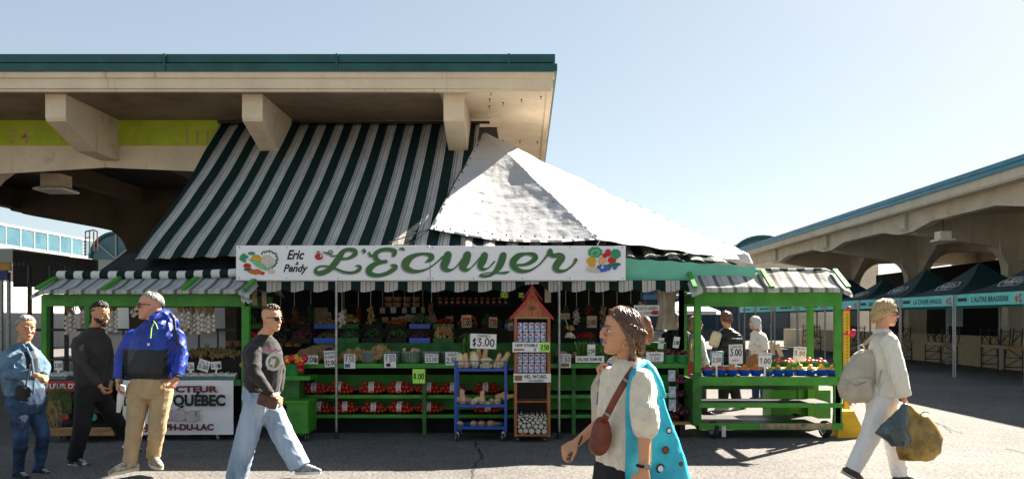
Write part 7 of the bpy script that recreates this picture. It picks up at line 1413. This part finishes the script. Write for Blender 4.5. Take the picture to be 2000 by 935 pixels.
for (px, py, r_, kind) in ((1307, 840, .017, 0), (1300, 878, .020, 1), (1290, 914, .024, 0), (1330, 905, .012, 2), (1241, 872, .018, 3), (1284, 795, .012, 3)):
    # project the dot onto the bag's front surface
    dcen = W(px, py, 3.96); row = min(rowsT, key=lambda r_: abs(r_[1]-py)); u = max(-.93, min(.93, (dcen-W(row[0], row[1], 3.96)).dot(a)/row[2])); off = row[3]*(1-abs(u)**2.6)**.42+.016
    pc = W(px, py, 3.96)-nn*off; pc = Vector((SX(px, pc.y), pc.y, SZ(py, pc.y)))
    if kind < 3: m = MB(); disc(m, pc, r_, a, Z_, -nn, .0, 22); m.build('printed_ring', INK, o); m = MB(); disc(m, pc, r_*(.62 if kind == 0 else .75), a, Z_, -nn, .0015, 22); m.build('printed_dot', WD if kind == 0 else LEA, o)
    else:
        m = MB()
        for q in range(6): disc(m, pc+a*r_*.6*math.cos(q*1.047)+Z_*r_*.6*math.sin(q*1.047), r_*.42, a, Z_, -nn, .001+q*.0003, 10)
        m.build('printed_flower', WD, o)
# 6 --- her companion behind
d0 = 4.42; CRJ = mat('cream_jacket', (.60, .50, .38), .85, var=.12, vs_=9, bump=.2)
t, H, J, rows = person(d0, 'woman with a bun in a cream jacket half hidden behind the cream sweater woman', (1215, 0), head=(1212, 642, 0), hyaw=-82, hpitch=3, neck=(1224, 690, .03), skin=MATS['warm_skin'], vox=.007, hk=1.0, nr=.048,
  torso=[(1204, 860, 0, .17, .12), (1204, 840, 0, .17, .125), (1204, 800, 0, .17, .125), (1208, 755, 0, .18, .13), (1214, 724, 0, .15, .105), (1219, 705, .01, .10, .08), (1221, 695, .01, .06, .06)], tyaw=-70,
  armL=[(1236, 740, -.12), (1230, 790, -.1), (1215, 830, -.05)], armL_hand=(D_(-.7, 0, .75), D_(.4, -.6, .3), D_(.6, 0, .7), .9, (60, 60, 40)),
  armR=[(1200, 735, .14), (1190, 795, .05), (1180, 744, -.13)], armR_hand=(D_(-.45, -.1, .85), D_(.7, -.1, .3), D_(.3, -.8, .2), .9, (62, 60, 40)),
  top=(CRJ, {'armL': (.07, .06, .048, .9), 'armR': (.07, .06, .048, .9)}, .014), hip=(1214, 890, 0), hipw=.16, hipd=.13, legL=[(1222, 930, -.05), (1222, 1020, -.05), (1218, 1110, 0)], legR=[(1206, 930, .05), (1200, 1020, .05), (1206, 1110, 0)], trousers=(JEAN, (.09, .07, .055), .01),
  feet={'legL': (D_(-1, 0, 0),), 'legR': (D_(-1, 0, 0),)}, shoe=(WHITE, WHITE))
hm = MB(); H.cap(hm, 48, 88, 112, 1.06); H.locks(hm, 200, 22, 44, 88, 108, .0, .005, lift=1.08); hm.ell(H.P(0, -.14, .03), (.045, .035, .05), H.M); hm.ell(H.P(0, -.165, -.02), (.03, .025, .06), H.M); hairmesh(t, hm, mat('auburn_hair', (.20, .085, .035), .45, var=.3, vs_=50))
m = MB(); m.tube([J((1190, 712, -.05)), J((1178, 740, -.10)), J((1172, 790, -.10))], .022, 8, flat=(Y_, .3)); o = m.build('shoulder_strap', mat('blue_strap', (.02, .14, .45), .6), org=J((1178, 740, -.1))); tag(o, 'blue bag strap gripped by the half hidden woman', 'strap')
# 7 --- blonde woman in white, right
d0 = 7.55; WJ = mat('ivory_jacket', (.78, .72, .60), .8, var=.06, vs_=6, bump=.2, bs=60); WT = mat('white_trousers', (.80, .78, .76), .8, var=.05, vs_=5, bump=.2, bs=50); BKP = mat('beige_canvas', (.52, .45, .34), .85, var=.12, vs_=7, bump=.3, bs=40)
def coat(g_, t):
    torso(g_, [(W(1735, 772, d0), .235, .16), (W(1733, 740, d0), .215, .155), (W(1731, 700, d0), .19, .14)], 70)
t, H, J, rows = person(d0, 'blonde woman in sunglasses, ivory jacket and white trousers walking right with plastic bags', (1720, 0), head=(1731, 611, 0), hyaw=84, hpitch=-4, neck=(1722, 648, .02), skin=SK_L, vox=.008, hk=1.0,
  torso=[(1729, 765, 0, .19, .135), (1728, 735, 0, .18, .135), (1728, 700, 0, .185, .14), (1727, 676, 0, .19, .13), (1726, 660, 0, .155, .11), (1724, 649, 0, .10, .085), (1723, 641, .01, .065, .06)], tyaw=66,
  armR=[(1736, 668, -.17), (1752, 722, -.26), (1766, 778, -.26)], armR_hand=(D_(.25, -.1, -.9), D_(-.6, .6, .1), D_(.6, -.4, 0), .98, (70, 70, 40)),
  armL=[(1716, 665, .17), (1700, 725, .26), (1668, 768, .30)], armL_hand=(D_(-.5, 0, -.7), D_(0, -1, 0), D_(1, 0, .3), .95),
  legR=[(1722, 785, -.06), (1700, 850, -.04), (1668, 912, 0)], legL=[(1728, 785, .06), (1746, 860, .05), (1757, 925, .02)],
  hip=(1722, 778, 0), hipw=.185, hipd=.15, trousers=(WT, (.118, .095, .078), .016), top=(WJ, {'armR': (.088, .082, .070, .93), 'armL': (.08, .072, .058, .93)}, .012), topx=[coat], topname='jacket',
  feet={'legR': (D_(-.0+1, -.1, -.55), (-.01, 0, .0)), 'legL': (D_(1, 0, .05),)}, shoe=(mat('brown_sneaker', (.07, .05, .04), .6), mat('pale_sole', (.5, .47, .4), .6)), glasses=True, brow=BLOH)
hm = MB(); H.cap(hm, 46, 92, 116, 1.10); H.locks(hm, 420, 41, 40, 88, 108, .085, .006, lift=1.13, wave=.008, tuck=.01, fdrop=0); H.locks(hm, 80, 42, 40, 84, 100, .03, .006, lift=1.2, wave=.01, fdrop=0); hairmesh(t, hm, BLOH)
def loft(rws, d, dy=0, e=.8):
    m = MB(); n = 24; V = []
    for (px, py, rx, ry) in rws:
        for q in range(n): th = 6.283*q/n; V.append(W(px, py, d)+Y_*dy+X_*rx*math.copysign(abs(math.cos(th))**e, math.cos(th))+Y_*ry*math.copysign(abs(math.sin(th))**e, math.sin(th)))
    return m.add(V, [(i*n+q, i*n+(q+1) % n, (i+1)*n+(q+1) % n, (i+1)*n+q) for i in range(len(rws)-1) for q in range(n)]+[tuple(range(n))[::-1], tuple((len(rws)-1)*n+q for q in range(n))])
m = loft([(1672, 784, .10, .08), (1670, 776, .145, .11), (1669, 755, .165, .125), (1674, 730, .155, .12), (1681, 706, .135, .11), (1687, 690, .10, .08), (1690, 682, .06, .05)], d0, -.03)
m2_ = loft([(1668, 778, .09, .04), (1667, 770, .12, .06), (1667, 748, .12, .06), (1671, 736, .10, .04)], d0, -.14); m.add(m2_.v, m2_.f)
o = fuse(m, 'backpack', BKP, None, .009, 3, .014, 5, 5, org=J((1671, 790, 0))); tag(o, 'beige canvas backpack worn by the blonde woman in white', 'backpack')
MB().tube([J((1688, 672, -.10)), J((1706, 655, -.17)), J((1730, 650, -.19)), J((1742, 664, -.20))], .018, 8, flat=(Vector((0, -1, .6)).normalized(), .3)).build('strap', BKP, o, smooth=True)
MB().tube([J((1698, 762, -.12)), J((1716, 745, -.24)), J((1722, 722, -.24))], .010, 8).build('strap', BKP, o, smooth=True)
MB().tube([J((1680, 686, -.03)), J((1676, 676, -.03)), J((1684, 673, -.03)), J((1690, 684, -.03))], .009, 6).build('grab_loop', BKP, o, smooth=True)
MB().tube([J((1650, 740, -.20)), J((1672, 752, -.215)), J((1692, 745, -.19))], .004, 6).build('pocket_seam', mat('seam_tan', (.30, .24, .16), .8), o)
PLG = mat('gold_plastic', (.42, .24, .03), .25, var=.35, vs_=7, bump=.4, bs=9, spec=.6); PLD = mat('slate_plastic', (.07, .10, .10), .25, var=.3, vs_=7, bump=.4, bs=9, spec=.6)
def plastic(name, m_, rws, d, label, org, seed):
    m = MB(); n = 24; V = []
    for (px, py, rx, ry) in rws:
        for q in range(n): th = 6.283*q/n; V.append(W(px, py, d)+X_*rx*math.copysign(abs(math.cos(th))**.8, math.cos(th))+Y_*ry*math.sin(th))
    m.add(V, [(i*n+q, i*n+(q+1) % n, (i+1)*n+(q+1) % n, (i+1)*n+q) for i in range(len(rws)-1) for q in range(n)]+[tuple(range(n))[::-1], tuple((len(rws)-1)*n+q for q in range(n))])
    o = fuse(m, name, m_, None, .007, 4, .020, 5, seed, org=org, stretch=(1.4, 1, .4)); return tag(o, label, 'bag')
o = plastic('plastic_bag', PLG, [(1790, 897, .15, .08), (1794, 880, .20, .11), (1797, 855, .205, .12), (1792, 830, .17, .10), (1785, 812, .12, .07), (1778, 800, .05, .035), (1771, 788, .025, .02)], 7.22, 'full golden brown plastic bag carried by the blonde woman', W(1792, 900, 7.22), 6)
m = MB().tube([W(1802, 815, 7.14), W(1797, 808, 7.13), W(1806, 803, 7.13), W(1815, 805, 7.13)], .006, 6); m.build('green_stalk', LEAF, o)
plastic('plastic_bag', PLD, [(1756, 872, .06, .04), (1752, 858, .12, .07), (1742, 845, .135, .08), (1748, 828, .12, .075), (1758, 810, .075, .05), (1766, 795, .035, .025), (1769, 787, .02, .02)], 7.12, 'dark slate plastic bag carried in front of the golden bag', W(1750, 875, 7.12), 7)
# --- shoppers behind the stall end
def far(d, label, head, yaw, hairm, topm, top_rows, tyaw, legs, trm, hairkw, sleeves=.95, skin=SK_L, armsR=None, armsL=None, sr=(.07, .06, .045), shoe_=None, glasses=False, feetdir=None, tname='coat'):
    cx = head[0]; kw = dict(head=(head[0], head[1], 0), hyaw=yaw, neck=(top_rows[-1][0], top_rows[-1][1]-2, .02), skin=skin, vox=.012, torso=top_rows, tyaw=tyaw, top=(topm, {}, .015), topname=tname, glasses=glasses)
    if armsR: kw['armR'] = armsR; kw['armR_hand'] = (D_(0, -.2, -1), D_(1, 0, 0), D_(0, -1, 0), .95); kw['top'][1]['armR'] = (*sr, sleeves)
    if armsL: kw['armL'] = armsL; kw['armL_hand'] = (D_(0, -.2, -1), D_(1, 0, 0), D_(0, -1, 0), .95); kw['top'][1]['armL'] = (*sr, sleeves)
    kw['legR'], kw['legL'] = legs; kw['hip'] = (top_rows[0][0], top_rows[0][1]+2, 0); kw['hipw'] = top_rows[0][3]*.9; kw['hipd'] = top_rows[0][4]*.9; kw['trousers'] = (trm, (.10, .08, .07), .01)
    fd = feetdir or D_(math.sin(R(tyaw)), -math.cos(R(tyaw)), 0); kw['feet'] = {'legR': (fd,), 'legL': (fd,)}; kw['shoe'] = shoe_ or (BLKF, BLACKM)
    t, H, J, rows = person(d, label, (cx, 0), **kw); hm = MB(); H.cap(hm, 50, 88, 116, 1.08); H.locks(hm, 120, int(cx), *hairkw); hairmesh(t, hm, hairm); return t, H, J
gy = lambda py, d: 623+(HC-.085)*F/d   # ankle row for someone standing at depth d
d = 13.2; a_ = gy(0, d)
far(d, 'grey haired shopper in a dark coat seen from behind at the stall end', (1321, 624), 170, GREYH, BLKF, [(1322, 735, 0, .20, .14), (1322, 700, 0, .2, .14), (1321, 665, 0, .215, .14), (1321, 648, 0, .20, .11), (1321, 640, 0, .08, .07)], 165, ([(1313, 740, 0), (1313, 765, 0), (1312, a_, 0)], [(1330, 740, 0), (1330, 765, 0), (1331, a_, 0)]), BLKF, (50, 88, 112, .01, .008), armsR=[(1342, 655, 0), (1347, 685, 0), (1343, 712, -.1)], armsL=[(1300, 655, 0), (1296, 685, 0), (1300, 712, -.1)])
d = 12.6; a_ = gy(0, d)
t, H, J = far(d, 'blonde shopper in a long white coat and sunglasses beside the cart post', (1359, 632), 75, BLOH, mat('white_coat', (.72, .70, .66), .8, bump=.2), [(1362, 752, 0, .19, .15), (1362, 720, 0, .18, .14), (1362, 685, 0, .18, .13), (1360, 662, 0, .18, .12), (1359, 650, 0, .08, .07)], 70, ([(1356, 760, 0), (1356, 785, 0), (1352, a_, 0)], [(1368, 760, 0), (1370, 785, 0), (1374, a_, 0)]), BLKF, (46, 90, 108, .09, .010), armsR=[(1366, 665, -.15), (1376, 700, -.22), (1382, 735, -.2)], armsL=[(1354, 665, .15), (1352, 700, .2), (1345, 730, .2)], glasses=True)
o = MB().prism([W(1342, 745, 12.2), W(1357, 745, 12.2), W(1360, 712, 12.2), W(1345, 700, 12.2)], (0, .08, 0)).build('paper_bag', mat('red_yellow_bag', (.45, .06, .03), .5), org=W(1350, 745, 12.2)); tag(o, 'small red bag with a yellow strap carried beside the white coat', 'bag'); MB().tube([W(1348, 705, 12.2), W(1349, 670, 12.3)], .012, 6).build('strap', YEL, o)
d = 13.4; a_ = gy(0, d); PUF = mat('black_puffer', (.012, .012, .014), .35, var=.2, bump=.3, bs=8)
def puff(t, cx, d, y0, y1): 
    for q in range(6): py = y0+(y1-y0)*q/5; MB().tube([W(cx+x_*23, py, d)+Vector((0, -.02-.17*math.cos(x_*1.45), 0)) for x_ in (-1, -.7, -.35, 0, .35, .7, 1)], .022, 8).build('quilted_baffle', PUF, t)
t, H, J = far(d, 'dark haired shopper in a black quilted jacket seen through the fruit cart', (1418, 621), -160, BRNH, PUF, [(1424, 745, 0, .20, .15), (1424, 712, 0, .215, .15), (1424, 680, 0, .225, .15), (1423, 655, 0, .215, .13), (1420, 641, 0, .09, .08)], 175, ([(1414, 755, 0), (1412, 785, 0), (1416, a_, 0)], [(1434, 755, 0), (1440, 785, 0), (1450, a_, .1)]), BLKF, (50, 92, 114, .06, .009), armsR=[(1444, 662, 0), (1452, 700, 0), (1446, 735, -.1)], armsL=[(1403, 662, 0), (1394, 695, 0), (1388, 730, -.1)], feetdir=D_(-1, -.2, 0), shoe_=(mat('cream_sneaker', (.6, .55, .45), .6), WHITE))
puff(t, 1424, 13.4, 662, 740)
o = MB().box(W(1397, 662, 13.2), (.17, .12, .26), (0, R(18), 0), bev=.05).build('shoulder_bag', BKP, org=W(1397, 690, 13.2), smooth=True); tag(o, 'beige shoulder bag on the black quilted jacket', 'bag')
o = MB().box(W(1400, 710, 13.05), (.22, .10, .42), bev=.03).build('shopping_bag', mat('speckled_teal', (.10, .20, .24), .7, var=.5, vs_=60, col2=(.4, .45, .45), thr=(.38, .42)), org=W(1400, 745, 13.05), smooth=True); tag(o, 'speckled grey teal shopping bag held left of the quilted jacket', 'bag')
d = 14.9; a_ = gy(0, d)
t, H, J = far(d, 'silver haired woman in a white floral blouse and jeans seen through the fruit cart', (1474, 630), -80, WHIH, mat('floral_blouse', (.70, .68, .64), .8, var=.5, vs_=16, col2=(.30, .24, .22), thr=(.36, .42)), [(1483, 705, 0, .16, .13), (1483, 685, 0, .17, .13), (1482, 665, 0, .18, .13), (1480, 652, 0, .17, .11), (1477, 645, 0, .07, .06)], -70, ([(1478, 715, .05), (1476, 748, .05), (1476, a_, .1)], [(1488, 715, -.05), (1492, 748, -.05), (1492, a_, -.1)]), JEAN, (46, 92, 108, .14, .010), sleeves=-.6, armsR=[(1474, 660, .15), (1466, 690, .2), (1470, 700, 0)], armsL=[(1490, 660, -.15), (1496, 690, -.22), (1468, 694, -.28)], sr=(.08, .075, .06), tname='blouse')
o = MB().prism([W(1452, 700, 14.4), W(1454, 735, 14.4), W(1480, 742, 14.4), W(1484, 712, 14.4), W(1478, 690, 14.4)], (0, .14, 0)).build('leather_bag', mat('tan_leather', (.30, .12, .04), .5, var=.2), org=W(1468, 742, 14.4)); tag(o, 'large tan leather bag held by the silver haired woman', 'bag')
d = 14.2; a_ = gy(0, d)
far(d, 'brown haired shopper in a pale jacket just left of the dark coat', (1293, 628), 170, BRNH, mat('pale_jacket', (.45, .45, .48), .8, var=.4, vs_=5, col2=(.03, .03, .03)), [(1290, 735, 0, .18, .14), (1290, 700, 0, .19, .14), (1291, 668, 0, .2, .13), (1292, 652, 0, .19, .11), (1293, 644, 0, .08, .07)], 165, ([(1284, 740, 0), (1284, 765, 0), (1283, a_, 0)], [(1297, 740, 0), (1297, 765, 0), (1298, a_, 0)]), JEAN, (50, 88, 112, .03, .009))
# shopping trolley beside the quilted jacket
t = thing('shopping_trolley', (SX(1392, 12.9), 12.9, 0), 'two wheeled shopping trolley seen behind the cart\'s left post', 'trolley')
for px in (1347, 1406): q = MB().tube([W(px, 740, 12.9)+Vector((.13*math.cos(a*.3927), .0, .15*math.sin(a*.3927))) for a in range(17)], .014, 6).build('wheel', RUBBER, t); MB().lathe(W(px, 740, 12.9)+Vector((0, .02, 0)), [(.12, 0), (.12, .01)], 16, Euler((R(90), 0, 0)).to_matrix()).build('disc', mat('cream_disc', (.5, .42, .3), .6), q)
MB().box(W(1392, 725, 13.0), (.30, .2, .30), bev=.04).build('bag', BLKF, t); MB().tube([W(1392, 745, 12.95), W(1375, 760, 12.95), W(1350, 742, 12.95)], .01, 6).build('frame', STEEL, t)
